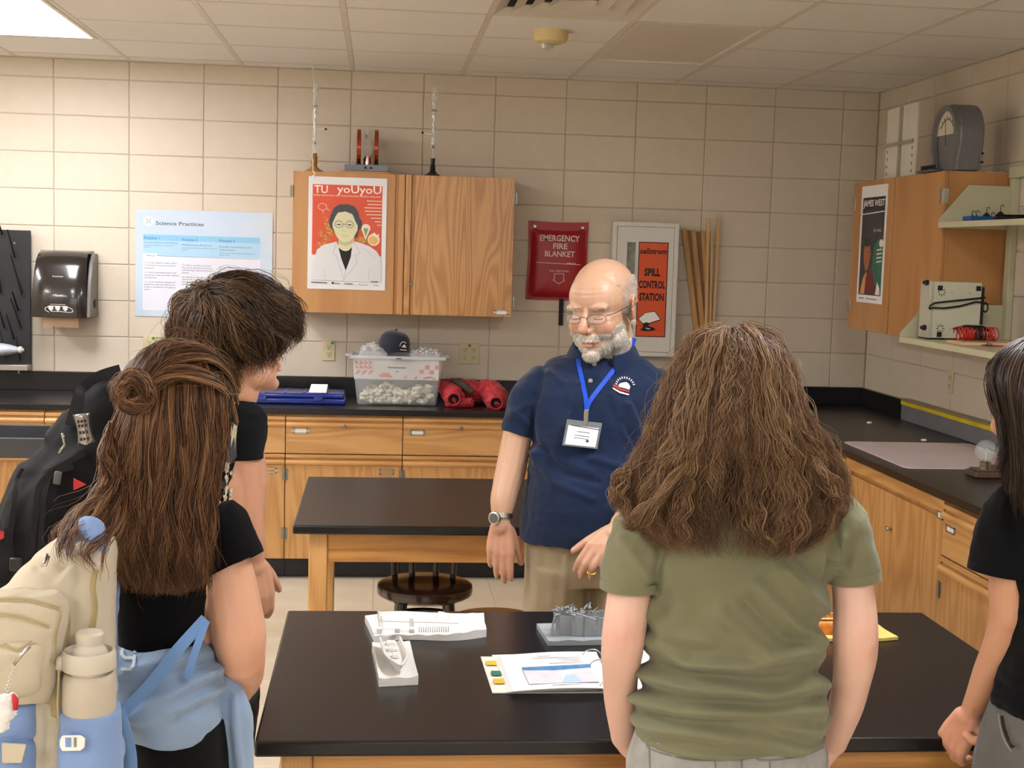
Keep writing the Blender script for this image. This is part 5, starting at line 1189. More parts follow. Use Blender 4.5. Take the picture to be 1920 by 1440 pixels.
# grey model
c = W(1110, 1195, Z=ZN); t = thing('ship_model', 'grey printed wreck model with splintered bow on a flat base', 'model', c, 'printed shipwreck models on the near table')
relief('seabed', None, ZN, .012, lambda u, v: .0015*math.sin(u*40)*math.sin(v*23), (40, 20), M('grey_base_plastic', '9aa2a6', .5, var=.05), t, [(1006, 1178), (1330, 1172), (1350, 1206), (1028, 1211)])
a, b = W(1045, 1188, Z=ZN+.012), W(1290, 1184, Z=ZN+.012); ax_ = b-a; ax_.z = 0; L = ax_.length; ax_.normalize(); sd = V(-ax_.y, ax_.x, 0)
m = MB(); vs = []; ns = 30; random.seed(2)
for i in range(ns+1):
    s_ = i/ns; hw_ = .032*(.75+.5*math.sin(min(1, s_*1.2)*PI/2)); c_ = a+ax_*(L*s_); zt_ = .048-.006*s_+.002*math.sin(i*1.9)
    for f, z in ((-1, 0), (-1.05, zt_*.5), (-.95, zt_), (-.8, zt_), (-.8, zt_-.02), (.8, zt_-.02), (.8, zt_), (.95, zt_), (1.05, zt_*.5), (1, 0)): q_ = c_+sd*hw_*f; vs.append((q_.x, q_.y, ZN+.012+z))
m.add(vs, [(i*10+k, (i+1)*10+k, (i+1)*10+k+1, i*10+k+1) for i in range(ns) for k in range(9)]+[tuple(range(10))]); m.build('hull', GPL, t, smooth='auto')
for k in range(30):
    c_ = a+ax_*random.uniform(-.015, .09)+sd*random.uniform(-.03, .03)+V(0, 0, .054); d = V(random.uniform(-1, .6), random.uniform(-.6, .6), random.uniform(-.15, .6)).normalized()*random.uniform(.008, .024)
    MB().tube([c_, c_+d*.5, c_+d], [.003, .0022, .0008], 5).build('splinter', GPL, t)
for k, (x, dz) in enumerate(((1042, -.05), (1050, -.045))): p = W(x, 1150, Z=ZN+.065); MB().tube([p, p+V(-.012, -.01, dz)], .003, 6).build('broken_frame', GPL, t)
MB().tube([W(1080, 1150, Z=ZN+.075), W(1118, 1163, Z=ZN+.065)], .003, 6).build('fallen_mast', GPL, t)
for k in range(8): c_ = a+ax_*(.03+k*.03)-sd*.032; MB().tube([c_+V(0, 0, .003), c_+V(0, 0, .05)], .0018, 5).build('hull_rib', GPL, t)
# gold model
c = W(1560, 1190, Z=ZN); t = thing('ship_model', 'golden printed relief model on a pale yellow base', 'model', c, 'printed shipwreck models on the near table')
YB = M('pale_yellow_print', 'dcc069', .5, var=.03); BRZ = M('bronze_print', 'b0661c', .35, .3, var=.2, vs=50)
MB().prism([(p.x, p.y) for p in (W(1460, 1170, Z=ZN), W(1640, 1172, Z=ZN), W(1660, 1187, Z=ZN), W(1684, 1200, Z=ZN), W(1655, 1203, Z=ZN), W(1600, 1202, Z=ZN), W(1455, 1206, Z=ZN))][::-1], (0, 0, ZN), (1, 0, 0), (0, 1, 0), (0, 0, 1), 0, .009).build('base_plate', YB, t, bevel=.001)
x0, x1 = W(1440, 1180, Z=ZN).x, W(1600, 1180, Z=ZN).x; y0, y1 = W(1530, 1190, Z=ZN+.01).y, W(1530, 1160, Z=ZN+.03).y
m = MB(); random.seed(4); nx_, ny_ = 70, 16; vs = []
for j in range(ny_+1):
    for i in range(nx_+1): u, v = i/nx_, j/ny_; h_ = .012+.020*sst(0, .25, v); h_ += .006*(.5+.5*math.sin(i*1.7+math.sin(j*2.2)*2))*(1 if .25 < v < .8 else 0); vs.append((x0+(x1-x0)*u, y0+(y1-y0)*v, ZN+.0095+(h_ if 0 < j < ny_ else 0)))
m.add(vs, [(j*(nx_+1)+i, j*(nx_+1)+i+1, (j+1)*(nx_+1)+i+1, (j+1)*(nx_+1)+i) for j in range(ny_) for i in range(nx_)]); m.build('bronze_relief', BRZ, t, smooth='auto')
for f in (.22, .95): MB().tube([V(x0, y0+(y1-y0)*f, ZN+.044), V(x1, y0+(y1-y0)*f, ZN+.044)], .0025, 6).build('rim_bead', M('pale_gold', 'e0b070', .35, .3), t)
# binder
c = W(1040, 1265, Z=ZN); t = thing('ring_binder', 'open white ring binder with printed pages on the near table', 'binder', c)
bl, br, tl, tr_ = W(923, 1301, Z=ZN), W(1290, 1300, Z=ZN), W(901, 1233, Z=ZN), W(1290, 1238, Z=ZN)
MB().prism([(p.x, p.y) for p in (bl, br, tr_, tl)], (0, 0, ZN), (1, 0, 0), (0, 1, 0), (0, 0, 1), 0, .003).build('cover', M('cream_board', 'e4ded0', .4), t, bevel=.001)
TABC = [M('tab_yellow', 'd8b63a', .4), M('tab_green', '2f7a5f', .4), M('tab_yellow', 'd8b63a', .4)]
for (x, y), mt in zip(((921, 1243), (931, 1262), (936, 1277)), TABC): p = W(x, y, Z=ZN+.006); MB().cbox(p, (.022, .03, .0012)).build('index_tab', mt, t)
for k in range(7):
    z = ZN+.0036+k*.0016; o_ = k*1.0
    pl, pt, prr, pb_ = W(922+o_*2.4, 1228+o_*.3, Z=z), W(1118, 1222, Z=z), W(1148, 1291, Z=z), W(950+o_*2.2, 1298-o_*.3, Z=z)
    m = MB(); n = 12
    for i in range(n+1):
        u = i/n; bz = z+.004*math.sin(u*PI)*k/6
        for p in (pb_.lerp(prr, u), pl.lerp(pt, u)): m.v.append((p.x, p.y, bz))
    N = len(m.v); m.v += [(x, y, z_-.0008) for x, y, z_ in m.v]
    for i in range(n): m.f += [(2*i, 2*i+2, 2*i+3, 2*i+1), (N+2*i, N+2*i+1, N+2*i+3, N+2*i+2), (2*i, N+2*i, N+2*i+2, 2*i+2), (2*i+1, 2*i+3, N+2*i+3, N+2*i+1)]; m.m += [0]*4
    m.f += [(0, 1, N+1, N), (2*n, N+2*n, N+2*n+1, 2*n+1)]; m.m += [0, 0]
    m.build('page', WHITE, t)
zz = ZN+.0036+6*.0016+.0045
TLp, TRp, BLp = W(938, 1228, Z=zz), W(1110, 1223, Z=zz), W(965, 1292, Z=zz)
P = Print(TLp, TRp, BLp, (0, 0, 180, 75)); P.n = V(0, 0, 1)
SEA, SND = M('print_sea', '4f86b4', .5, var=.15, vs=60), M('print_sand', 'e3d3da', .5, var=.05, vs=50)
P.rect(SND, 30, 30, 160, 66); P.poly(SEA, [(30, 30), (160, 27), (160, 35), (90, 39), (30, 37)])
P.poly(M('print_sea2', 'a7c2dd', .5), [(90, 66), (104, 50), (122, 50), (128, 64)]); P.poly(WH, [(88, 44), (128, 38), (132, 44), (100, 50)])
for x in (96, 106, 118, 126): P.line(M('print_sea2', 'a7c2dd'), [(x, 44), (x, 54)], 1)
GT = M('print_grey_text', '8b8b90', .5)
for i, (a_, b_) in enumerate(((70, 95), (55, 150), (105, 150), (110, 148), (85, 150))): P.line(GT, [(a_, 6+i*4.2), (b_, 6+i*4.2)], .9)
P.line(GT, [(70, 70), (125, 69)], .9)
P.build('printed_page', t)
m_p = [W(1160, 1224, Z=ZN+.0036), W(1290, 1222, Z=ZN+.0036), W(1290, 1296, Z=ZN+.0036), W(1165, 1296, Z=ZN+.0036)]
MB().prism([(p.x, p.y) for p in m_p][::-1], (0, 0, ZN+.0036), (1, 0, 0), (0, 1, 0), (0, 0, 1), 0, .006).build('right_page_stack', WHITE, t)
for (x, y) in ((1102, 1227), (1115, 1247), (1135, 1285)):
    p = W(x, y, Z=ZN+.016); MB().tube([p+V(.022*math.cos(a)+.01, 0, .018*math.sin(a)-.006) for a in np.linspace(-.3, PI+.3, 12)], .0015, 6).build('ring', STEEL, t, smooth=True)
plate('ring_spine', W(1128, 1260, Z=ZN).x+.0, W(1128, 1260, Z=ZN).x+.02, bl.y+.02, tl.y-.02, ZN+.0035, ZN+.0045, STEEL, t, bevel=0)
# ================================================================== people: shared tools
def skin(name, base, blush, rough=.45):
    if name in _mats: return _mats[name]
    m = M(name, base, rough, var=.0, sss=.12, bump=.0004, bs=260); p = _pr(m); g = NT(m)
    at = g.new('ShaderNodeAttribute', attribute_name='tone'); f = g.noise(g.coords((1, 1, 1)), 22, 3)
    v = g.math('ADD', at.outputs['Fac'], g.math('MULTIPLY', g.math('SUBTRACT', f, .5), .5))
    g.l.new(g.ramp(v, [(.05, base), (.9, blush)]), p.inputs['Base Color']); return m
def hairmat(name, dark, mid, light, rough=.42):
    if name in _mats: return _mats[name]
    m = M(name, mid, rough, var=0, spec=.35); p = _pr(m); g = NT(m)
    at = g.new('ShaderNodeAttribute', attribute_name='tone')
    g.l.new(g.ramp(at.outputs['Fac'], [(.0, dark), (.5, mid), (1, light)]), p.inputs['Base Color']); return m
def cloth(name, col, rough=.85, bump=.0004, bs=600, sheen=.25, var=.03, vs=6, col2=None):
    return M(name, col, rough, var=var, vs=vs, bump=bump, bs=bs, sheen=sheen, spec=.2, col2=col2)
def resample(P, n):
    P = np.array([tuple(p) for p in P], float); k = len(P); t = np.linspace(0, k-1, n); out = np.empty((n, 3))
    for j, tt in enumerate(t):                                   # Catmull-Rom
        i = min(int(tt), k-2); u = tt-i; p0, p1, p2, p3 = P[max(i-1, 0)], P[i], P[i+1], P[min(i+2, k-1)]
        out[j] = .5*((2*p1)+(p2-p0)*u+(2*p0-5*p1+4*p2-p3)*u*u+(3*p1-p0-3*p2+p3)*u**3)
    return out
def strands(name, mat, parent, sheets, seed=1, seg=14, kind='stuff'):
    """sheets: dicts with guides (list of polylines), n, th, spread, amp, freq, clump, cut"""
    r = np.random.default_rng(seed); allv, allt = [], []; T = np.linspace(0, 1, seg)
    for s in sheets:
        G = np.array([resample(g, seg) for g in s['g']]); ng = len(G); n = s['n']; nc = max(1, n//s.get('clump', 14))
        cu = r.uniform(0, ng-1, nc) if ng > 1 else np.zeros(nc); cph = r.uniform(0, 6.28, (nc, 2)); coff = r.normal(size=(nc, 3)); cfr = r.uniform(.8, 1.25, nc); ctone = r.uniform(.15, .85, nc)
        ci = r.integers(0, nc, n); u = np.clip(cu[ci]+r.normal(size=n)*s.get('uj', .06)*ng/8, 0, max(ng-1, 0)); i0 = np.minimum(u.astype(int), max(ng-2, 0)); f = (u-i0)[:, None, None]
        C = G[i0]*(1-f)+(G[np.minimum(i0+1, ng-1)])*f
        L = np.clip(r.uniform(1-s.get('cut', .15), 1.0, n), .2, 1)                # some strands end sooner
        TT = T[None, :]*L[:, None]; idx = TT*(seg-1); a = np.minimum(idx.astype(int), seg-2); fr = (idx-a)[..., None]
        C = np.take_along_axis(C, a[..., None], 1)*(1-fr)+np.take_along_axis(C, (a+1)[..., None], 1)*fr
        off = (coff[ci]*.75+r.normal(size=(n, 3))*.45)*s.get('spread', .006)
        C = C+off[:, None, :]*(.35+.65*TT[..., None]**.7)
        tan = np.gradient(C, axis=1); tan /= np.linalg.norm(tan, axis=2, keepdims=True)+1e-9
        up = np.array(s.get('up', (.3, -1, .2)), float); b1 = np.cross(tan, up); b1 /= np.linalg.norm(b1, axis=2, keepdims=True)+1e-9; b2 = np.cross(tan, b1)
        A = s.get('amp', .004)*(.25+.75*np.clip(TT*1.6, 0, 1)); ph = s.get('freq', 3)*6.28*TT*cfr[ci][:, None]
        jt_ = s.get('jit', .4); j1, j2 = r.normal(size=(n, 1))*jt_, r.normal(size=(n, 1))*jt_
        C = C+b1*(A*np.sin(ph+cph[ci, 0][:, None]+j1))[..., None]+b2*(A*.8*np.cos(ph*.9+cph[ci, 1][:, None]+j2))[..., None]
        tan = np.gradient(C, axis=1); tan /= np.linalg.norm(tan, axis=2, keepdims=True)+1e-9; b1 = np.cross(tan, up); b1 /= np.linalg.norm(b1, axis=2, keepdims=True)+1e-9; b2 = np.cross(tan, b1)
        rad = s.get('th', .0011)*(1-.8*T**3)*r.uniform(.6, 1.4, (n, 1)); tone = np.clip(ctone[ci]+r.normal(size=n)*.13+s.get('tone', 0), 0, 1)
        V3 = np.stack([C+rad[..., None]*(b1*math.cos(q)+b2*math.sin(q)) for q in (0, 2.094, 4.189)], 2)      # n, seg, 3, 3
        allv.append(V3.reshape(-1, 3)); allt.append(np.repeat(tone[:, None], seg*3, 1)*1.0+0*0)
        if s.get('grad'): allt[-1] = np.clip(allt[-1]+s['grad']*np.repeat(TT, 3, 1), 0, 1)
        allt[-1] = allt[-1].ravel()
    v = np.concatenate(allv); tn = np.concatenate(allt); N = len(v)//(seg*3)
    base = (np.arange(N)*seg*3)[:, None, None, None]; i = np.arange(seg-1)[None, :, None, None]*3; k = np.arange(3)[None, None, :, None]
    q = np.concatenate([base+i+k, base+i+(k+1) % 3, base+i+3+(k+1) % 3, base+i+3+k], 3).reshape(-1)
    o = mesh_np(name, v, q, np.full(len(q)//4, 4), mat, parent, None, True, tn); o['kind'] = kind; return o
def hand(S, wrist, fwd, back, side, scale=1.0, curl=(.35, .35, .4, .45), spread=.10, thumb=(.7, .35), th_curl=.3, wr=.029):
    """five-fingered hand added to the soft body S. fwd: along the fingers, back: out of the back of the hand, side: +1 if the thumb is on fwd x back"""
    f = Vector(fwd).normalized(); b = Vector(back); b = (b-f*b.dot(f)).normalized(); t = f.cross(b)*side; w = Vector(wrist); k = scale
    S.limb([w-f*.02*k, w+f*.02*k], [wr*.85, wr*.9], ell=1)
    tips = []
    pos = [.030, .011, -.009, -.027]; ln = [.072, .080, .074, .058]; rr = [.0098, .0100, .0095, .0085]; kn = [.088, .092, .088, .080]
    for i in range(4):
        r = rr[i]*k; k0 = w+f*kn[i]*k+t*pos[i]*k+b*.002*k
        S.limb([w+f*.015*k+t*pos[i]*.55*k, w+f*.05*k+t*pos[i]*.85*k, k0], [.016*k, .0145*k, .0118*k])
        d = (f+t*(pos[i]*spread*30)*.3).normalized(); a = curl[i]; p = k0; pts = [p]; 
        for sgm, (l, q) in enumerate(((.44, .7), (.30, 1.1), (.26, .8))):
            ax = d.cross(b); d = (Matrix.Rotation(-a*q, 3, ax) @ d); b_ = b; p = p+d*ln[i]*k*l; pts.append(p)
        S.limb(pts, [r*1.08, r*1.0, r*.92, r*.78], n=10); tips.append((pts[-1], d))
    S.ball(w+f*.05*k-b*.004*k, (.03*k, .03*k, .017*k), Matrix((t, f, b)).transposed())
    p0 = w+f*.022*k+t*.022*k-b*.006*k; d = (f*math.cos(thumb[0])+t*math.sin(thumb[0])-b*thumb[1]).normalized(); p1 = p0+d*.040*k; d2 = (d+f*th_curl).normalized(); p2 = p1+d2*.034*k; p3 = p2+(d2+f*th_curl*.5).normalized()*.026*k
    S.limb([p0, p1, p2, p3], [.0165*k, .0135*k, .0115*k, .009*k], n=10)
    return tips, (p3, d2)
def head(S, c, yaw, pitch, roll=0, k=1.0, fem=False, neck=None, nr=.055, nose=1.0):
    """head shapes facing -Y before rotation, melted into S; returns the local frame"""
    R3 = Matrix.Rotation(yaw, 3, 'Z') @ Matrix.Rotation(pitch, 3, 'X') @ Matrix.Rotation(roll, 3, 'Y'); c = Vector(c)
    L = lambda x, y, z: c+R3 @ (Vector((x, y, z))*k)
    B = lambda p, r, M3=None: S.mb.ball(L(*p), [q*k for q in r], R3 @ M3 if M3 else R3, 22, 16)
    B((0, .018, .040), (.076, .097, .082)); B((0, -.030, .035), (.068, .062, .066)); B((0, -.032, -.022), (.063, .062, .070))
    B((0, -.045, -.070), (.046, .045, .040)); B((0, -.078, -.098), (.022, .017, .016)); B((0, .0, -.055), (.058, .055, .035))
    for s in (-1, 1):
        B((s*.036, -.062, -.030), (.026, .026, .026)); B((s*.048, -.02, -.068), (.018, .036, .022)); B((s*.03, -.080, .022), (.026, .013, .009))
        B((s*.0105, -.102, -.034), (.0085, .010, .008))
        E3 = Matrix.Rotation(s*.35, 3, 'Z'); B((s*.076, .018, -.006), (.006, .017, .030), E3); B((s*.077, .014, -.032), (.007, .009, .010), E3)
        for j in range(9):
            a = -1.1+j*.47; B((s*.081, .020-.015*math.cos(a), .002+.027*math.sin(a)), (.0045, .0048, .0055))
    S.limb([L(0, -.084, .020), L(0, -.098, .0), L(0, -.112*nose-.0, -.022), L(0, -.116*nose, -.031)], [.0075*k, .0085*k, .0115*k, .0115*k], n=12)
    B((0, -.088, -.056), (.026, .014, .016)); B((0, -.099, -.061), (.019, .007, .0045)); B((0, -.097, -.0705), (.017, .008, .006))
    if neck is not None: S.limb([L(0, .022, -.05), L(0, .028, -.10)]+[Vector(p) for p in neck], [nr, nr]+[nr*1.02]*len(neck), n=20)
    return R3, L
def face_detail(S, R3, c, k=1.0, red=1.0, look_down=True):
    """eye sockets, lids, mouth line, nostrils and folds pushed into the melted surface; returns local coords"""
    c = np.array(c); lo = (S.co-c) @ np.array(R3)/k; h = np.zeros(len(lo)); x, y, z = lo.T; front = (y < -.045)
    d2 = lambda px, py_, pz, sx=1, sz=1: ((x-px)/sx)**2+(y-py_)**2*.6+((z-pz)/sz)**2
    for s in (-1, 1):
        h += front*(-.0105*np.exp(-d2(s*.031, -.086, .001, 1.35)/(.0125**2))+.0068*np.exp(-d2(s*.031, -.086, .000, 1.25)/(.0088**2)))
        h += front*-.0022*np.exp(-d2(s*.031, -.086, -.0065, 4, .45)/(.0042**2))                       # lid line
        h += front*.0015*np.exp(-d2(s*.030, -.084, -.016, 3, .7)/(.006**2))                            # bags
        h += front*-.0022*np.exp(-((x-s*(.022+.35*(-.038-z)))**2)/(.0035**2))*np.exp(-((z+.048)/.014)**2)   # nasolabial
        h += front*-.004*np.exp(-d2(s*.0065, -.108, -.0405, 1, .7)/(.0034**2))
    h += front*-.0050*np.exp(-(((z+.0660+7*x*x)/.0023)**2+(x/.021)**4))                                      # mouth
    h += front*-.0025*np.exp(-d2(0, -.09, -.082, 2.2, .8)/(.008**2))
    h += front*-.0028*np.exp(-((z-.014)/.006)**2)*np.exp(-(x/.009)**2)+sum(front*-.0012*np.exp(-((z-zz)/.0022)**2)*np.exp(-(x/.04)**4)*(y < -.05) for zz in (.052, .064))
    S.push(h*k)
    tone = .55*np.exp(-d2(0, -.115, -.030)/(.016**2))+sum(.45*np.exp(-d2(s*.042, -.07, -.026)/(.022**2)) for s in (-1, 1))+sum(.5*np.exp(-(((np.abs(x)-.079)/.012)**2+((y-.018)/.025)**2+((z+.004)/.04)**2)) for s in (1,))
    tone = np.clip(tone*red, 0, 1)*1.0; lips = front*np.exp(-(((z+.066+5*x*x)/.0065)**2+(x/.021)**4)); tone = np.maximum(tone, lips*.6)
    lo = (S.co-c) @ np.array(R3)/k; return lo, tone
def surf(o):
    """BVH of an object in world space"""
    w = Vector(); q = o
    while q: w += q.location; q = q.parent
    return BVHTree.FromPolygons([tuple(v.co+w) for v in o.data.vertices], [tuple(p.vertices) for p in o.data.polygons])
def drape_print(name, bvh, parent, mats, polys, TL, TR, BL, box, lift=.002, sub=1):
    """lay flat shapes (pixel frame box on plane TL/TR/BL) on a surface, by casting away from the plane"""
    P = Print(TL, TR, BL, box); mb = MB()
    d = -P.n
    for k, (mi, pts) in enumerate(polys):
        mb.mi = mi; vs = []; fs = []; cxy = [(sum(p[0] for p in pts)/len(pts), sum(p[1] for p in pts)/len(pts))]
        for x, y in pts+cxy:
            p = P.P(x, y, .15); hit = bvh.ray_cast(p, d, .6); q = hit[0] if hit[0] is not None else p+d*.15; vs.append(tuple(q-d*(lift+.0002*k)))
        n = len(pts); mb.add(vs, [(i, (i+1) % n, n) for i in range(n)])
    return mb.build(name, mats, parent)
def cast_px(bvh, x, y, lift=.002, Y=3):
    d = (W(x, y, Y=Y)-V(0, 0, CH)).normalized(); h = bvh.ray_cast(V(0, 0, CH)+d*.5, d, 8); return (h[0]-d*lift) if h[0] is not None else None
def decal_px(name, bvh, parent, mats, polys, lift=.002, Y=3, mesh=None):
    """embroidery and prints: shapes given in photograph pixels, laid on the cloth itself"""
    mb = MB()
    for k, (mi, pts) in enumerate(polys):
        mb.mi = mi; q = []
        for a, b in zip(pts, pts[1:]+pts[:1]): q += [a, ((a[0]+b[0])/2, (a[1]+b[1])/2)]
        q.append((sum(p[0] for p in pts)/len(pts), sum(p[1] for p in pts)/len(pts))); vs = [cast_px(bvh, x, y, lift+.0003*k, Y) for x, y in q]
        ok = [v for v in vs if v is not None]
        if len(ok) < 4: continue
        vs = [tuple(v if v is not None else ok[0]) for v in vs]; n = len(vs)-1; mb.add(vs, [(i, (i+1) % n, n) for i in range(n)])
    return mb.build(name, mats, parent)
def strap_on(name, bvh, mat, parent, pix, Y, w=.011, lift=.003, thick=.0015, n=40):
    """ribbon along a pixel path, dropped on a surface from the camera side"""
    cs = resample([V(a, b, 0) for a, b in pix], n); C = []
    for x, y, _ in cs:
        d = (W(x, y, Y=Y)-V(0, 0, CH)).normalized(); h = bvh.ray_cast(V(0, 0, CH)+d*.5, d, 8); C.append((h[0]-d*lift) if h[0] is not None else W(x, y, Y=Y))
    C = [Vector(c) for c in C]
    for _ in range(2): C = [C[0]]+[(C[i-1]+C[i]*2+C[i+1])/4 for i in range(1, n-1)]+[C[-1]]
    m = MB()
    for i, c in enumerate(C):
        t = (C[min(i+1, n-1)]-C[max(i-1, 0)]).normalized(); d = (c-V(0, 0, CH)).normalized(); s = t.cross(d).normalized()*w/2
        m.v += [tuple(c-s), tuple(c+s), tuple(c+s+d*thick), tuple(c-s+d*thick)]
    for i in range(n-1): a = 4*i; m.f += [(a+k, a+(k+1) % 4, a+4+(k+1) % 4, a+4+k) for k in range(4)]; m.m += [0]*4
    return m.build(name, mat, parent, smooth='auto')
def ribbon(name, mat, parent, pts, w, thick=.0018, n=24):
    C = [Vector(c) for c in resample(pts, n)]; m = MB()
    for i, c in enumerate(C):
        t = (C[min(i+1, n-1)]-C[max(i-1, 0)]).normalized(); d = (c-V(0, 0, CH)).normalized(); s = t.cross(d).normalized()*w/2; m.v += [tuple(c-s), tuple(c+s), tuple(c+s+d*thick), tuple(c-s+d*thick)]
    for i in range(n-1): a = 4*i; m.f += [(a+k, a+(k+1) % 4, a+4+(k+1) % 4, a+4+k) for k in range(4)]; m.m += [0]*4
    m.f += [(0, 3, 2, 1), (4*n-4, 4*n-3, 4*n-2, 4*n-1)]; m.m += [0, 0]
    return m.build(name, mat, parent, smooth='auto')
def shirt_rings(S, rows, Y, n=30, pw=2.3, ext=()):
    R_ = []
    for y, xl, xr, ry, *o in rows:
        yc = Y+(o[0] if o else 0); a, b = W(xl, y, Y=yc), W(xr, y, Y=yc); R_.append(((a.x+b.x)/2, yc, (a.z+b.z)/2, (b.x-a.x)/2, ry))
    S.rings(R_, n, pw); return R_
# ================================================================== the man
MY = 3.88
mq = lambda x, y, d=0: W(x, y, Y=MY+d)
man = thing('person', 'bald man with a white beard and glasses in a navy polo shirt', 'person', (mq(1110, 900).x, MY, 0))
SKM = skin('man_skin', 'c39c80', 'a9604c', .38)
S = Soft(); hc = mq(1129, 579, .0); HK = 1.16
R3, HL = head(S, hc, math.radians(-35), math.radians(11), math.radians(-2), HK, neck=[mq(1125, 690, .05)], nr=.068)
S.rings([(mq(1118, 690).x, MY+.03, mq(1118, 690).z, .10, .07), (mq(1118, 720).x, MY+.02, mq(1118, 720).z, .15, .09), (mq(1118, 900).x, MY, mq(1118, 900).z, .145, .12), (mq(1100, 1020).x, MY, mq(1100, 1020).z, .14, .115)])
# his right arm (left in the picture), relaxed; his left forearm reaches forward
ra = [mq(1015, 725, .02), mq(978, 790, .02), mq(958, 880, .0), mq(945, 930, -.03), mq(940, 968, -.05)]
S.limb(ra, [.034, .043, .045, .039, .0295])
tips, _ = hand(S, mq(940, 978, -.055), mq(936, 1060, -.075)-mq(940, 978, -.055), V(-.25, -1, .05), -1, 1.05, curl=(.16, .22, .30, .42), thumb=(.45, .3), th_curl=.35, wr=.03)
la = [mq(1222, 725, .02), mq(1255, 790, .0), mq(1250, 880, -.08), mq(1205, 935, -.20), mq(1163, 985, -.28)]
S.limb(la, [.045, .048, .045, .040, .031])
tips2, _ = hand(S, mq(1158, 992, -.285), mq(1112, 1050, -.33)-mq(1158, 992, -.285), V(-.45, -.9, .35), 1, 1.05, curl=(.35, .45, .5, .6), thumb=(.6, .3), th_curl=.3, wr=.031)
# legs (inside the trousers) and feet
for px, f in ((1040, -.02), (1160, .02)):
    a, b = mq(px, 1040), mq(px-2, 1200); S.limb([V(a.x, MY, .93), V(a.x, MY, .5), V(a.x, MY+.02, .1)], [.085, .06, .045]); S.limb([V(a.x, MY+.04, .06), V(a.x-.02, MY-.12, .045)], [.035, .03])
S.go(.0034, 3); lo, tone = face_detail(S, R3, hc, HK)
x, y, z = lo.T
beard = lambda x, y, z: ((z < -.030-.9*np.clip(.02+y, -.1, .0)*0) & (z > -.135) & (y < .035) & (
    ((np.abs(x) > .034+.25*np.clip(z+.06, -.1, 0)) & (z < -.028+.55*np.clip(.012+y+.03, -.03, .06)) & (y < .012)) | (z < -.080) | ((np.abs(x) < .034) & (z < -.0445) & (z > -.060) & (y < -.07))) & ~((np.abs(x) < .020) & (z > -.0725) & (z < -.0595) & (y < -.07)))
zo = np.array(S.co)
bm_ = beard(x, y, z); hands = (S.co[:, 2] < mq(940, 975).z)
tone = tone+.35*hands
sidehair = (np.abs(x) > .058) & (z > -.03) & (z < .075) & (y > -.02-.3*(z-.02)) & (y < .13) | ((y > .075) & (z > -.06) & (z < .07))
ear = (np.abs(x) > .0735) & (y > -.004) & (y < .042) & (z < .034) & (z > -.046)
bm_ = bm_ & (S.co[:, 2] > hc.z-.17)
ls = np.concatenate([[0], np.cumsum(S.lt)[:-1]]); vi = S.li[ls]
BRD_ = M('white_stubble_skin', 'd6c4b2', .7, var=.08, vs=90)
mbody = S.build('body', [SKM, BRD_], man, bm_[vi].astype(int), tone)
WHH = hairmat('white_hair', 'a89e91', 'd8d1c6', 'f2efea', .6)
def fuzz(name, mask, n, L, th, dirf, mat, seed, kind='stuff', parent=man, co=None, no=None):
    r = np.random.default_rng(seed); idx = np.nonzero(mask)[0]; idx = r.choice(idx, n); C0 = S.co[idx]+S.no[idx]*-.001; N = S.no[idx]
    D_ = np.array([dirf(lo[i]) for i in idx]) @ np.array(R3).T; l = r.uniform(.5, 1.2, (n, 1))*L; d = N*.55+D_+r.normal(size=(n, 3))*.35; d /= np.linalg.norm(d, axis=1, keepdims=True); d2_ = d+D_*.8; d2_ /= np.linalg.norm(d2_, axis=1, keepdims=True)
    pts = np.stack([C0, C0+d*l*.5, C0+d*l*.5+d2_*l*.5], 1); b1 = np.cross(d, [.3, .2, 1.]); b1 /= np.linalg.norm(b1, axis=1, keepdims=True); b2 = np.cross(d, b1)
    rad = np.array([1, .8, .25])*th; V3 = np.stack([pts+rad[None, :, None]*(b1*math.cos(q)+b2*math.sin(q))[:, None, :] for q in (0, 2.094, 4.189)], 2).reshape(-1, 3)
    base = (np.arange(n)*9)[:, None, None, None]; i = np.arange(2)[None, :, None, None]*3; k = np.arange(3)[None, None, :, None]
    q = np.concatenate([base+i+k, base+i+(k+1) % 3, base+i+3+(k+1) % 3, base+i+3+k], 3).reshape(-1)
    o = mesh_np(name, V3, q, np.full(len(q)//4, 4), mat, parent, None, True, np.repeat(r.uniform(0, 1, n), 9)); o['kind'] = kind; return o
fuzz('beard', bm_, 12000, .009, .00055, lambda p: np.array([p[0]*2, -.1, -1.]) if p[2] < -.06 or abs(p[0]) > .03 else np.array([p[0]*40, -.3, -.9]), WHH, 5)
fuzz('side_hair', sidehair & ~ear & (S.co[:, 2] > hc.z-.12), 5200, .012, .00055, lambda p: np.array([0, .9, -.45]), WHH, 6)
fuzz('eyebrows', (np.abs(z-.019) < .0055) & (np.abs(np.abs(x)-.032) < .019) & (y < -.06), 260, .009, .0005, lambda p: np.array([p[0]*22, -.3, .1]), WHH, 7)
# eyes looking down: a sliver of eyeball and lashes under the lids
for s in (-1, 1):
    m = MB(); m.tube([HL(s*.031+u*.0125, -.0905+.0028*u*u*2, -.0072+.0016*u*u) for u in (-1, -.6, -.2, .2, .6, 1)], .0010*HK, 6); m.build('eyelashes', M('lash_brown', '3a2a22', .6), man, smooth=True)
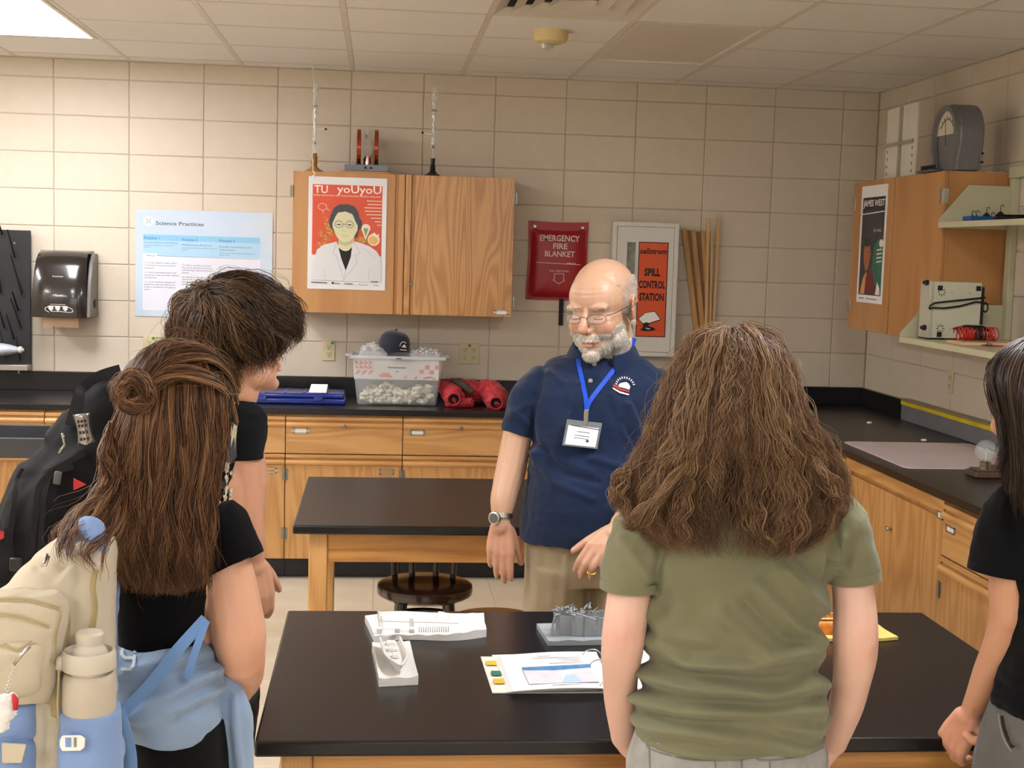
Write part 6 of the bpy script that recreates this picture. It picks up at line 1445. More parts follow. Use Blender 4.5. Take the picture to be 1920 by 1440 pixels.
# glasses
GLM = M('glasses_metal', '6e6460', .3, .8, var=0)
gl = []
for s in (-1, 1):
    ring = [HL(s*.0325+.0225*math.copysign(abs(math.cos(a))**.7, math.cos(a)), -.1035+.010*((.0335*s+.0235*math.cos(a))/.057)**2, -.004+.0115*math.copysign(abs(math.sin(a))**.7, math.sin(a))) for a in np.linspace(0, 2*PI, 28)]
    f = MB().tube(ring, .0009, 6, cap=False); o = f.build('glasses_frame', GLM, man, smooth=True)
    m = MB(); m.add(ring[:-1], [tuple(range(27))]); m.build('lens', M('spectacle_lens', 'ffffff', .03, alpha=.10, var=0, spec=1), man)
    MB().tube([HL(s*.057, -.0955, .004), HL(s*.070, -.075, .006), HL(s*.080, -.03, .010), HL(s*.0815, .008, .014), HL(s*.082, .03, .004)], .0014, 6).build('temple', GLM, man, smooth=True)
MB().tube([HL(-.010, -.1035, -.002), HL(0, -.1065, .003), HL(.010, -.1035, -.002)], .0012, 6).build('bridge', GLM, man, smooth=True)
# polo shirt
NAVYC = cloth('navy_pique', '15243f', .9, .0005, 900, .15, var=.08)
T = Soft()
shirt_rings(T, [(1008, 975, 1216, .168, -.005), (985, 976, 1220, .176, -.008), (940, 984, 1226, .180, -.012), (890, 991, 1230, .172, -.008), (840, 998, 1234, .158), (790, 1002, 1238, .145), (740, 998, 1244, .130, .01), (715, 1000, 1246, .112, .02), (697, 1010, 1240, .096, .03), (682, 1028, 1226, .082, .035), (668, 1052, 1206, .070, .045)], MY, pw=2.4)
def sleeve(T, a, b, c, ra_, rb_, rc_):
    a, b, c = Vector(a), Vector(b), Vector(c); P_ = [a]+[a.lerp(b, k/4) for k in range(1, 5)]+[b.lerp(c, k/4) for k in range(1, 5)]; rr = [ra_*.5]+[ra_+(rb_-ra_)*k/4 for k in range(1, 5)]+[rb_+(rc_-rb_)*k/4 for k in range(1, 5)]
    T.mb.tube(P_, rr, 20)
sleeve(T, mq(1040, 700, .03), mq(996, 745, .02), mq(971, 815, .015), .055, .062, .052); sleeve(T, mq(1208, 700, .03), mq(1243, 745, .02), mq(1258, 815, -.01), .055, .062, .055)
T.ball(mq(1018, 732, .025), (.055, .055, .05)); T.ball(mq(1226, 732, .025), (.055, .055, .05))
T.go(.005, 5)
fo = lambda pts, w, a: ridge(T.co, [tuple(mq(*p)) for p in pts], w, a)
h = fo([(1175, 760, -.12), (1200, 830, -.13), (1225, 880, -.12)], .012, .008)+fo([(1150, 740, -.13), (1170, 810, -.15), (1200, 870, -.15)], .010, .006)+fo([(1110, 860, -.15), (1180, 880, -.16), (1225, 900, -.12)], .012, .006)
h += fo([(1005, 760, -.10), (1015, 830, -.12), (1000, 880, -.12)], .012, .007)-fo([(1003, 740, -.07), (1000, 800, -.05)], .008, .005)-fo([(1232, 740, -.07), (1236, 800, -.05)], .008, .005)
h += fo([(1000, 845, -.12), (1060, 865, -.15), (1110, 885, -.16)], .012, .004)+.0035*snoise(T.co*np.array([1, 1, .6]), 16, 4)+.0014*snoise(T.co, 45, 8)+fo([(985, 760, -.04), (960, 780, -.04)], .01, .004)
h = h+fo([(1002, 850, 0), (1040, 905, 0), (1110, 935, 0)], .012, .006)-fo([(1010, 830, 0), (1060, 890, 0), (1120, 905, 0)], .010, .005)+fo([(1085, 720, 0), (1075, 770, 0), (1060, 800, 0)], .012, .004)+fo([(1180, 760, 0), (1205, 820, 0), (1235, 860, 0)], .008, .007)-fo([(1165, 790, 0), (1195, 850, 0), (1230, 885, 0)], .008, .006)
h = h+fo([(1020, 690, 0), (1012, 740, 0), (1006, 780, 0)], .007, -.003)+fo([(960, 770, 0), (985, 790, 0), (1000, 800, 0)], .008, .005)+fo([(1030, 700, 0), (1060, 720, 0), (1075, 760, 0)], .010, .004)
T.push(h*1.5)
pol = T.build('polo_shirt', NAVYC, man); pb_ = surf(pol)
# hem and sleeve bands, collar, placket, buttons
NAVD = cloth('navy_rib', '101f3b', .85, .0006, 500, .1)
def band(name, c0, axis, r1, r2, h, par, mat, n=30, u=None):
    ax = Vector(axis).normalized(); a = (Vector(u) if u else ax.orthogonal()); a = (a-ax*a.dot(ax)).normalized(); b = ax.cross(a); m = MB(); vs = []
    for rr, d in ((1, 0), (1, h), (.94, h), (.94, 0)): vs += [Vector(c0)+ax*d+a*(r1*rr*math.cos(2*PI*k/n))+b*(r2*rr*math.sin(2*PI*k/n)) for k in range(n)]
    m.add(vs, [(q*n+k, q*n+(k+1) % n, ((q+1) % 4)*n+(k+1) % n, ((q+1) % 4)*n+k) for q in range(4) for k in range(n)]); return m.build(name, mat, par, smooth='auto')
C = Soft()                                        # collar: a folded band round the neck, open at the front
nc_ = mq(1131, 659, .03); R_c = Matrix.Rotation(math.radians(-12), 3, 'Z') @ Matrix.Rotation(math.radians(22), 3, 'X')
cl = []
for a in np.linspace(math.radians(-68), math.radians(248), 26): cl.append(nc_+R_c @ V(.083*math.cos(a), .078*math.sin(a), .012-.010*math.sin(a)*0))
m = MB(); vs = []; n = len(cl)
for i, p in enumerate(cl):
    o_ = (p-nc_); o_.normalize(); e = abs(i/(n-1)-.5)*2; dn = .040+.022*e**3
    up_ = R_c @ V(0, 0, 1)
    vs += [p-o_*.006-up_*.012, p+up_*.014, p+o_*.007+up_*.013, p+o_*(.014+.016*e)-up_*dn*.55, p+o_*(.020+.020*e)-up_*dn, p+o_*(.016+.020*e)-up_*dn]
m.add(vs, [(i*6+k, i*6+k+1, (i+1)*6+k+1, (i+1)*6+k) for i in range(n-1) for k in range(5)]+[tuple(range(6)), tuple(range((n-1)*6, n*6))[::-1]])
m.build('collar', NAVYC, man, smooth='auto', sub=1)
# dark opening at the throat and the placket
for k, (px, py) in enumerate(((1096, 659), (1114, 683), (1107, 714))):
    d = (mq(px, py)-V(0, 0, CH)).normalized(); hit = pb_.ray_cast(V(0, 0, CH)+d, d, 6); p = hit[0] if hit[0] is not None else mq(px, py, -.1)
    MB().lathe([(0, 0), (.0065, 0), (.0065, .002), (.004, .003), (0, .0025)], p-d*.003, 14, Matrix.Rotation(PI/2, 3, 'X')).build('button', M('pearl_button', '9c948c', .3), man, smooth='auto')
strap_on('placket', pb_, NAVD, man, [(1121, 668), (1113, 700), (1106, 740)], MY, .032, .0016, .001)
LB = cloth('lanyard_blue', '1d4bc0', .5, .0003, 800, .1)
strap_on('lanyard', pb_, LB, man, [(1087, 655), (1084, 675), (1092, 715), (1098, 745), (1100, 768)], MY, .0125, .004); strap_on('lanyard', pb_, LB, man, [(1190, 634), (1182, 652), (1155, 688), (1122, 730), (1106, 752), (1100, 768)], MY, .0125, .005)
d = (mq(1098, 790)-V(0, 0, CH)).normalized(); hit = pb_.ray_cast(V(0, 0, CH)+d, d, 6); bp = hit[0]
yb = bp.y-.022
plate('lanyard_clip', W(1095, 780, Y=yb).x, W(1103, 780, Y=yb).x, yb-.002, yb+.002, W(1098, 796, Y=yb).z, W(1098, 768, Y=yb).z, STEEL, man, bevel=.001)
BTL, BTR, BBL = W(1065, 787, Y=yb-.004), W(1127, 794, Y=yb+.006), W(1056, 834, Y=yb-.016)
bu, bv = BTR-BTL, BBL-BTL; bn = bv.cross(bu).normalized()
def quadplate(name, u0, u1, v0, v1, d0, d1, mat, par):
    P_ = [BTL+bu*u+bv*v+bn*d for d in (d0, d1) for u, v in ((u0, v0), (u1, v0), (u1, v1), (u0, v1))]
    return MB().add(P_, [(3, 2, 1, 0), (4, 5, 6, 7), (0, 1, 5, 4), (1, 2, 6, 5), (2, 3, 7, 6), (3, 0, 4, 7)]).build(name, mat, par)
bd = quadplate('badge_holder', -.03, 1.03, -.02, 1.02, -.001, .001, M('smoky_vinyl', '7e8488', .15, alpha=.85, var=0, coat=.5), man)
quadplate('badge_card', .04, .96, .20, .96, .0012, .0016, WHITE, bd)
P = Print(BTL+bn*.0017, BTR+bn*.0017, BBL+bn*.0017, (195, 925, 590, 1230)); P.n = bn
P.line(M('vinyl_edge', '3b3d40', .3), [(235, 985), (585, 1005)], 10).line(TXT, [(322, 1052), (478, 1056)], 7).line(TXT, [(300, 1098), (478, 1104)], 7).line(TXT, [(300, 1128), (470, 1134)], 6)
P.oval(NAVY, 465, 1155, 20, 18); P.build('printed_badge', bd)
# embroidered emblem
EW, ER = M('thread_white', 'd8d8d4', .7, var=0), M('thread_red', '9a2c2c', .7, var=0)
E_TL, E_TR, E_BL = mq(1148, 700, -.16), mq(1192, 708, -.16), mq(1144, 738, -.16)
bx = (705, 470, 945, 640)
arc = [(730+100*0, 0)]
pl = []
for k in range(11):
    a = math.radians(172-k*15.5); cx_, cy_, r_ = 838, 560, 92
    pl.append((0, [(cx_+(r_+q)*math.cos(a+s_), cy_-(r_*.85+q)*math.sin(a+s_)) for q, s_ in ((-11, -.055), (11, -.055), (11, .055), (-11, .055))]))
pl += [(0, [(765, 565), (785, 540), (815, 530), (850, 522), (872, 535), (890, 560), (880, 590), (820, 580), (780, 575)]), (1, [(712, 560), (740, 555), (790, 585), (880, 600), (880, 618), (780, 605), (712, 575)]), (0, [(708, 585), (780, 615), (880, 632), (872, 644), (780, 632), (712, 600)])]
pl = [(mi, [(1148+(x-705)*44/240, 703+(y-470)*34/170+(x-705)*.02) for x, y in pts]) for mi, pts in pl]
decal_px('embroidered_emblem', pb_, man, [EW, ER], pl, .0022, MY)
# trousers
KH = cloth('khaki_twill', '93846a', .8, .0005, 700, .15, var=.04, vs=4)
T = Soft(); shirt_rings(T, [(1085, 985, 1205, .135), (1050, 984, 1208, .145), (1010, 984, 1210, .150), (985, 990, 1204, .145)], MY, pw=2.4)
for xa in (1043, 1157):
    a = mq(xa, 1060); T.rings([(a.x, MY+.01, .06, .085, .095), (a.x, MY+.01, .3, .085, .095), (a.x, MY, .6, .092, .10), (a.x, MY, .80, .093, .125), (a.x, MY, .86, .09, .14)], 24, 2.2)
T.go(.006, 4); T.push(ridge(T.co, [tuple(mq(1062, 1045, -.14)), tuple(mq(1058, 1100, -.13)), tuple(mq(1055, 1200, -.12))], .010, .007)+ridge(T.co, [tuple(mq(1020, 1040, -.14)), tuple(mq(1018, 1200, -.12))], .016, -.005)+ridge(T.co, [tuple(mq(1135, 1045, -.14)), tuple(mq(1140, 1200, -.12))], .010, .006)+.004*snoise(T.co*np.array([1, 1, .35]), 30, 6))
T.build('trousers', KH, man)
for xa in (1043, 1157):
    a = mq(xa, 1060); F_ = Soft(); F_.limb([V(a.x+.01, MY+.09, .045), V(a.x, MY, .05), V(a.x-.03, MY-.12, .04)], [.042, .047, .04]); F_.go(.006, 3); F_.co[:, 2] = np.maximum(F_.co[:, 2], .003); F_.build('shoe', M('dark_leather', '1c1714', .4), man)
# watch and ring
wc = mq(940, 968, -.05); ax_ = (mq(942, 930, -.03)-mq(939, 985, -.055)).normalized()
band('watch_band', wc-ax_*.007, ax_, .033, .033, .014, man, STEEL)
cdir = V(-.62, -.78, 0); M3 = cdir.to_track_quat('Z', 'Y').to_matrix(); wcs = wc+cdir*.031
wt_ = MB().lathe([(0, 0), (.018, 0), (.020, .003), (.019, .008), (.016, .010), (0, .010)], wcs, 24, M3).build('watch_case', STEEL, man, smooth='auto')
MB().lathe([(0, .0101), (.0145, .0101), (0, .0106)], wcs, 20, M3).build('watch_face', M('dial_grey', '5a5a55', .2), wt_)
k0 = tips2[2][0]; d = tips2[2][1]
MB().tube([k0-d*.03+Vector((d.orthogonal().normalized()*.0118*math.cos(a)+d.cross(d.orthogonal().normalized())*.0118*math.sin(a))) for a in np.linspace(0, 2*PI, 20)], .0022, 6, cap=False).build('finger_ring', M('gold', 'd9a94a', .25, 1, var=0), man, smooth=True)
# ================================================================== the student in the olive shirt, seen from behind
GY = 2.27
gq = lambda x, y, d=0: W(x, y, Y=GY+d)
gal = thing('person', 'student with long wavy brown hair in an olive green T-shirt', 'person', (gq(1370, 1200).x, GY, 0))
SKG = skin('pale_pink_skin', 'ddb49f', 'd29583', .45)
S = Soft(); gh = gq(1372, 752, .03)
head(S, gh, math.radians(180-6), math.radians(14), 0, .92, neck=[gq(1375, 880, .055)], nr=.042)
b0 = gq(1370, 1000); S.rings([(b0.x, GY+.02, gq(1370, 900).z, .05, .035), (b0.x, GY, gq(1370, 970).z, .13, .05), (b0.x, GY, gq(1370, 1200).z, .10, .06), (gq(1368, 1400).x, GY, gq(1368, 1400).z, .14, .09)])
# arms: hands go into the front pockets
S.limb([gq(1195, 985, .0), gq(1183, 1090, .0), gq(1169, 1195, -.015), gq(1163, 1290, .04), gq(1170, 1385, .10)], [.034, .0385, .0385, .031, .024])
S.limb([gq(1580, 975, .0), gq(1598, 1090, .0), gq(1604, 1205, -.015), gq(1592, 1300, .03), gq(1562, 1395, .09)], [.034, .037, .040, .033, .025])
hand(S, gq(1172, 1388, .10), V(.55, .35, -.8), V(-.8, .2, -.5), 1, .9, curl=(.3, .3, .3, .3), wr=.024); hand(S, gq(1560, 1398, .09), V(-.55, .35, -.8), V(.8, .2, -.5), -1, .9, curl=(.3, .3, .3, .3), wr=.024)
for px in (1290, 1440):
    a = gq(px, 1400); S.limb([V(a.x, GY, .86), V(a.x, GY+.01, .46), V(a.x, GY, .1)], [.075, .055, .04]); S.limb([V(a.x, GY-.04, .05), V(a.x, GY+.11, .04)], [.032, .028])
S.go(.0045, 3); xw = S.co
el = sum(np.exp(-((S.co-np.array(gq(*p)))**2).sum(1)/(.032**2)) for p in ((1165, 1195, -.05), (1628, 1212, -.05), (1640, 1215, .0)))
S.push(.004*np.exp(-((S.co-np.array(gq(1170, 1190, -.05)))**2).sum(1)/(.012**2))+.004*np.exp(-((S.co-np.array(gq(1630, 1212, -.05)))**2).sum(1)/(.012**2)))
S.build('body', SKG, gal, None, np.clip(el*.4+.05, 0, 1))
OLV = cloth('olive_jersey', '6f6d52', .95, .0003, 900, .2, var=.03, col2='78765a')
T = Soft()
shirt_rings(T, [(1378, 1188, 1545, .118), (1340, 1189, 1545, .116), (1300, 1196, 1543, .110), (1260, 1204, 1541, .103), (1215, 1212, 1534, .098), (1165, 1216, 1530, .095), (1120, 1219, 1546, .095), (1070, 1212, 1565, .095), (1020, 1200, 1580, .093, .005), (980, 1196, 1582, .088, .01), (950, 1208, 1572, .078, .015), (925, 1240, 1540, .065, .02), (900, 1290, 1478, .055, .025), (880, 1320, 1440, .055, .03), (868, 1330, 1425, .045, .04)], GY, pw=2.3)
sleeve(T, gq(1250, 960, .01), gq(1206, 1000, .0), gq(1182, 1098, .0), .050, .057, .055); sleeve(T, gq(1530, 945, .01), gq(1575, 985, .0), gq(1600, 1082, .0), .050, .055, .050)
T.ball(gq(1224, 985, .01), (.048, .048, .045)); T.ball(gq(1553, 970, .01), (.048, .048, .045))
T.go(.0036, 4); N0 = T.co.copy()
def fo(pts, w, a): return ridge(T.co, [tuple(gq(*p)) for p in pts], w, a)
bk = -.10
h = 0
for pts, w, a in [([(1205, 1190), (1290, 1245), (1400, 1248), (1530, 1210)], .010, .008), ([(1205, 1232), (1280, 1262), (1420, 1275), (1538, 1262)], .009, -.006), ([(1200, 1262), (1300, 1290), (1440, 1300), (1540, 1290)], .010, .008),
                  ([(1196, 1288), (1280, 1318), (1400, 1322), (1540, 1312)], .009, -.006), ([(1196, 1312), (1270, 1338), (1380, 1332), (1540, 1340)], .010, .007), ([(1200, 1340), (1300, 1358), (1450, 1352), (1540, 1362)], .009, -.005),
                  ([(1350, 1150), (1440, 1230), (1530, 1225)], .013, .006), ([(1420, 1100), (1490, 1170), (1532, 1200)], .012, .007), ([(1400, 1130), (1470, 1200), (1530, 1215)], .010, -.006), ([(1470, 1070), (1520, 1120), (1545, 1140)], .011, .007),
                  ([(1500, 1040), (1540, 1090), (1560, 1100)], .009, -.006), ([(1232, 1030), (1240, 1100), (1225, 1150)], .010, .006), ([(1250, 1060), (1280, 1140), (1240, 1200)], .016, .004), ([(1215, 1150), (1260, 1190), (1330, 1200)], .012, .006), ([(1560, 1000), (1545, 1060), (1550, 1090)], .008, .005)]:
    h = h+fo([(x, y, bk*.95) for x, y in pts], w*1.1, a)
h = h-fo([(1238, 980, -.07), (1236, 1050, -.06), (1231, 1105, -.05)], .010, .009)-fo([(1560, 965, -.07), (1560, 1030, -.06), (1556, 1085, -.05)], .010, .009)
zt_, zb_ = gq(1370, 1150).z, gq(1370, 1380).z; low = np.clip((zt_-T.co[:, 2])/(zt_-zb_), 0, 1)
h = h+low*.0045*np.sin(T.co[:, 2]*150+4*np.sin(T.co[:, 0]*9)+2.2*snoise(T.co, 9, 2))+.0022*snoise(T.co, 16, 3)+.0010*snoise(T.co, 45, 6)
h = h+fo([(1165, 1008, -.04), (1200, 1060, -.05), (1225, 1090, -.04)], .010, .004)+fo([(1580, 1010, -.05), (1570, 1050, -.05)], .009, .006)+fo([(1600, 1020, -.05), (1585, 1060, -.05)], .008, -.005)
h = h*np.clip((T.co[:, 2]-zb_)/.012+.2, .2, 1)
T.push(h*1.9); osh = T.build('tshirt', OLV, gal)
for (c_, ax, r1) in ((gq(1182, 1100, .0), gq(1183, 1060, 0)-gq(1181, 1100, 0), .0535), (gq(1600, 1084, .0), gq(1597, 1040, 0)-gq(1600, 1084, 0), .0485)): band('sleeve_hem', c_-ax.normalized()*.003, ax, r1, r1, .016, gal, OLV, 36)
# jeans
JN = cloth('grey_denim', '8f8d88', .85, .0006, 900, .1, var=.12, vs=30, col2='a19e98'); JS = cloth('grey_denim_seam', '75736e', .85, .0006, 900, .1)
T = Soft(); shirt_rings(T, [(1600, 1165, 1552, .13), (1500, 1168, 1550, .128), (1440, 1176, 1547, .122), (1400, 1184, 1544, .114), (1365, 1196, 1538, .105)], GY, pw=2.3)
for px in (1270, 1456): a = gq(px, 1500); T.rings([(a.x, GY, .07, .055, .06), (a.x, GY, .45, .068, .075), (a.x, GY, .72, .088, .105), (a.x, GY, .80, .09, .115)], 24)
T.go(.0045, 4); T.push(.002*snoise(T.co, 40, 6)-ridge(T.co, [tuple(gq(1390, 1370, -.11)), tuple(gq(1390, 1600, -.12))], .012, .008)); jn = T.build('jeans', JN, gal); jb = surf(jn)
for pts in ([(1389, 1368), (1390, 1400), (1391, 1440), (1392, 1500)], [(1216, 1388), (1220, 1405), (1300, 1425), (1364, 1420), (1366, 1404), (1280, 1396)], [(1424, 1402), (1424, 1425), (1500, 1418), (1544, 1400)], [(1217, 1382), (1219, 1440), (1222, 1500)], [(1340, 1424), (1344, 1460), (1348, 1500)], [(1443, 1424), (1447, 1500)], [(1265, 1392), (1262, 1406), (1358, 1415)]):
    strap_on('stitched_seam', jb, JS, gal, pts, GY, .0035, .001, .001)
for px in (1270, 1456):
    a = gq(px, 1500); F_ = Soft(); F_.limb([V(a.x, GY-.07, .045), V(a.x, GY+.02, .05), V(a.x, GY+.13, .035)], [.036, .042, .034]); F_.go(.006, 3); F_.co[:, 2] = np.maximum(F_.co[:, 2], .003); F_.build('shoe', M('white_sneaker', 'cfccc4', .6), gal)
# hair
GH = hairmat('wavy_brown_hair', '422d1c', '6d5138', '977856', .5)
rows = [(618, 1352, 1398, .02, .03), (628, 1320, 1430, .055, .03), (650, 1292, 1458, .085, .03), (690, 1272, 1476, .098, .02), (735, 1250, 1488, .100, .0), (790, 1233, 1510, .098, -.02), (835, 1215, 1545, .09, -.03), (870, 1196, 1566, .082, -.03), (915, 1165, 1580, .082, -.03), (950, 1160, 1582, .082, -.03), (985, 1185, 1550, .082, -.035), (1020, 1235, 1500, .085, -.04)]
B_ = Soft(); R_ = []
for y, xl, xr, ry, dy in rows[:-1]:
    a, b = gq(xl, y, dy), gq(xr, y, dy); R_.append(((a.x+b.x)/2, GY+dy+.02, (a.z+b.z)/2, (b.x-a.x)/2*.90, ry*.82))
B_.rings(R_, 30, 2.1); 
B_.go(.006, 3); cc = gq(1345, 1010, -.08); nt = np.exp(-(((B_.co[:, 0]-cc.x)/.028)**2+((B_.co[:, 2]-cc.z)/.075)**2)); B_.push(.005*snoise(B_.co*np.array([1, 1, .3]), 60, 3)-.05*nt*(B_.no[:, 1] < .2)); B_.build('hair_mass', M('hair_underlayer', '463120', .6, var=.2, vs=60, stretch=(1, 1, .1)), gal)
def gguide(th, hs=1.0, ext=0.0, rs=1.0):
    g = []
    for y, xl, xr, ry, dy in rows:
        a, b = gq(xl, y, dy), gq(xr, y, dy); cx_, w_ = (a.x+b.x)/2, (b.x-a.x)/2
        g.append(V(cx_+w_*math.cos(th)*rs, GY+dy-ry*math.sin(th)*rs, (a.z+b.z)/2))
    n = len(g); k = max(4, int(round(n*hs))); return g[:k]
sh = []
gs = []
for th in np.linspace(-.35, PI+.35, 22):
    c_ = math.cos(th); hs = 1.0 if (c_ < -.38 and c_ > -.85) or c_ > .05 else .93
    if -.30 < c_ < -.06: hs = .62
    if abs(c_) > .9: hs = .86
    gs.append(gguide(th, hs))
sh.append(dict(g=gs, n=6200, th=.0006, spread=.009, amp=.0050, freq=6.5, clump=34, cut=.12, uj=.05, jit=.3))
sh.append(dict(g=[gguide(t_, 1, rs=.93) for t_ in np.linspace(-.2, PI+.2, 16) if not -.34 < math.cos(t_) < -.02], n=1500, th=.0010, spread=.008, amp=.005, freq=7, clump=12, cut=.06, tone=-.25))
sh.append(dict(g=gs, n=200, th=.0005, spread=.018, amp=.010, freq=5, clump=2, cut=.3, tone=.15))
for a_, tone_ in (([(1300, 860, -.10), (1240, 930, -.12), (1190, 985, -.12), (1180, 975, -.12)], .1), ([(1290, 900, -.11), (1270, 960, -.13), (1262, 1020, -.12)], 0), ([(1520, 860, -.10), (1560, 910, -.12), (1578, 948, -.10)], .1), ([(1430, 900, -.11), (1420, 960, -.13), (1440, 1030, -.13)], 0), ([(1490, 900, -.11), (1500, 960, -.13), (1480, 1025, -.13)], 0), ([(1180, 880, -.06), (1160, 915, -.07), (1175, 960, -.08)], .1)):
    sh.append(dict(g=[[gq(*p) for p in a_]], n=130, th=.0008, spread=.009, amp=.006, freq=2.5, clump=10, cut=.1, tone=tone_))
strands('hair', GH, gal, sh, 3, 30)
# ================================================================== the boy leaning in, and his black backpack
BYY = 2.85
bq = lambda x, y, d=0: W(x, y, Y=BYY+d)
boy = thing('person', 'boy with tousled dark brown hair leaning forward in a black T-shirt', 'person', (bq(400, 900).x, BYY, 0))
SKB = skin('boy_skin', 'c9977a', 'b8705a', .45)
S = Soft(); bc = bq(437, 650, 0)
RB, BL_ = head(S, bc, math.radians(125), math.radians(-10), 0, .97, neck=[bq(432, 728, .0), bq(400, 790, .0)], nr=.058, nose=1.02)
S.rings([(bq(395, 800).x, BYY, bq(395, 770).z, .10, .07), (bq(385, 900).x, BYY, bq(385, 900).z, .13, .09), (bq(370, 1040).x, BYY, bq(370, 1040).z, .13, .09)])
S.limb([bq(446, 795, -.02), bq(450, 850, -.03), bq(459, 930, -.03), bq(468, 1000, -.02), bq(475, 1045, .0)], [.045, .042, .036, .032, .024])
S.limb([bq(330, 820, .1), bq(328, 930, .17), bq(375, 1000, .28)], [.045, .042, .035])
hand(S, bq(476, 1050, .0), V(.12, .1, -1), V(.6, -.8, 0), -1, .95, curl=(.3, .4, .5, .6), wr=.024); hand(S, bq(380, 1006, .29), V(.5, .5, -.7), V(-.4, -.8, 0), 1, .95, wr=.024)
for px in (345, 405): a = bq(px, 1100); S.limb([V(a.x, BYY, .86), V(a.x, BYY+.01, .46), V(a.x-.02, BYY, .1)], [.08, .058, .04]); S.limb([V(a.x-.04, BYY-.02, .05), V(a.x+.1, BYY+.06, .04)], [.034, .03])
S.go(.004, 3); lo, tone = face_detail(S, RB, bc, .97, .7); S.build('body', SKB, boy, None, tone)
GT2 = cloth('black_jersey', '0d1012', .95, .0003, 800, .03, var=.08)
T = Soft()
shirt_rings(T, [(1165, 278, 446, .112), (1110, 282, 450, .110), (1060, 285, 455, .11), (1000, 282, 455, .115), (930, 285, 452, .12), (860, 285, 456, .12), (810, 292, 458, .115, .0), (775, 312, 462, .10, .0), (755, 345, 462, .085, .0), (735, 375, 468, .066, .0)], BYY, pw=2.3)
sleeve(T, bq(425, 772, .0), bq(452, 795, -.02), bq(452, 858, -.03), .05, .056, .045); T.ball(bq(440, 790, -.01), (.052, .055, .048)); T.limb([bq(330, 790, .06), bq(322, 860, .1)], [.06, .055])
T.go(.005, 4); T.push(.0045*snoise(T.co, 20, 5)+.0018*snoise(T.co, 50, 3)); tee = T.build('tshirt', GT2, boy); tb = surf(tee)
band('sleeve_hem', bq(452, 858, -.03), V(0, 0, 1), .046, .046, .014, boy, GT2)
PG, PW, PRD = M('print_charcoal', '3a3b3d', .7, var=.1, vs=40), M('print_bone', 'b9b49c', .7, var=.2, vs=60), M('print_brick', 'a34a3c', .7)
pl = [(0, [(398+a_*24, 788+b_*21) for a_, b_ in ((0, j_) for j_ in range(9))]+[(446-j_*.4, 960-j_*21) for j_ in range(9)])]
for k in range(3): pl += [(1, [(430+k*8-20, 768), (437+k*8-20, 766), (439+k*8-20, 782), (432+k*8-20, 784)]), (2, [(431.5+k*8-20, 769), (436+k*8-20, 768), (437.5+k*8-20, 780), (433+k*8-20, 781)])]
pl += [(1, [(440, 790), (446, 790), (440, 850), (432, 852), (434, 815)])]
random.seed(13)
for k in range(26):
    x_, y_ = random.uniform(418, 440), 868+k*3.6; pl.append((1, [(x_, y_), (x_+random.uniform(3, 6), y_-random.uniform(2, 8)), (x_+random.uniform(4, 8), y_+random.uniform(0, 6)), (x_+2, y_+random.uniform(5, 12))]))
decal_px('printed_graphic', tb, boy, [PG, PW, PRD], pl, .0015, BYY)
DJ = cloth('dark_denim', '23262c', .85, .0005, 800, .1)
T = Soft(); shirt_rings(T, [(1330, 285, 450, .115), (1230, 283, 447, .115), (1140, 286, 444, .105)], BYY)
for px in (340, 408): a = bq(px, 1100); T.rings([(a.x-.01, BYY, .07, .06, .07), (a.x, BYY, .5, .07, .08), (a.x, BYY, .8, .09, .1), (a.x, BYY, .86, .09, .1)], 20)
T.go(.006, 3); T.push(.003*snoise(T.co, 30, 5)); T.build('trousers', DJ, boy)
for px in (340, 408): a = bq(px, 1100); F_ = Soft(); F_.limb([V(a.x-.06, BYY-.04, .045), V(a.x, BYY, .05), V(a.x+.12, BYY+.07, .035)], [.036, .042, .034]); F_.go(.006, 3); F_.co[:, 2] = np.maximum(F_.co[:, 2], .003); F_.build('shoe', M('black_sneaker', '1d1d1f', .6), boy)
BH = hairmat('dark_brown_hair', '241910', '45311f', '735638', .42)
hcn = bq(441, 612, .0); HR = V(.110, .114, .094)
def ell(d, s=1.0): d = V(*d).normalized(); return hcn+V(d.x*HR.x*s, d.y*HR.y*s, d.z*HR.z*s)
B_ = Soft(); B_.ball(hcn-V(0, 0, .0), HR*.90); B_.ball(hcn+V(-.035, .0, -.035), (.068, .088, .062)); B_.ball(hcn+V(.045, .03, -.002), (.055, .06, .05)); B_.go(.005, 3); B_.push(.005*snoise(B_.co, 24, 8)+.003*snoise(B_.co, 60, 2)); B_.build('hair_mass', M('dark_hair_underlayer', '1c140f', .6, var=.2, vs=50), boy)
crown = V(-.42, -.5, .72).normalized(); gs = []
rims = [(1.05, -.10, -.02), (1.06, -.35, -.30), (.85, -.75, -.62), (.50, -.95, -.80), (.1, -1, -.95), (-.35, -.9, -1.0), (-.8, -.6, -.95), (-1, -.1, -.75), (-.95, .4, -.6), (-.4, .95, -.5), (.4, .95, -.3), (.95, .55, -.1), (1.08, .2, .0), (1.05, -.10, -.02)]
for rv in rims:
    r_ = V(*rv); g = []
    for k in range(7): t_ = k/6; d = (crown*(1-t_)+r_.normalized()*t_*1.0+V(0, 0, .35)*math.sin(t_*PI)*.4); g.append(ell(d, 1.0+.06*math.sin(t_*PI)+.10*t_))
    g.append(g[-1]+V(r_.x*.004, r_.y*.006, -.022)); gs.append(g)
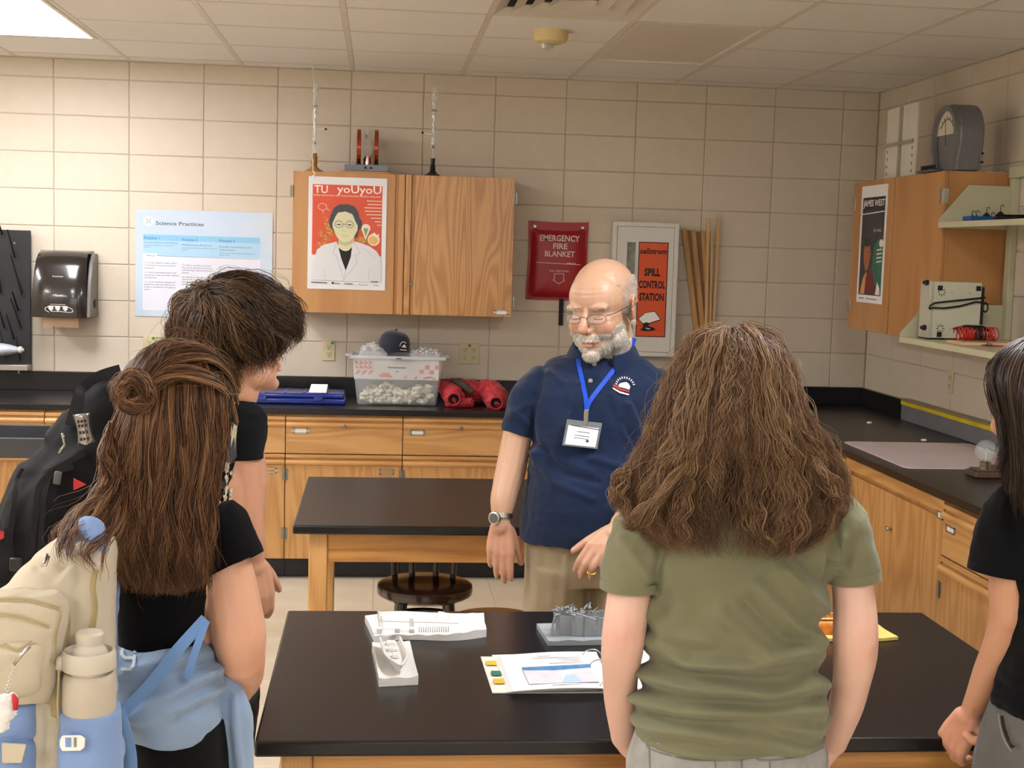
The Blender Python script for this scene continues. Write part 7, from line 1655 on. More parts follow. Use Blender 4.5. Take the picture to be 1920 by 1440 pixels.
strands('hair', BH, boy, [dict(g=gs, n=3400, th=.0008, spread=.012, amp=.010, freq=2.2, clump=26, cut=.34, uj=.12, jit=.3), dict(g=[[p-(p-hcn)*.1 for p in g] for g in gs], n=1000, th=.0012, spread=.010, amp=.006, freq=1.8, clump=12, cut=.25, tone=-.2), dict(g=gs, n=110, th=.0005, spread=.020, amp=.014, freq=2.2, clump=2, cut=.3, tone=.15),
    dict(g=[[bq(470, 600, -.09), bq(520, 605, -.07), bq(552, 625, -.04), bq(550, 650, -.03)], [bq(470, 590, -.09), bq(525, 580, -.06), bq(556, 605, -.03), bq(548, 632, -.02)], [bq(460, 610, -.10), bq(495, 635, -.10), bq(515, 660, -.08), bq(505, 685, -.07)], [bq(440, 610, -.11), bq(470, 650, -.12), bq(490, 670, -.10), bq(478, 690, -.10)]], n=520, th=.0008, spread=.009, amp=.008, freq=2.2, clump=16, cut=.3), dict(g=[[bq(360, 620, -.09), bq(350, 655, -.09), bq(362, 690, -.08), bq(358, 705, -.08)], [bq(395, 620, -.11), bq(392, 670, -.11), bq(402, 705, -.10), bq(398, 722, -.09)], [bq(420, 620, -.11), bq(428, 680, -.11), bq(440, 712, -.09), bq(446, 730, -.08)]], n=420, th=.0008, spread=.010, amp=.008, freq=2, clump=14, cut=.3)], 8, 16)
# backpack
KY = 2.62; kq = lambda x, y, d=0: W(x, y, Y=KY+d)
bag = thing('backpack', 'large black backpack worn by the boy, with a silver clip', 'backpack', (kq(100, 950).x, KY, kq(100, 1100).z))
BN = cloth('black_nylon', '09090a', .7, .0005, 500, .02, var=.15, vs=8); BNT = cloth('black_webbing_strap', '1c1c1e', .7, .0006, 300, .05)
T = Soft(); T.limb([kq(250, 745, .03), kq(205, 775, .0), kq(165, 850, .0)], [.035, .05, .075], ell=1.2, up=(0, 1, 0)); T.limb([kq(185, 840, .0), kq(130, 935, -.02), kq(80, 1050, -.03)], [.075, .095, .12], ell=1.1, up=(0, 1, 0)); T.limb([kq(140, 900, -.04), kq(85, 960, -.07), kq(45, 1060, -.07)], [.04, .07, .09]); T.limb([kq(230, 765, .0), kq(290, 800, .02), kq(320, 870, .04)], [.045, .045, .05])
T.go(.006, 4)
zp = [[(138, 875), (95, 890), (72, 915), (68, 960), (62, 1010), (60, 1060)], [(160, 850), (118, 872), (95, 890), (82, 930), (78, 990), (74, 1050)], [(45, 880), (34, 900), (28, 940), (20, 1000)]]
hh = .005*snoise(T.co*np.array([1.6, 1, .8]), 12, 4)+.003*snoise(T.co, 30, 2)+.0012*snoise(T.co, 70, 2)
for z_ in zp: hh = hh+ridge(T.co, [tuple(kq(x_, y_, -.13)) for x_, y_ in z_], .014, .010)
T.push(hh); bp_ = T.build('pack_body', BN, bag); kb = surf(bp_)
for z_ in zp: strap_on('zip', kb, BNT, bag, z_, KY, .010, .002, .002)
strap_on('shoulder_strap', kb, BNT, bag, [(228, 700), (190, 712), (160, 735), (148, 770), (140, 800)], KY, .035, .006, .006)
strap_on('side_strap', kb, BNT, bag, [(18, 990), (16, 1010), (18, 1040), (30, 1065), (34, 1090)], KY, .016, .006, .003)
c_ = W(30, 1058, Y=KY-.19); MB().cbox(c_, (.022, .008, .024)).build('buckle', BLACKP, bag, bevel=.003)
CHR = M('chrome_clip', '9c9c9a', .2, 1, var=.1)
YC_ = KY-.16; o_ = W(158, 803, Y=YC_); R_k = Matrix.Rotation(-.16, 3, 'Y')
m = MB(); n = 10
for i in range(n+1):
    for k in range(5): u = i/n*2-1; w_ = .0135-.0035*(1-u*u); f = k/4*2-1; m.v.append(tuple(o_+R_k @ V(w_*f, -.008*(1-f*f), u*.027)))
for i in range(n):
    for k in range(4): a = i*5+k; m.f.append((a, a+5, a+6, a+1)); m.m.append(0)
ck = m.build('sternum_clip', CHR, bag, smooth=True, solid=.003); ck['label'] = 'perforated silver clip on the strap'
for u in (-.018, -.006, .006, .014):
    for f in (-.006, .0, .006): MB().cbox(o_+R_k @ V(f, -.0112 if f == 0 else -.0095, u), (.0038, .001, .0052), R_k).build('clip_slot', INK, ck)
MB().tube([W(160, 827, Y=YC_)+V(.006*math.cos(a), 0, .006*math.sin(a)) for a in np.linspace(0, 2*PI, 12)], .0018, 6, cap=False).build('clip_ring', CHR, bag)
MB().tube([W(117, 812, Y=YC_)]+[W(x_, y_, Y=YC_) for x_, y_ in ((119, 822), (122, 834), (116, 842), (111, 850))], .003, 6).build('zip_pull', CHR, bag, smooth=True)
c_ = W(108, 896, Y=KY-.17); MB().cbox(c_, (.013, .008, .024), Matrix.Rotation(.15, 3, 'Y')).build('rubber_tag', M('grey_rubber', '4c4c4c', .4), bag, bevel=.003)
for (x_, y_) in ((149, 908), (6, 1003)): c_ = W(x_, y_, Y=KY-.15); MB().prism([(-.01, -.011), (.012, 0), (-.01, .011)], c_, (1, 0, 0), (0, 0, 1), (0, -1, 0), 0, .003).build('red_tab', M('red_fabric', 'b5242a', .6), bag)
# ================================================================== the girl with the cream backpack
LY = 2.05
lq = lambda x, y, d=0: W(x, y, Y=LY+d)
lg = thing('person', 'girl with long auburn hair in a half-up bun, light blue jacket round her waist', 'person', (lq(330, 1200).x, LY, 0))
SKL = skin('tan_pink_skin', 'd5a386', 'c98a6e', .45)
S = Soft(); lc = lq(344, 768, .05)
head(S, lc, math.radians(150), math.radians(10), 0, .84, neck=[lq(345, 880, .0), lq(335, 940, .0)], nr=.048)
S.rings([(lq(330, 950).x, LY, lq(330, 930).z, .06, .05), (lq(330, 1000).x, LY, lq(330, 980).z, .088, .07), (lq(305, 1150).x, LY, lq(305, 1150).z, .065, .07), (lq(315, 1400).x, LY, lq(315, 1400).z, .075, .085)])
S.limb([lq(408, 1000, .0), lq(430, 1090, -.01), lq(446, 1180, -.015), lq(452, 1225, .0)], [.034, .0400, .0425, .038]); S.limb([lq(452, 1228, .0), lq(452, 1262, .06), lq(446, 1290, .15), lq(440, 1296, .22)], [.038, .036, .028, .022])
hand(S, lq(441, 1297, .22), V(-.35, .8, -.3), V(.4, .2, .8), -1, .88, curl=(.4, .5, .5, .5), wr=.022)
S.limb([lq(232, 1000, .06), lq(225, 1100, .1), lq(235, 1200, .14), lq(300, 1260, .22)], [.042, .04, .036, .026]); hand(S, lq(305, 1262, .23), V(.7, .5, -.1), V(0, .3, .9), 1, .88, wr=.022)
for px in (290, 370): a = lq(px, 1440); S.limb([V(a.x, LY, .85), V(a.x, LY+.01, .45), V(a.x, LY, .1)], [.07, .052, .038]); S.limb([V(a.x-.03, LY-.03, .05), V(a.x+.07, LY+.07, .04)], [.032, .028])
S.go(.0042, 3); S.build('body', SKL, lg, None, np.full(len(S.co), .12)+.2*np.exp(-((S.co-np.array(lq(480, 1240, -.02)))**2).sum(1)/.03**2))
BT = cloth('black_cotton', '060608', .95, .0003, 800, .02, var=.05)
T = Soft(); shirt_rings(T, [(1280, 222, 400, .085), (1200, 214, 390, .08), (1150, 214, 390, .08), (1090, 212, 400, .082), (1040, 212, 420, .083), (1000, 212, 436, .08), (970, 225, 432, .07), (945, 255, 410, .055), (920, 290, 385, .048)], LY, pw=2.3)
sleeve(T, lq(385, 960, .0), lq(408, 990, .0), lq(440, 1058, -.012), .045, .052, .047); T.ball(lq(415, 992, .0), (.047, .05, .042)); T.limb([lq(250, 985, .04), lq(232, 1060, .08)], [.05, .048])
T.go(.0042, 4); T.push(.004*snoise(T.co, 20, 4)+.0015*snoise(T.co, 50, 2)); T.build('tshirt', BT, lg); 
axn = lq(408, 990, .0)-lq(440, 1058, -.012); band('sleeve_hem', lq(440.5, 1059, -.012), axn, .0475, .0475, .012, lg, BT, 36)
PB = cloth('black_leggings', '07070a', .85, .0002, 900, .02, var=.08)
T = Soft(); shirt_rings(T, [(1700, 250, 440, .095), (1560, 245, 440, .10), (1440, 245, 436, .10), (1340, 240, 425, .095), (1290, 240, 410, .085)], LY)
for px in (290, 385): a = lq(px, 1560); T.rings([(a.x, LY, .08, .05, .055), (a.x, LY, .45, .062, .068), (a.x, LY, .72, .08, .095), (a.x, LY, .8, .08, .095)], 20)
T.go(.005, 3); T.push(.002*snoise(T.co, 30, 4)); T.build('leggings', PB, lg)
for px in (290, 385): a = lq(px, 1560); F_ = Soft(); F_.limb([V(a.x-.05, LY-.05, .045), V(a.x, LY, .05), V(a.x+.08, LY+.09, .035)], [.036, .04, .033]); F_.go(.006, 3); F_.co[:, 2] = np.maximum(F_.co[:, 2], .003); F_.build('shoe', M('white_sneaker', 'cfccc4', .6), lg)
# jacket tied round the waist
JB = cloth('powder_blue_fleece', '7c93b0', .95, .0006, 500, .3, var=.04, col2='8aa0bb')
T = Soft(); shirt_rings(T, [(1362, 238, 415, .105), (1335, 226, 426, .112), (1295, 212, 428, .110), (1255, 206, 412, .102), (1215, 205, 397, .092), (1196, 208, 391, .088)], LY, pw=2.2)
T.limb([lq(425, 1285, .0), lq(436, 1340, .0), lq(444, 1420, .0), lq(446, 1520, .0)], [.025, .030, .026, .022]); T.limb([lq(412, 1290, .03), lq(420, 1330, .03)], [.03, .03])
T.go(.004, 3)
h = .0022*snoise(T.co, 18, 4)+.0010*snoise(T.co, 50, 3)
for pts, w, a in [([(235, 1345), (310, 1310), (380, 1270), (410, 1250)], .009, .009), ([(260, 1350), (340, 1330), (420, 1290)], .009, .008), ([(215, 1270), (300, 1240), (390, 1225)], .010, .006), ([(330, 1345), (390, 1320), (425, 1300)], .008, -.007), ([(215, 1230), (260, 1250), (330, 1240)], .010, .005), ([(436, 1310), (440, 1380), (448, 1440)], .007, .007), ([(425, 1310), (430, 1380), (436, 1440)], .006, -.006), ([(350, 1275), (400, 1262), (420, 1275)], .008, .006)]: h = h+ridge(T.co, [tuple(lq(x_, y_, -.09)) for x_, y_ in pts], w, a)
T.push(np.clip(h*1.4, -.006, .02)); jk = T.build('waist_jacket', JB, lg); jkb = surf(jk)
LGY = M('letter_grey', 'c3cbd2', .8, var=0)
# appliqued letters 'rg' on the jacket
gl_ = [[(x_+4, y_) for x_, y_ in l_] for l_ in [[(206, 1212), (207, 1244)], [(206, 1220), (211, 1213), (217, 1213)], [(250, 1207), (232, 1205), (226, 1212), (224, 1226), (230, 1233), (246, 1233)], [(250, 1205), (249, 1222), (246, 1246), (240, 1255), (224, 1254)]]]
pl = []
for ln in gl_:
    for (x0, y0), (x1, y1) in zip(ln, ln[1:]):
        l_ = math.hypot(x1-x0, y1-y0); nx_, ny_ = -(y1-y0)/l_*2.9, (x1-x0)/l_*2.9; ex, ey = (x1-x0)/l_*1.5, (y1-y0)/l_*1.5; pl.append((0, [(x0-ex+nx_, y0-ey+ny_), (x1+ex+nx_, y1+ey+ny_), (x1+ex-nx_, y1+ey-ny_), (x0-ex-nx_, y0-ey-ny_)]))
decal_px('printed_letters', jkb, lg, [LGY], [(m_, p_) for m_, p_ in pl], .0022, LY)
LBS = cloth('sky_blue_webbing', '6e92c4', .8, .0005, 500, .2)
# hair
LH = hairmat('auburn_hair', '2f1d11', '5f3f28', '946c48', .42)
B_ = Soft(); lhc = lq(336, 742, .0)
B_.ball(lq(331, 742, .0), (.086, .105, .079)); B_.limb([lq(335, 790, -.02), lq(330, 900, -.05), lq(325, 1000, -.06), lq(322, 1080, -.06)], [.070, .058, .046, .040], ell=.75, up=(1, 0, 0)); B_.limb([lq(268, 800, -.04), lq(232, 880, -.07), (lq(215, 960, -.10))], [.03, .028, .02])
B_.ball(lq(255, 738, -.105), (.026, .020, .024))
B_.go(.005, 3); B_.push(.004*snoise(B_.co*np.array([1, 1, .25]), 60, 3)); B_.build('hair_mass', M('auburn_underlayer', '3d2616', .6, var=.25, vs=60, stretch=(1, 1, .08)), lg)
g3 = lambda L_: [lq(*p) for p in L_]
fall = [g3(l) for l in ([(262, 690, -.07), (226, 770, -.08), (212, 840, -.10), (200, 900, -.13), (150, 955, -.17), (108, 1000, -.19), (118, 1050, -.20)], [(275, 680, -.07), (236, 790, -.10), (222, 870, -.12), (212, 940, -.15), (178, 1000, -.18), (160, 1040, -.2), (172, 1075, -.2)],
    [(285, 672, -.07), (262, 780, -.11), (246, 880, -.12), (238, 970, -.14), (232, 1050, -.14), (240, 1105, -.14)], [(305, 660, -.06), (292, 770, -.115), (282, 880, -.12), (272, 980, -.13), (272, 1060, -.13), (280, 1112, -.13)],
    [(325, 652, -.06), (322, 760, -.12), (318, 880, -.125), (308, 980, -.13), (310, 1060, -.13), (318, 1112, -.13)], [(345, 652, -.05), (354, 760, -.115), (352, 880, -.12), (342, 980, -.12), (344, 1050, -.12), (350, 1108, -.12)],
    [(368, 660, -.04), (388, 755, -.10), (386, 870, -.11), (372, 970, -.11), (372, 1050, -.11), (378, 1100, -.11)], [(388, 672, -.03), (408, 750, -.08), (402, 850, -.09), (386, 950, -.10), (380, 1030, -.10), (386, 1088, -.09)], [(405, 690, .0), (430, 745, -.05), (418, 820, -.06), (402, 890, -.07), (388, 950, -.08), (384, 1030, -.08)])]
top = [g3(l) for l in ([(446, 760, .03), (430, 705, -.03), (385, 672, -.07), (320, 680, -.10), (272, 720, -.125)], [(440, 720, .04), (410, 676, -.01), (360, 652, -.05), (300, 668, -.09), (262, 712, -.12)], [(420, 690, .06), (385, 655, .02), (335, 640, -.03), (285, 655, -.08), (255, 706, -.12)], [(445, 800, .0), (425, 740, -.07), (375, 715, -.105), (320, 712, -.12), (276, 735, -.13)], [(395, 668, .08), (350, 644, .04), (305, 645, -.02), (262, 668, -.07), (245, 712, -.12)])]
lock = [g3(l) for l in ([(215, 850, -.10), (190, 915, -.18), (140, 960, -.26), (106, 1005, -.31), (112, 1050, -.32)], [(225, 870, -.10), (205, 930, -.18), (165, 975, -.27), (132, 1020, -.32), (145, 1062, -.33)], [(235, 900, -.11), (225, 960, -.2), (205, 1010, -.28), (182, 1050, -.32), (188, 1085, -.32)])]
bunc = lq(253, 737, -.125); bg = []
for k in range(8):
    r0 = .012+.0022*k; tilt = k*.25; bg.append([bunc+V(r0*math.cos(a), -.020*math.sin(PI*min(1, k/7))*.5-.008*math.cos(a*2+k), (r0*1.0)*math.sin(a)) for a in np.linspace(k*.8, k*.8+2*PI*.8, 12)])
tip = [g3(l) for l in ([(212, 780, -.12), (196, 830, -.14), (205, 880, -.15), (190, 930, -.16)], [(200, 850, -.13), (215, 900, -.16), (205, 960, -.18), (215, 1010, -.19)])]
strands('hair', LH, lg, [dict(g=fall, n=4600, th=.0007, spread=.007, amp=.0055, freq=3.2, clump=30, cut=.16, uj=.05, jit=.35), dict(g=[[p+V(0, .02, 0) for p in g] for g in fall], n=1300, th=.0011, spread=.009, amp=.004, freq=2, clump=16, cut=.08, tone=-.25),
    dict(g=lock, n=420, th=.0006, spread=.005, amp=.005, freq=1.8, clump=20, cut=.45), dict(g=top, n=1500, th=.0007, spread=.0045, amp=.0015, freq=1.2, clump=20, cut=.05), dict(g=bg, n=900, th=.0007, spread=.0055, amp=.004, freq=2, clump=8, cut=.1, tone=.1, up=(.1, -1, .1)), dict(g=tip, n=260, th=.0008, spread=.008, amp=.006, freq=1.6, clump=12, cut=.2, tone=.1),
    dict(g=fall+top, n=120, th=.0005, spread=.02, amp=.010, freq=2, clump=2, cut=.2, tone=.1)], 15, 18)
# ================================================================== cream and blue backpack, its bottle and charm
CY_ = 1.84; cq = lambda x, y, d=0: W(x, y, Y=CY_+d)
pk = thing('backpack', 'cream and light blue backpack in the left foreground', 'backpack', (cq(80, 1300).x, CY_, cq(80, 1500).z))
CRC = cloth('cream_nylon', 'b9ad95', .8, .0005, 500, .1, var=.04, col2='c4b9a2'); CBL = cloth('pale_blue_nylon', '7c95c0', .75, .0004, 500, .15, var=.03); CRS = cloth('cream_piping', 'ac9a72', .7, .0003, 500, .1)
T = Soft(); shirt_rings(T, [(1520, -110, 208, .115), (1440, -108, 208, .12), (1330, -95, 206, .12), (1230, -70, 206, .118), (1150, -25, 208, .105), (1090, 25, 210, .092), (1045, 62, 212, .078), (1018, 96, 210, .058), (1004, 118, 196, .035)], CY_, pw=3.0)
T.go(.004, 3)
cf = lambda x_, y_: tuple(cq(x_, y_, -.13))
h = .0038*snoise(T.co, 12, 3)+.0022*snoise(T.co, 28, 5)+.0010*snoise(T.co, 60, 2)
zl_ = [[(-5, 1118), (40, 1106), (80, 1112), (116, 1130)], [(-5, 1148), (40, 1146), (80, 1160), (92, 1170)], [(116, 1128), (124, 1150), (126, 1180), (118, 1210), (104, 1240), (95, 1290), (88, 1320)], [(180, 1068), (174, 1100), (178, 1140), (172, 1180)], [(96, 1238), (99, 1290), (102, 1345)]]
for z_ in zl_: h = h+ridge(T.co, [cf(*p) for p in z_], .006, .005)
for z_ in ([(150, 1075), (140, 1130), (132, 1180), (120, 1260)], [(30, 1130), (70, 1138), (100, 1150)], [(70, 1060), (100, 1080), (120, 1060)], [(90, 1310), (92, 1360), (86, 1430)]): h = h-ridge(T.co, [cf(*p) for p in z_], .007, .006)
T.push(h)
def cmi(P_):
    px_ = []
    z1, z2 = cq(0, 1292).z, cq(0, 1392).z; xr_ = cq(66, 1340).x
    blue = (P_[:, 2] < z1) & (P_[:, 0] < xr_) & (P_[:, 1] < CY_-.05); return blue
pb2 = T.build('pack_body', [CRC, CBL], pk, T.face_mi(cmi)); cb = surf(pb2)
for z_ in zl_:
    for s_ in (-3.5, 0, 3.5): strap_on('piping', cb, CRS, pk, [(x_+s_*(1 if k_ != 1 else 1), y_+s_*.4) for k_, (x_, y_) in enumerate(z_)], CY_, .0035, .001, .0015)
# front pocket, its flap, and the blue lower pocket
def pocket(name, mat, rows, dy, seed, lines, lmat):
    T = Soft(); shirt_rings(T, rows, CY_+dy, pw=3.2); T.go(.0035, 3)
    h = .0028*snoise(T.co, 18, seed)+.0018*snoise(T.co, 45, seed+1)
    for z_ in lines: h = h-ridge(T.co, [tuple(cq(x_, y_, dy)) for x_, y_ in z_], .004, .004)
    T.push(h); o = T.build(name, mat, pk); b = surf(o)
    for z_ in lines:
        for s_ in (-3, 3): strap_on('piping', b, lmat, pk, [(x_, y_+s_) for x_, y_ in z_], CY_+dy, .0022, .0012, .0012)
    return b
pocket('front_pocket', CRC, [(1312, -85, 92, .015), (1304, -92, 98, .035), (1270, -95, 108, .048), (1220, -92, 116, .050), (1170, -85, 122, .044), (1135, -70, 120, .034), (1112, -60, 108, .018)], -.115, 3, [[(-10, 1126), (50, 1126), (112, 1142)], [(-10, 1152), (40, 1158), (92, 1176)], [(115, 1150), (106, 1190), (104, 1240)]], CRS)
pocket('flap_pocket', CRC, [(1300, -70, 72, .012), (1290, -76, 78, .028), (1250, -76, 82, .034), (1215, -72, 82, .03), (1196, -66, 74, .014)], -.150, 9, [[(-10, 1196), (20, 1216), (38, 1219), (60, 1205), (80, 1203)]], CRS)
pocket('lower_pocket', CBL, [(1560, -100, 88, .04), (1440, -100, 78, .045), (1380, -98, 76, .046), (1330, -96, 80, .044), (1306, -90, 82, .03)], -.100, 5, [[(-10, 1388), (40, 1392), (70, 1386)]], CBL)
c_ = W(26, 1412, Y=CY_-.152); MB().prism([(-.014, -.012), (.010, -.012), (.016, .012), (-.014, .014)], c_, (1, 0, 0), (0, 0, 1), (0, -1, 0), 0, .003).build('cream_patch', CRC, pk, bevel=.001)
# top handle and shoulder strap in pale blue
T = Soft(); hp = [cq(132, 1022, -.055), cq(140, 1000, -.075), cq(162, 990, -.085), cq(186, 1000, -.075), cq(198, 1020, -.055)]
T.mb.tube([Vector(p) for p in resample(hp, 16)], .020, 14, ell=.3, up=(0, -.8, -.6)); T.go(.003, 2); T.build('top_handle', CBL, pk)
T = Soft(); T.mb.tube([Vector(p) for p in resample([cq(226, 960, .16), cq(214, 1040, .10), cq(206, 1120, .08), cq(203, 1200, .08), cq(205, 1300, .06)], 20)], .015, 14, ell=.3, up=(1, 0, .0)); T.go(.0035, 2); T.push(.001*snoise(T.co, 60, 1)); T.build('shoulder_strap', CBL, pk)
for pts in ([(386, 1160, -.08), (330, 1222, -.115), (280, 1285, -.12), (228, 1338, -.13)], [(386, 1165, -.08), (372, 1205, -.105), (360, 1240, -.115), (353, 1272, -.12)]):
    C_ = resample([lq(*p) for p in pts], 24); m = MB(); w_ = .0085 if pts[-1][0] < 300 else .006
    for c_ in C_: c_ = Vector(c_); s_ = V(.6, 0, .8)*w_ if pts[-1][0] < 300 else V(.95, 0, .3)*w_; m.v += [tuple(c_-s_), tuple(c_+s_)]
    for i in range(23): m.f.append((2*i, 2*i+1, 2*i+3, 2*i+2)); m.m.append(0)
    ribbon('adjuster_strap', LBS, pk, [lq(*p) for p in pts], .017 if pts[-1][0] < 300 else .011)
m = MB(); C_ = resample([lq(222, 1325, -.13), lq(236, 1370, -.14), lq(246, 1420, -.13), lq(246, 1500, -.13)], 16)
for c_ in C_: m.v += [tuple(Vector(c_)-V(.011, 0, 0)), tuple(Vector(c_)+V(.009, -.004, 0))]
for i in range(15): m.f.append((2*i, 2*i+1, 2*i+3, 2*i+2)); m.m.append(0)
m.build('hanging_strap', LBS, pk, smooth=True, solid=.002)
# side pocket with the bottle
SY = 1.72; sq = lambda x, y, d=0: W(x, y, Y=SY+d)
bb = sq(167, 1600); cbx, cby = sq(167, 1260).x, SY
T = Soft(); zr_ = sq(167, 1326).z
T.rings([(cbx, cby+.012, sq(167, 1560).z, .040, .046), (cbx, cby+.010, sq(167, 1440).z, .040, .046), (cbx, cby+.008, sq(167, 1350).z, .0375, .043), (cbx, cby+.008, sq(167, 1330).z, .037, .042)], 30, 2.4)
T.limb([(cbx+.0, cby+.05, sq(0, 1370).z), (cbx, cby+.09, sq(0, 1460).z)], [.024, .03]); T.go(.0035, 3); T.push(.0015*snoise(T.co, 50, 3)); T.build('side_pocket', CBL, pk)
YBk = SY-.042
m = MB(); m.prism([(x_*.001, y_*.001) for x_, y_ in ((-12, -10), (10, -10), (15, -6), (16, 6), (10, 10), (-12, 10), (-15, 4), (-15, -4))], W(136, 1392, Y=YBk), (1, 0, 0), (0, 0, 1), (0, -1, 0), 0, .004)
bk_ = m.build('buckle', M('white_buckle', 'e4e2da', .35), pk, bevel=.0015); c_ = W(128, 1392, Y=YBk-.0045); MB().cbox(c_, (.007, .001, .012)).build('buckle_webbing', CBL, bk_); MB().cbox(W(141, 1392, Y=YBk-.0045), (.003, .001, .012)).build('buckle_slot', DSTEEL, bk_)
BOT = M('cream_powder_coat', 'b9ae9a', .55, var=.02, bump=.0001, bs=900); BCP = M('cream_lid_plastic', 'c4bba9', .4, var=.01)
zt_ = sq(167, 1258).z; zb_ = sq(167, 1440).z
wb_ = thing('water_bottle', 'cream water bottle in the backpack side pocket', 'bottle', (cbx, cby, zb_))
MB().lathe([(0, zb_-cby*0), (.031, zb_), (.033, zb_+.005), (.033, zt_-.012), (.031, zt_-.004), (.0285, zt_), (0, zt_)], (cbx, cby, 0), 40).build('bottle_body', BOT, wb_, smooth='auto')
MB().lathe([(0, zt_), (.0305, zt_), (.0305, zt_+.0035), (0, zt_+.0035)], (cbx, cby, 0), 36).build('steel_rim', STEEL, wb_, smooth='auto')
zc_ = zt_+.004; MB().lathe([(0, zc_), (.0325, zc_), (.0335, zc_+.002), (.0335, zc_+.020), (.031, zc_+.024), (.029, zc_+.0235), (.028, zc_+.019), (.018, zc_+.019), (0, zc_+.019)], (cbx, cby, 0), 40).build('lid', BCP, wb_, smooth='auto')
MB().lathe([(0, zc_+.0192), (.022, zc_+.0192), (.020, zc_+.026), (.0165, zc_+.030), (.0165, zc_+.033), (.0175, zc_+.036), (.0175, zc_+.045), (.015, zc_+.0475), (0, zc_+.0475)], (cbx+.001, cby, 0), 32).build('cap', BCP, wb_, smooth='auto')
MB().cbox((cbx-.034, cby-.004, zc_+.008), (.012, .018, .020), Matrix.Rotation(.15, 3, 'Y')).build('carry_lug', BCP, wb_, bevel=.005, seg=3)
MB().tube([V(cbx-.034, cby-.014, zc_+.002), V(cbx-.035, cby-.018, zc_-.04), V(cbx-.034, cby-.016, zc_-.075)], .0016, 6).build('lug_cord', CRS, wb_)
# zip pull chain and plush charm
HY = CY_-.215; 
ch = thing('plush_charm', 'small white fluffy charm with a red bow hanging from the backpack', 'charm', W(10, 1325, Y=HY))
T = Soft(); c_ = W(8, 1328, Y=HY); T.ball(c_, (.015, .012, .017)); T.ball(c_+V(-.008, 0, .012), (.006, .006, .006)); T.ball(c_+V(.009, 0, .013), (.006, .006, .006)); T.ball(c_+V(-.004, 0, -.020), (.010, .009, .010)); T.go(.0018, 2); T.push(.0016*snoise(T.co, 500, 3)+.001*snoise(T.co, 900, 4)); T.build('plush', M('white_plush', 'dcdad4', .95, sheen=.6), ch)
MB().tube([W(24, 1302, Y=HY-.006), W(29, 1312, Y=HY-.01), W(29, 1330, Y=HY-.008)], [.002, .004, .003], 8).build('red_bow', M('red_fabric', 'b5242a', .6), ch, smooth=True)
m = MB(); 
for k in range(16):
    f = k/15; p = W(30, 1240, Y=HY-.002).lerp(W(12, 1296, Y=HY), f); m.ball(p+V(.001*math.sin(k*3), 0, 0), .0014, nu=6, nv=4)
tag(m.build('ball_chain', M('pearl_chain', 'cfcabd', .3, .5), ch, smooth=True), kind='stuff')
MB().tube([W(56, 1212, Y=HY), W(40, 1228, Y=HY-.003), W(26, 1246, Y=HY-.003)], .0022, 6).build('zip_pull', STEEL, pk, smooth=True)
MB().tube([W(88, 1038, Y=CY_-.1), W(82, 1055, Y=CY_-.105), W(78, 1062, Y=CY_-.105), W(86, 1060, Y=CY_-.105), W(92, 1042, Y=CY_-.1)], .0018, 6).build('zip_pull', STEEL, pk, smooth=True)
# ================================================================== the girl at the right edge
RY = 2.30
rq = lambda x, y, d=0: W(x, y, Y=RY+d)
rg = thing('person', 'dark-haired girl in a black T-shirt leaning on the near table', 'person', (rq(1960, 1200).x, RY, 0))
SKR = skin('right_girl_skin', 'c99675', 'b5705a', .45)
S = Soft(); rc = rq(1950, 758, .035)
head(S, rc, math.radians(204), math.radians(16), 0, .93, neck=[rq(1955, 860, .0), rq(1965, 900, .0)], nr=.05)
S.rings([(rq(1975, 900).x, RY+.02, rq(1975, 900).z, .04, .03), (rq(1975, 970).x, RY, rq(1975, 970).z, .06, .04), (rq(1980, 1150).x, RY, rq(1980, 1150).z, .055, .05), (rq(1975, 1400).x, RY, rq(1975, 1400).z, .08, .07)])
S.limb([rq(1905, 985, .02), rq(1893, 1080, .02), rq(1888, 1170, .03), rq(1862, 1245, .07), rq(1824, 1328, .13)], [.034, .037, .0335, .031, .0215])
wz = TZ+.024
wr_p = rq(1820, 1334, .13)
TXR = V(-.35, .42, -.55)
hand(S, wr_p, V(-.30, .15, -.75), V(-.72, -.55, .30), -1, .9, curl=(1.15, 1.25, 1.3, 1.3), thumb=(1.15, .1), th_curl=-.15, wr=.022)
S.limb([rq(1812, 1378, .10), rq(1826, 1389, .085), rq(1843, 1386, .075)], [.0105, .0098, .0082], n=10)
S.limb([rq(2045, 985, .02), rq(2060, 1090, .02), rq(2060, 1180, .0), rq(2050, 1280, .04)], [.034, .037, .034, .022]); hand(S, rq(2050, 1290, .04), V(0, .2, -1), V(.8, 0, 0), -1, .9, wr=.022)
for px in (1925, 2030): a = rq(px, 1440); S.limb([V(a.x, RY, .83), V(a.x, RY+.01, .45), V(a.x, RY, .1)], [.07, .052, .038]); S.limb([V(a.x, RY-.04, .05), V(a.x-.03, RY+.1, .04)], [.032, .028])
S.go(.0038, 3)
S.push(.004*np.exp(-((S.co-np.array(rq(1891, 1182, -.01)))**2).sum(1)/(.011**2)))
S.build('body', SKR, rg, None, np.clip(.1+.5*np.exp(-((S.co-np.array(rq(1892, 1182, -.01)))**2).sum(1)/(.012**2))+.35*np.exp(-((S.co-np.array(wr_p+V(-.03, 0, -.04)))**2).sum(1)/.05**2), 0, 1))
RT = cloth('black_tee', '0a0c0f', .95, .0003, 800, .03, var=.08)
T = Soft(); shirt_rings(T, [(1330, 1868, 2090, .105), (1290, 1872, 2085, .10), (1230, 1893, 2072, .092), (1170, 1905, 2060, .088), (1100, 1898, 2062, .088), (1040, 1888, 2062, .088), (990, 1880, 2066, .082), (950, 1884, 2060, .072), (915, 1905, 2040, .058), (880, 1925, 2010, .05)], RY, pw=2.3)
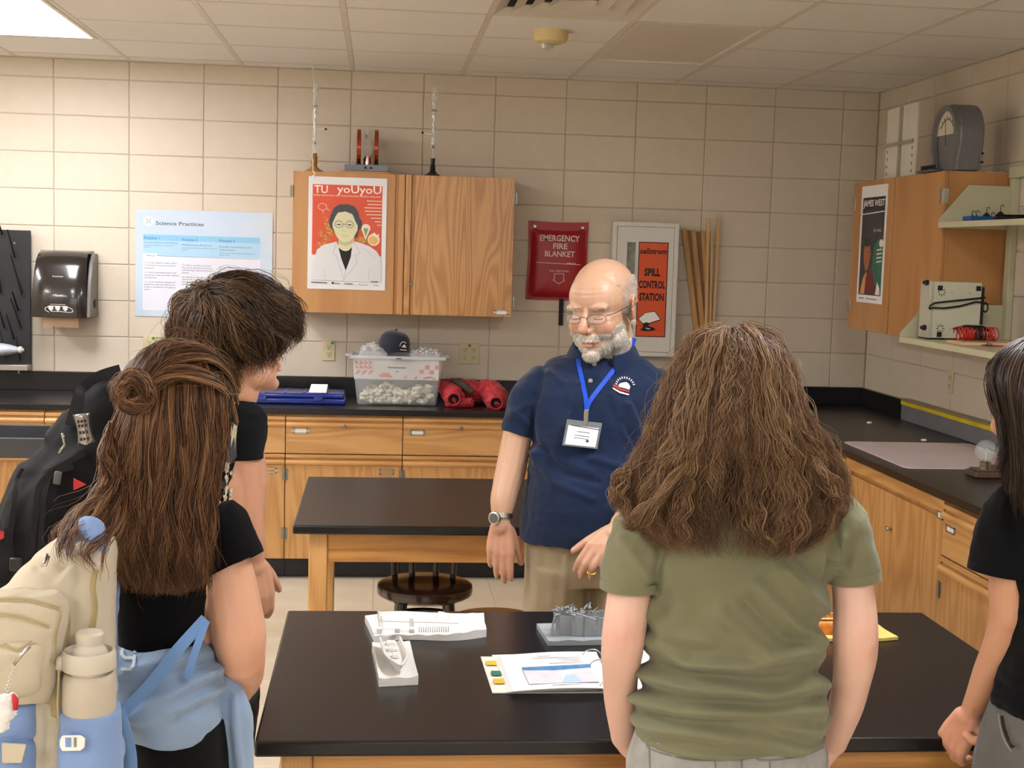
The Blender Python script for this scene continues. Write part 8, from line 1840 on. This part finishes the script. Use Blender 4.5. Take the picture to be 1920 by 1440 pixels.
sleeve(T, rq(1925, 930, .02), rq(1897, 965, .02), rq(1872, 1070, .02), .046, .056, .054); T.ball(rq(1903, 962, .02), (.048, .05, .046)); T.limb([rq(2040, 980, .02), rq(2062, 1070, .02)], [.054, .052])
T.go(.0042, 4); h = .0045*snoise(T.co, 20, 4)+.0018*snoise(T.co, 50, 2)
for pts, w, a in [([(1868, 1305), (1895, 1322), (1940, 1350)], .008, .009), ([(1872, 1285), (1900, 1300), (1950, 1320)], .008, -.006), ([(1880, 1260), (1920, 1275), (1960, 1290)], .009, .007), ([(1885, 940), (1875, 1000), (1890, 1050)], .009, .005)]: h = h+ridge(T.co, [tuple(rq(x_, y_, -.09)) for x_, y_ in pts], w, a)
T.push(h); T.build('tshirt', RT, rg)
band('sleeve_hem', rq(1871, 1074, .02), rq(1878, 1030, .02)-rq(1870, 1074, .02), .0545, .0545, .014, rg, RT, 36)
GJ = cloth('charcoal_denim', '64625f', .85, .0005, 800, .1, var=.06)
T = Soft(); shirt_rings(T, [(1560, 1832, 2110, .125), (1480, 1832, 2108, .125), (1420, 1838, 2104, .12), (1370, 1852, 2096, .11), (1325, 1868, 2085, .10)], RY, pw=2.2)
for px in (1915, 2040): a = rq(px, 1500); T.rings([(a.x, RY, .07, .06, .065), (a.x, RY, .45, .07, .075), (a.x, RY, .70, .09, .11), (a.x, RY, .85, .085, .11)], 20)
T.go(.0045, 3); T.push(.0025*snoise(T.co, 35, 4)-ridge(T.co, [tuple(rq(x_, y_, -.08)) for x_, y_ in ((1872, 1335), (1880, 1365), (1892, 1395), (1905, 1400))], .007, .008)); gj = T.build('jeans', GJ, rg); gjb = surf(gj)
strap_on('pocket_lining', gjb, BLACKP, rg, [(1880, 1342), (1884, 1365), (1893, 1390), (1900, 1402)], RY, .008, .001, .001); strap_on('pocket_edge', gjb, cloth('charcoal_seam', '85827d', .8), rg, [(1872, 1338), (1875, 1362), (1884, 1390), (1896, 1408)], RY, .003, .0015, .001)
for px in (1915, 2040): a = rq(px, 1500); F_ = Soft(); F_.limb([V(a.x+.01, RY-.07, .045), V(a.x, RY+.01, .05), V(a.x-.03, RY+.13, .035)], [.036, .04, .033]); F_.go(.006, 3); F_.co[:, 2] = np.maximum(F_.co[:, 2], .003); F_.build('shoe', M('black_sneaker', '1d1d1f', .6), rg)
RH = hairmat('near_black_brown_hair', '17110d', '33271f', '5a483b', .38)
rhc = rq(1952, 735, -.01)
B_ = Soft(); B_.ball(rq(1956, 742, .005), (.092, .112, .089)); B_.ball(rq(1980, 745, .01), (.088, .105, .090)); B_.limb([rq(1955, 790, -.02), rq(1955, 860, -.05), rq(1965, 930, -.06), rq(1972, 970, -.07)], [.072, .055, .045, .033], ell=.8, up=(1, 0, 0)); B_.go(.005, 3); B_.push(.002*snoise(B_.co*np.array([1, 1, .2]), 60, 3)); B_.build('hair_mass', M('near_black_underlayer', '221913', .5, var=.2, vs=50, stretch=(1, 1, .08)), rg)
g4 = lambda L_: [rq(*p) for p in L_]
gs = [g4(l) for l in ([(1925, 640, .02), (1875, 680, .02), (1853, 705, .02), (1860, 745, .01), (1880, 775, -.02), (1886, 830, -.05), (1872, 860, -.05)], [(1935, 636, .0), (1890, 665, -.02), (1866, 705, -.03), (1880, 755, -.05), (1893, 810, -.06), (1896, 870, -.07), (1880, 900, -.08)], [(1950, 634, -.01), (1915, 665, -.06), (1895, 720, -.08), (1905, 790, -.09), (1910, 860, -.09), (1912, 940, -.10)],
    [(1960, 634, -.01), (1940, 670, -.08), (1928, 740, -.105), (1930, 820, -.10), (1935, 900, -.11), (1940, 990, -.12)], [(1970, 636, -.01), (1970, 680, -.09), (1968, 760, -.11), (1965, 850, -.11), (1970, 940, -.12), (1975, 1030, -.12)], [(1980, 640, .0), (2010, 690, -.08), (2020, 780, -.09), (2010, 880, -.10), (2010, 980, -.11), (2010, 1030, -.11)], [(1990, 645, .02), (2045, 700, -.02), (2055, 780, -.03), (2040, 880, -.05), (2035, 960, -.06), (2030, 1000, -.06)], [(1985, 640, .04), (2050, 700, .05), (2062, 780, .04), (2052, 880, .02), (2045, 960, .0), (2040, 1000, .0)], [(1965, 636, .06), (2000, 680, .10), (2015, 780, .11), (2012, 880, .08), (2012, 960, .05), (2012, 1000, .04)])]
hcc = rq(1968, 748, .0); cap = []
for ph in np.linspace(-.5, PI+.1, 13):
    c5, s5 = math.cos(ph), math.sin(ph); g = [hcc+V(.105*c5*math.sin(a_), -.118*s5*math.sin(a_), .103*math.cos(a_)) for a_ in (.05, .5, .95, 1.35)]
    e5 = g[-1]; g += [e5+V(-.02*c5, .012*s5, -.09), e5+V(-.035*c5, .018*s5, -.17), e5+V(-.045*c5, .02*s5, -.24)]; cap.append(g)
strands('hair', RH, rg, [dict(g=cap, n=2400, th=.0009, spread=.005, amp=.002, freq=1.2, clump=16, cut=.12, uj=.08), dict(g=gs, n=2400, th=.0008, spread=.006, amp=.002, freq=1.2, clump=16, cut=.12, uj=.06), dict(g=[[p+V(0, .015, 0) for p in g] for g in gs], n=700, th=.0011, spread=.008, amp=.002, freq=1.2, clump=16, cut=.1, tone=-.2), dict(g=gs[:3], n=60, th=.0005, spread=.014, amp=.006, freq=1.4, clump=2, cut=.25)], 31, 16)
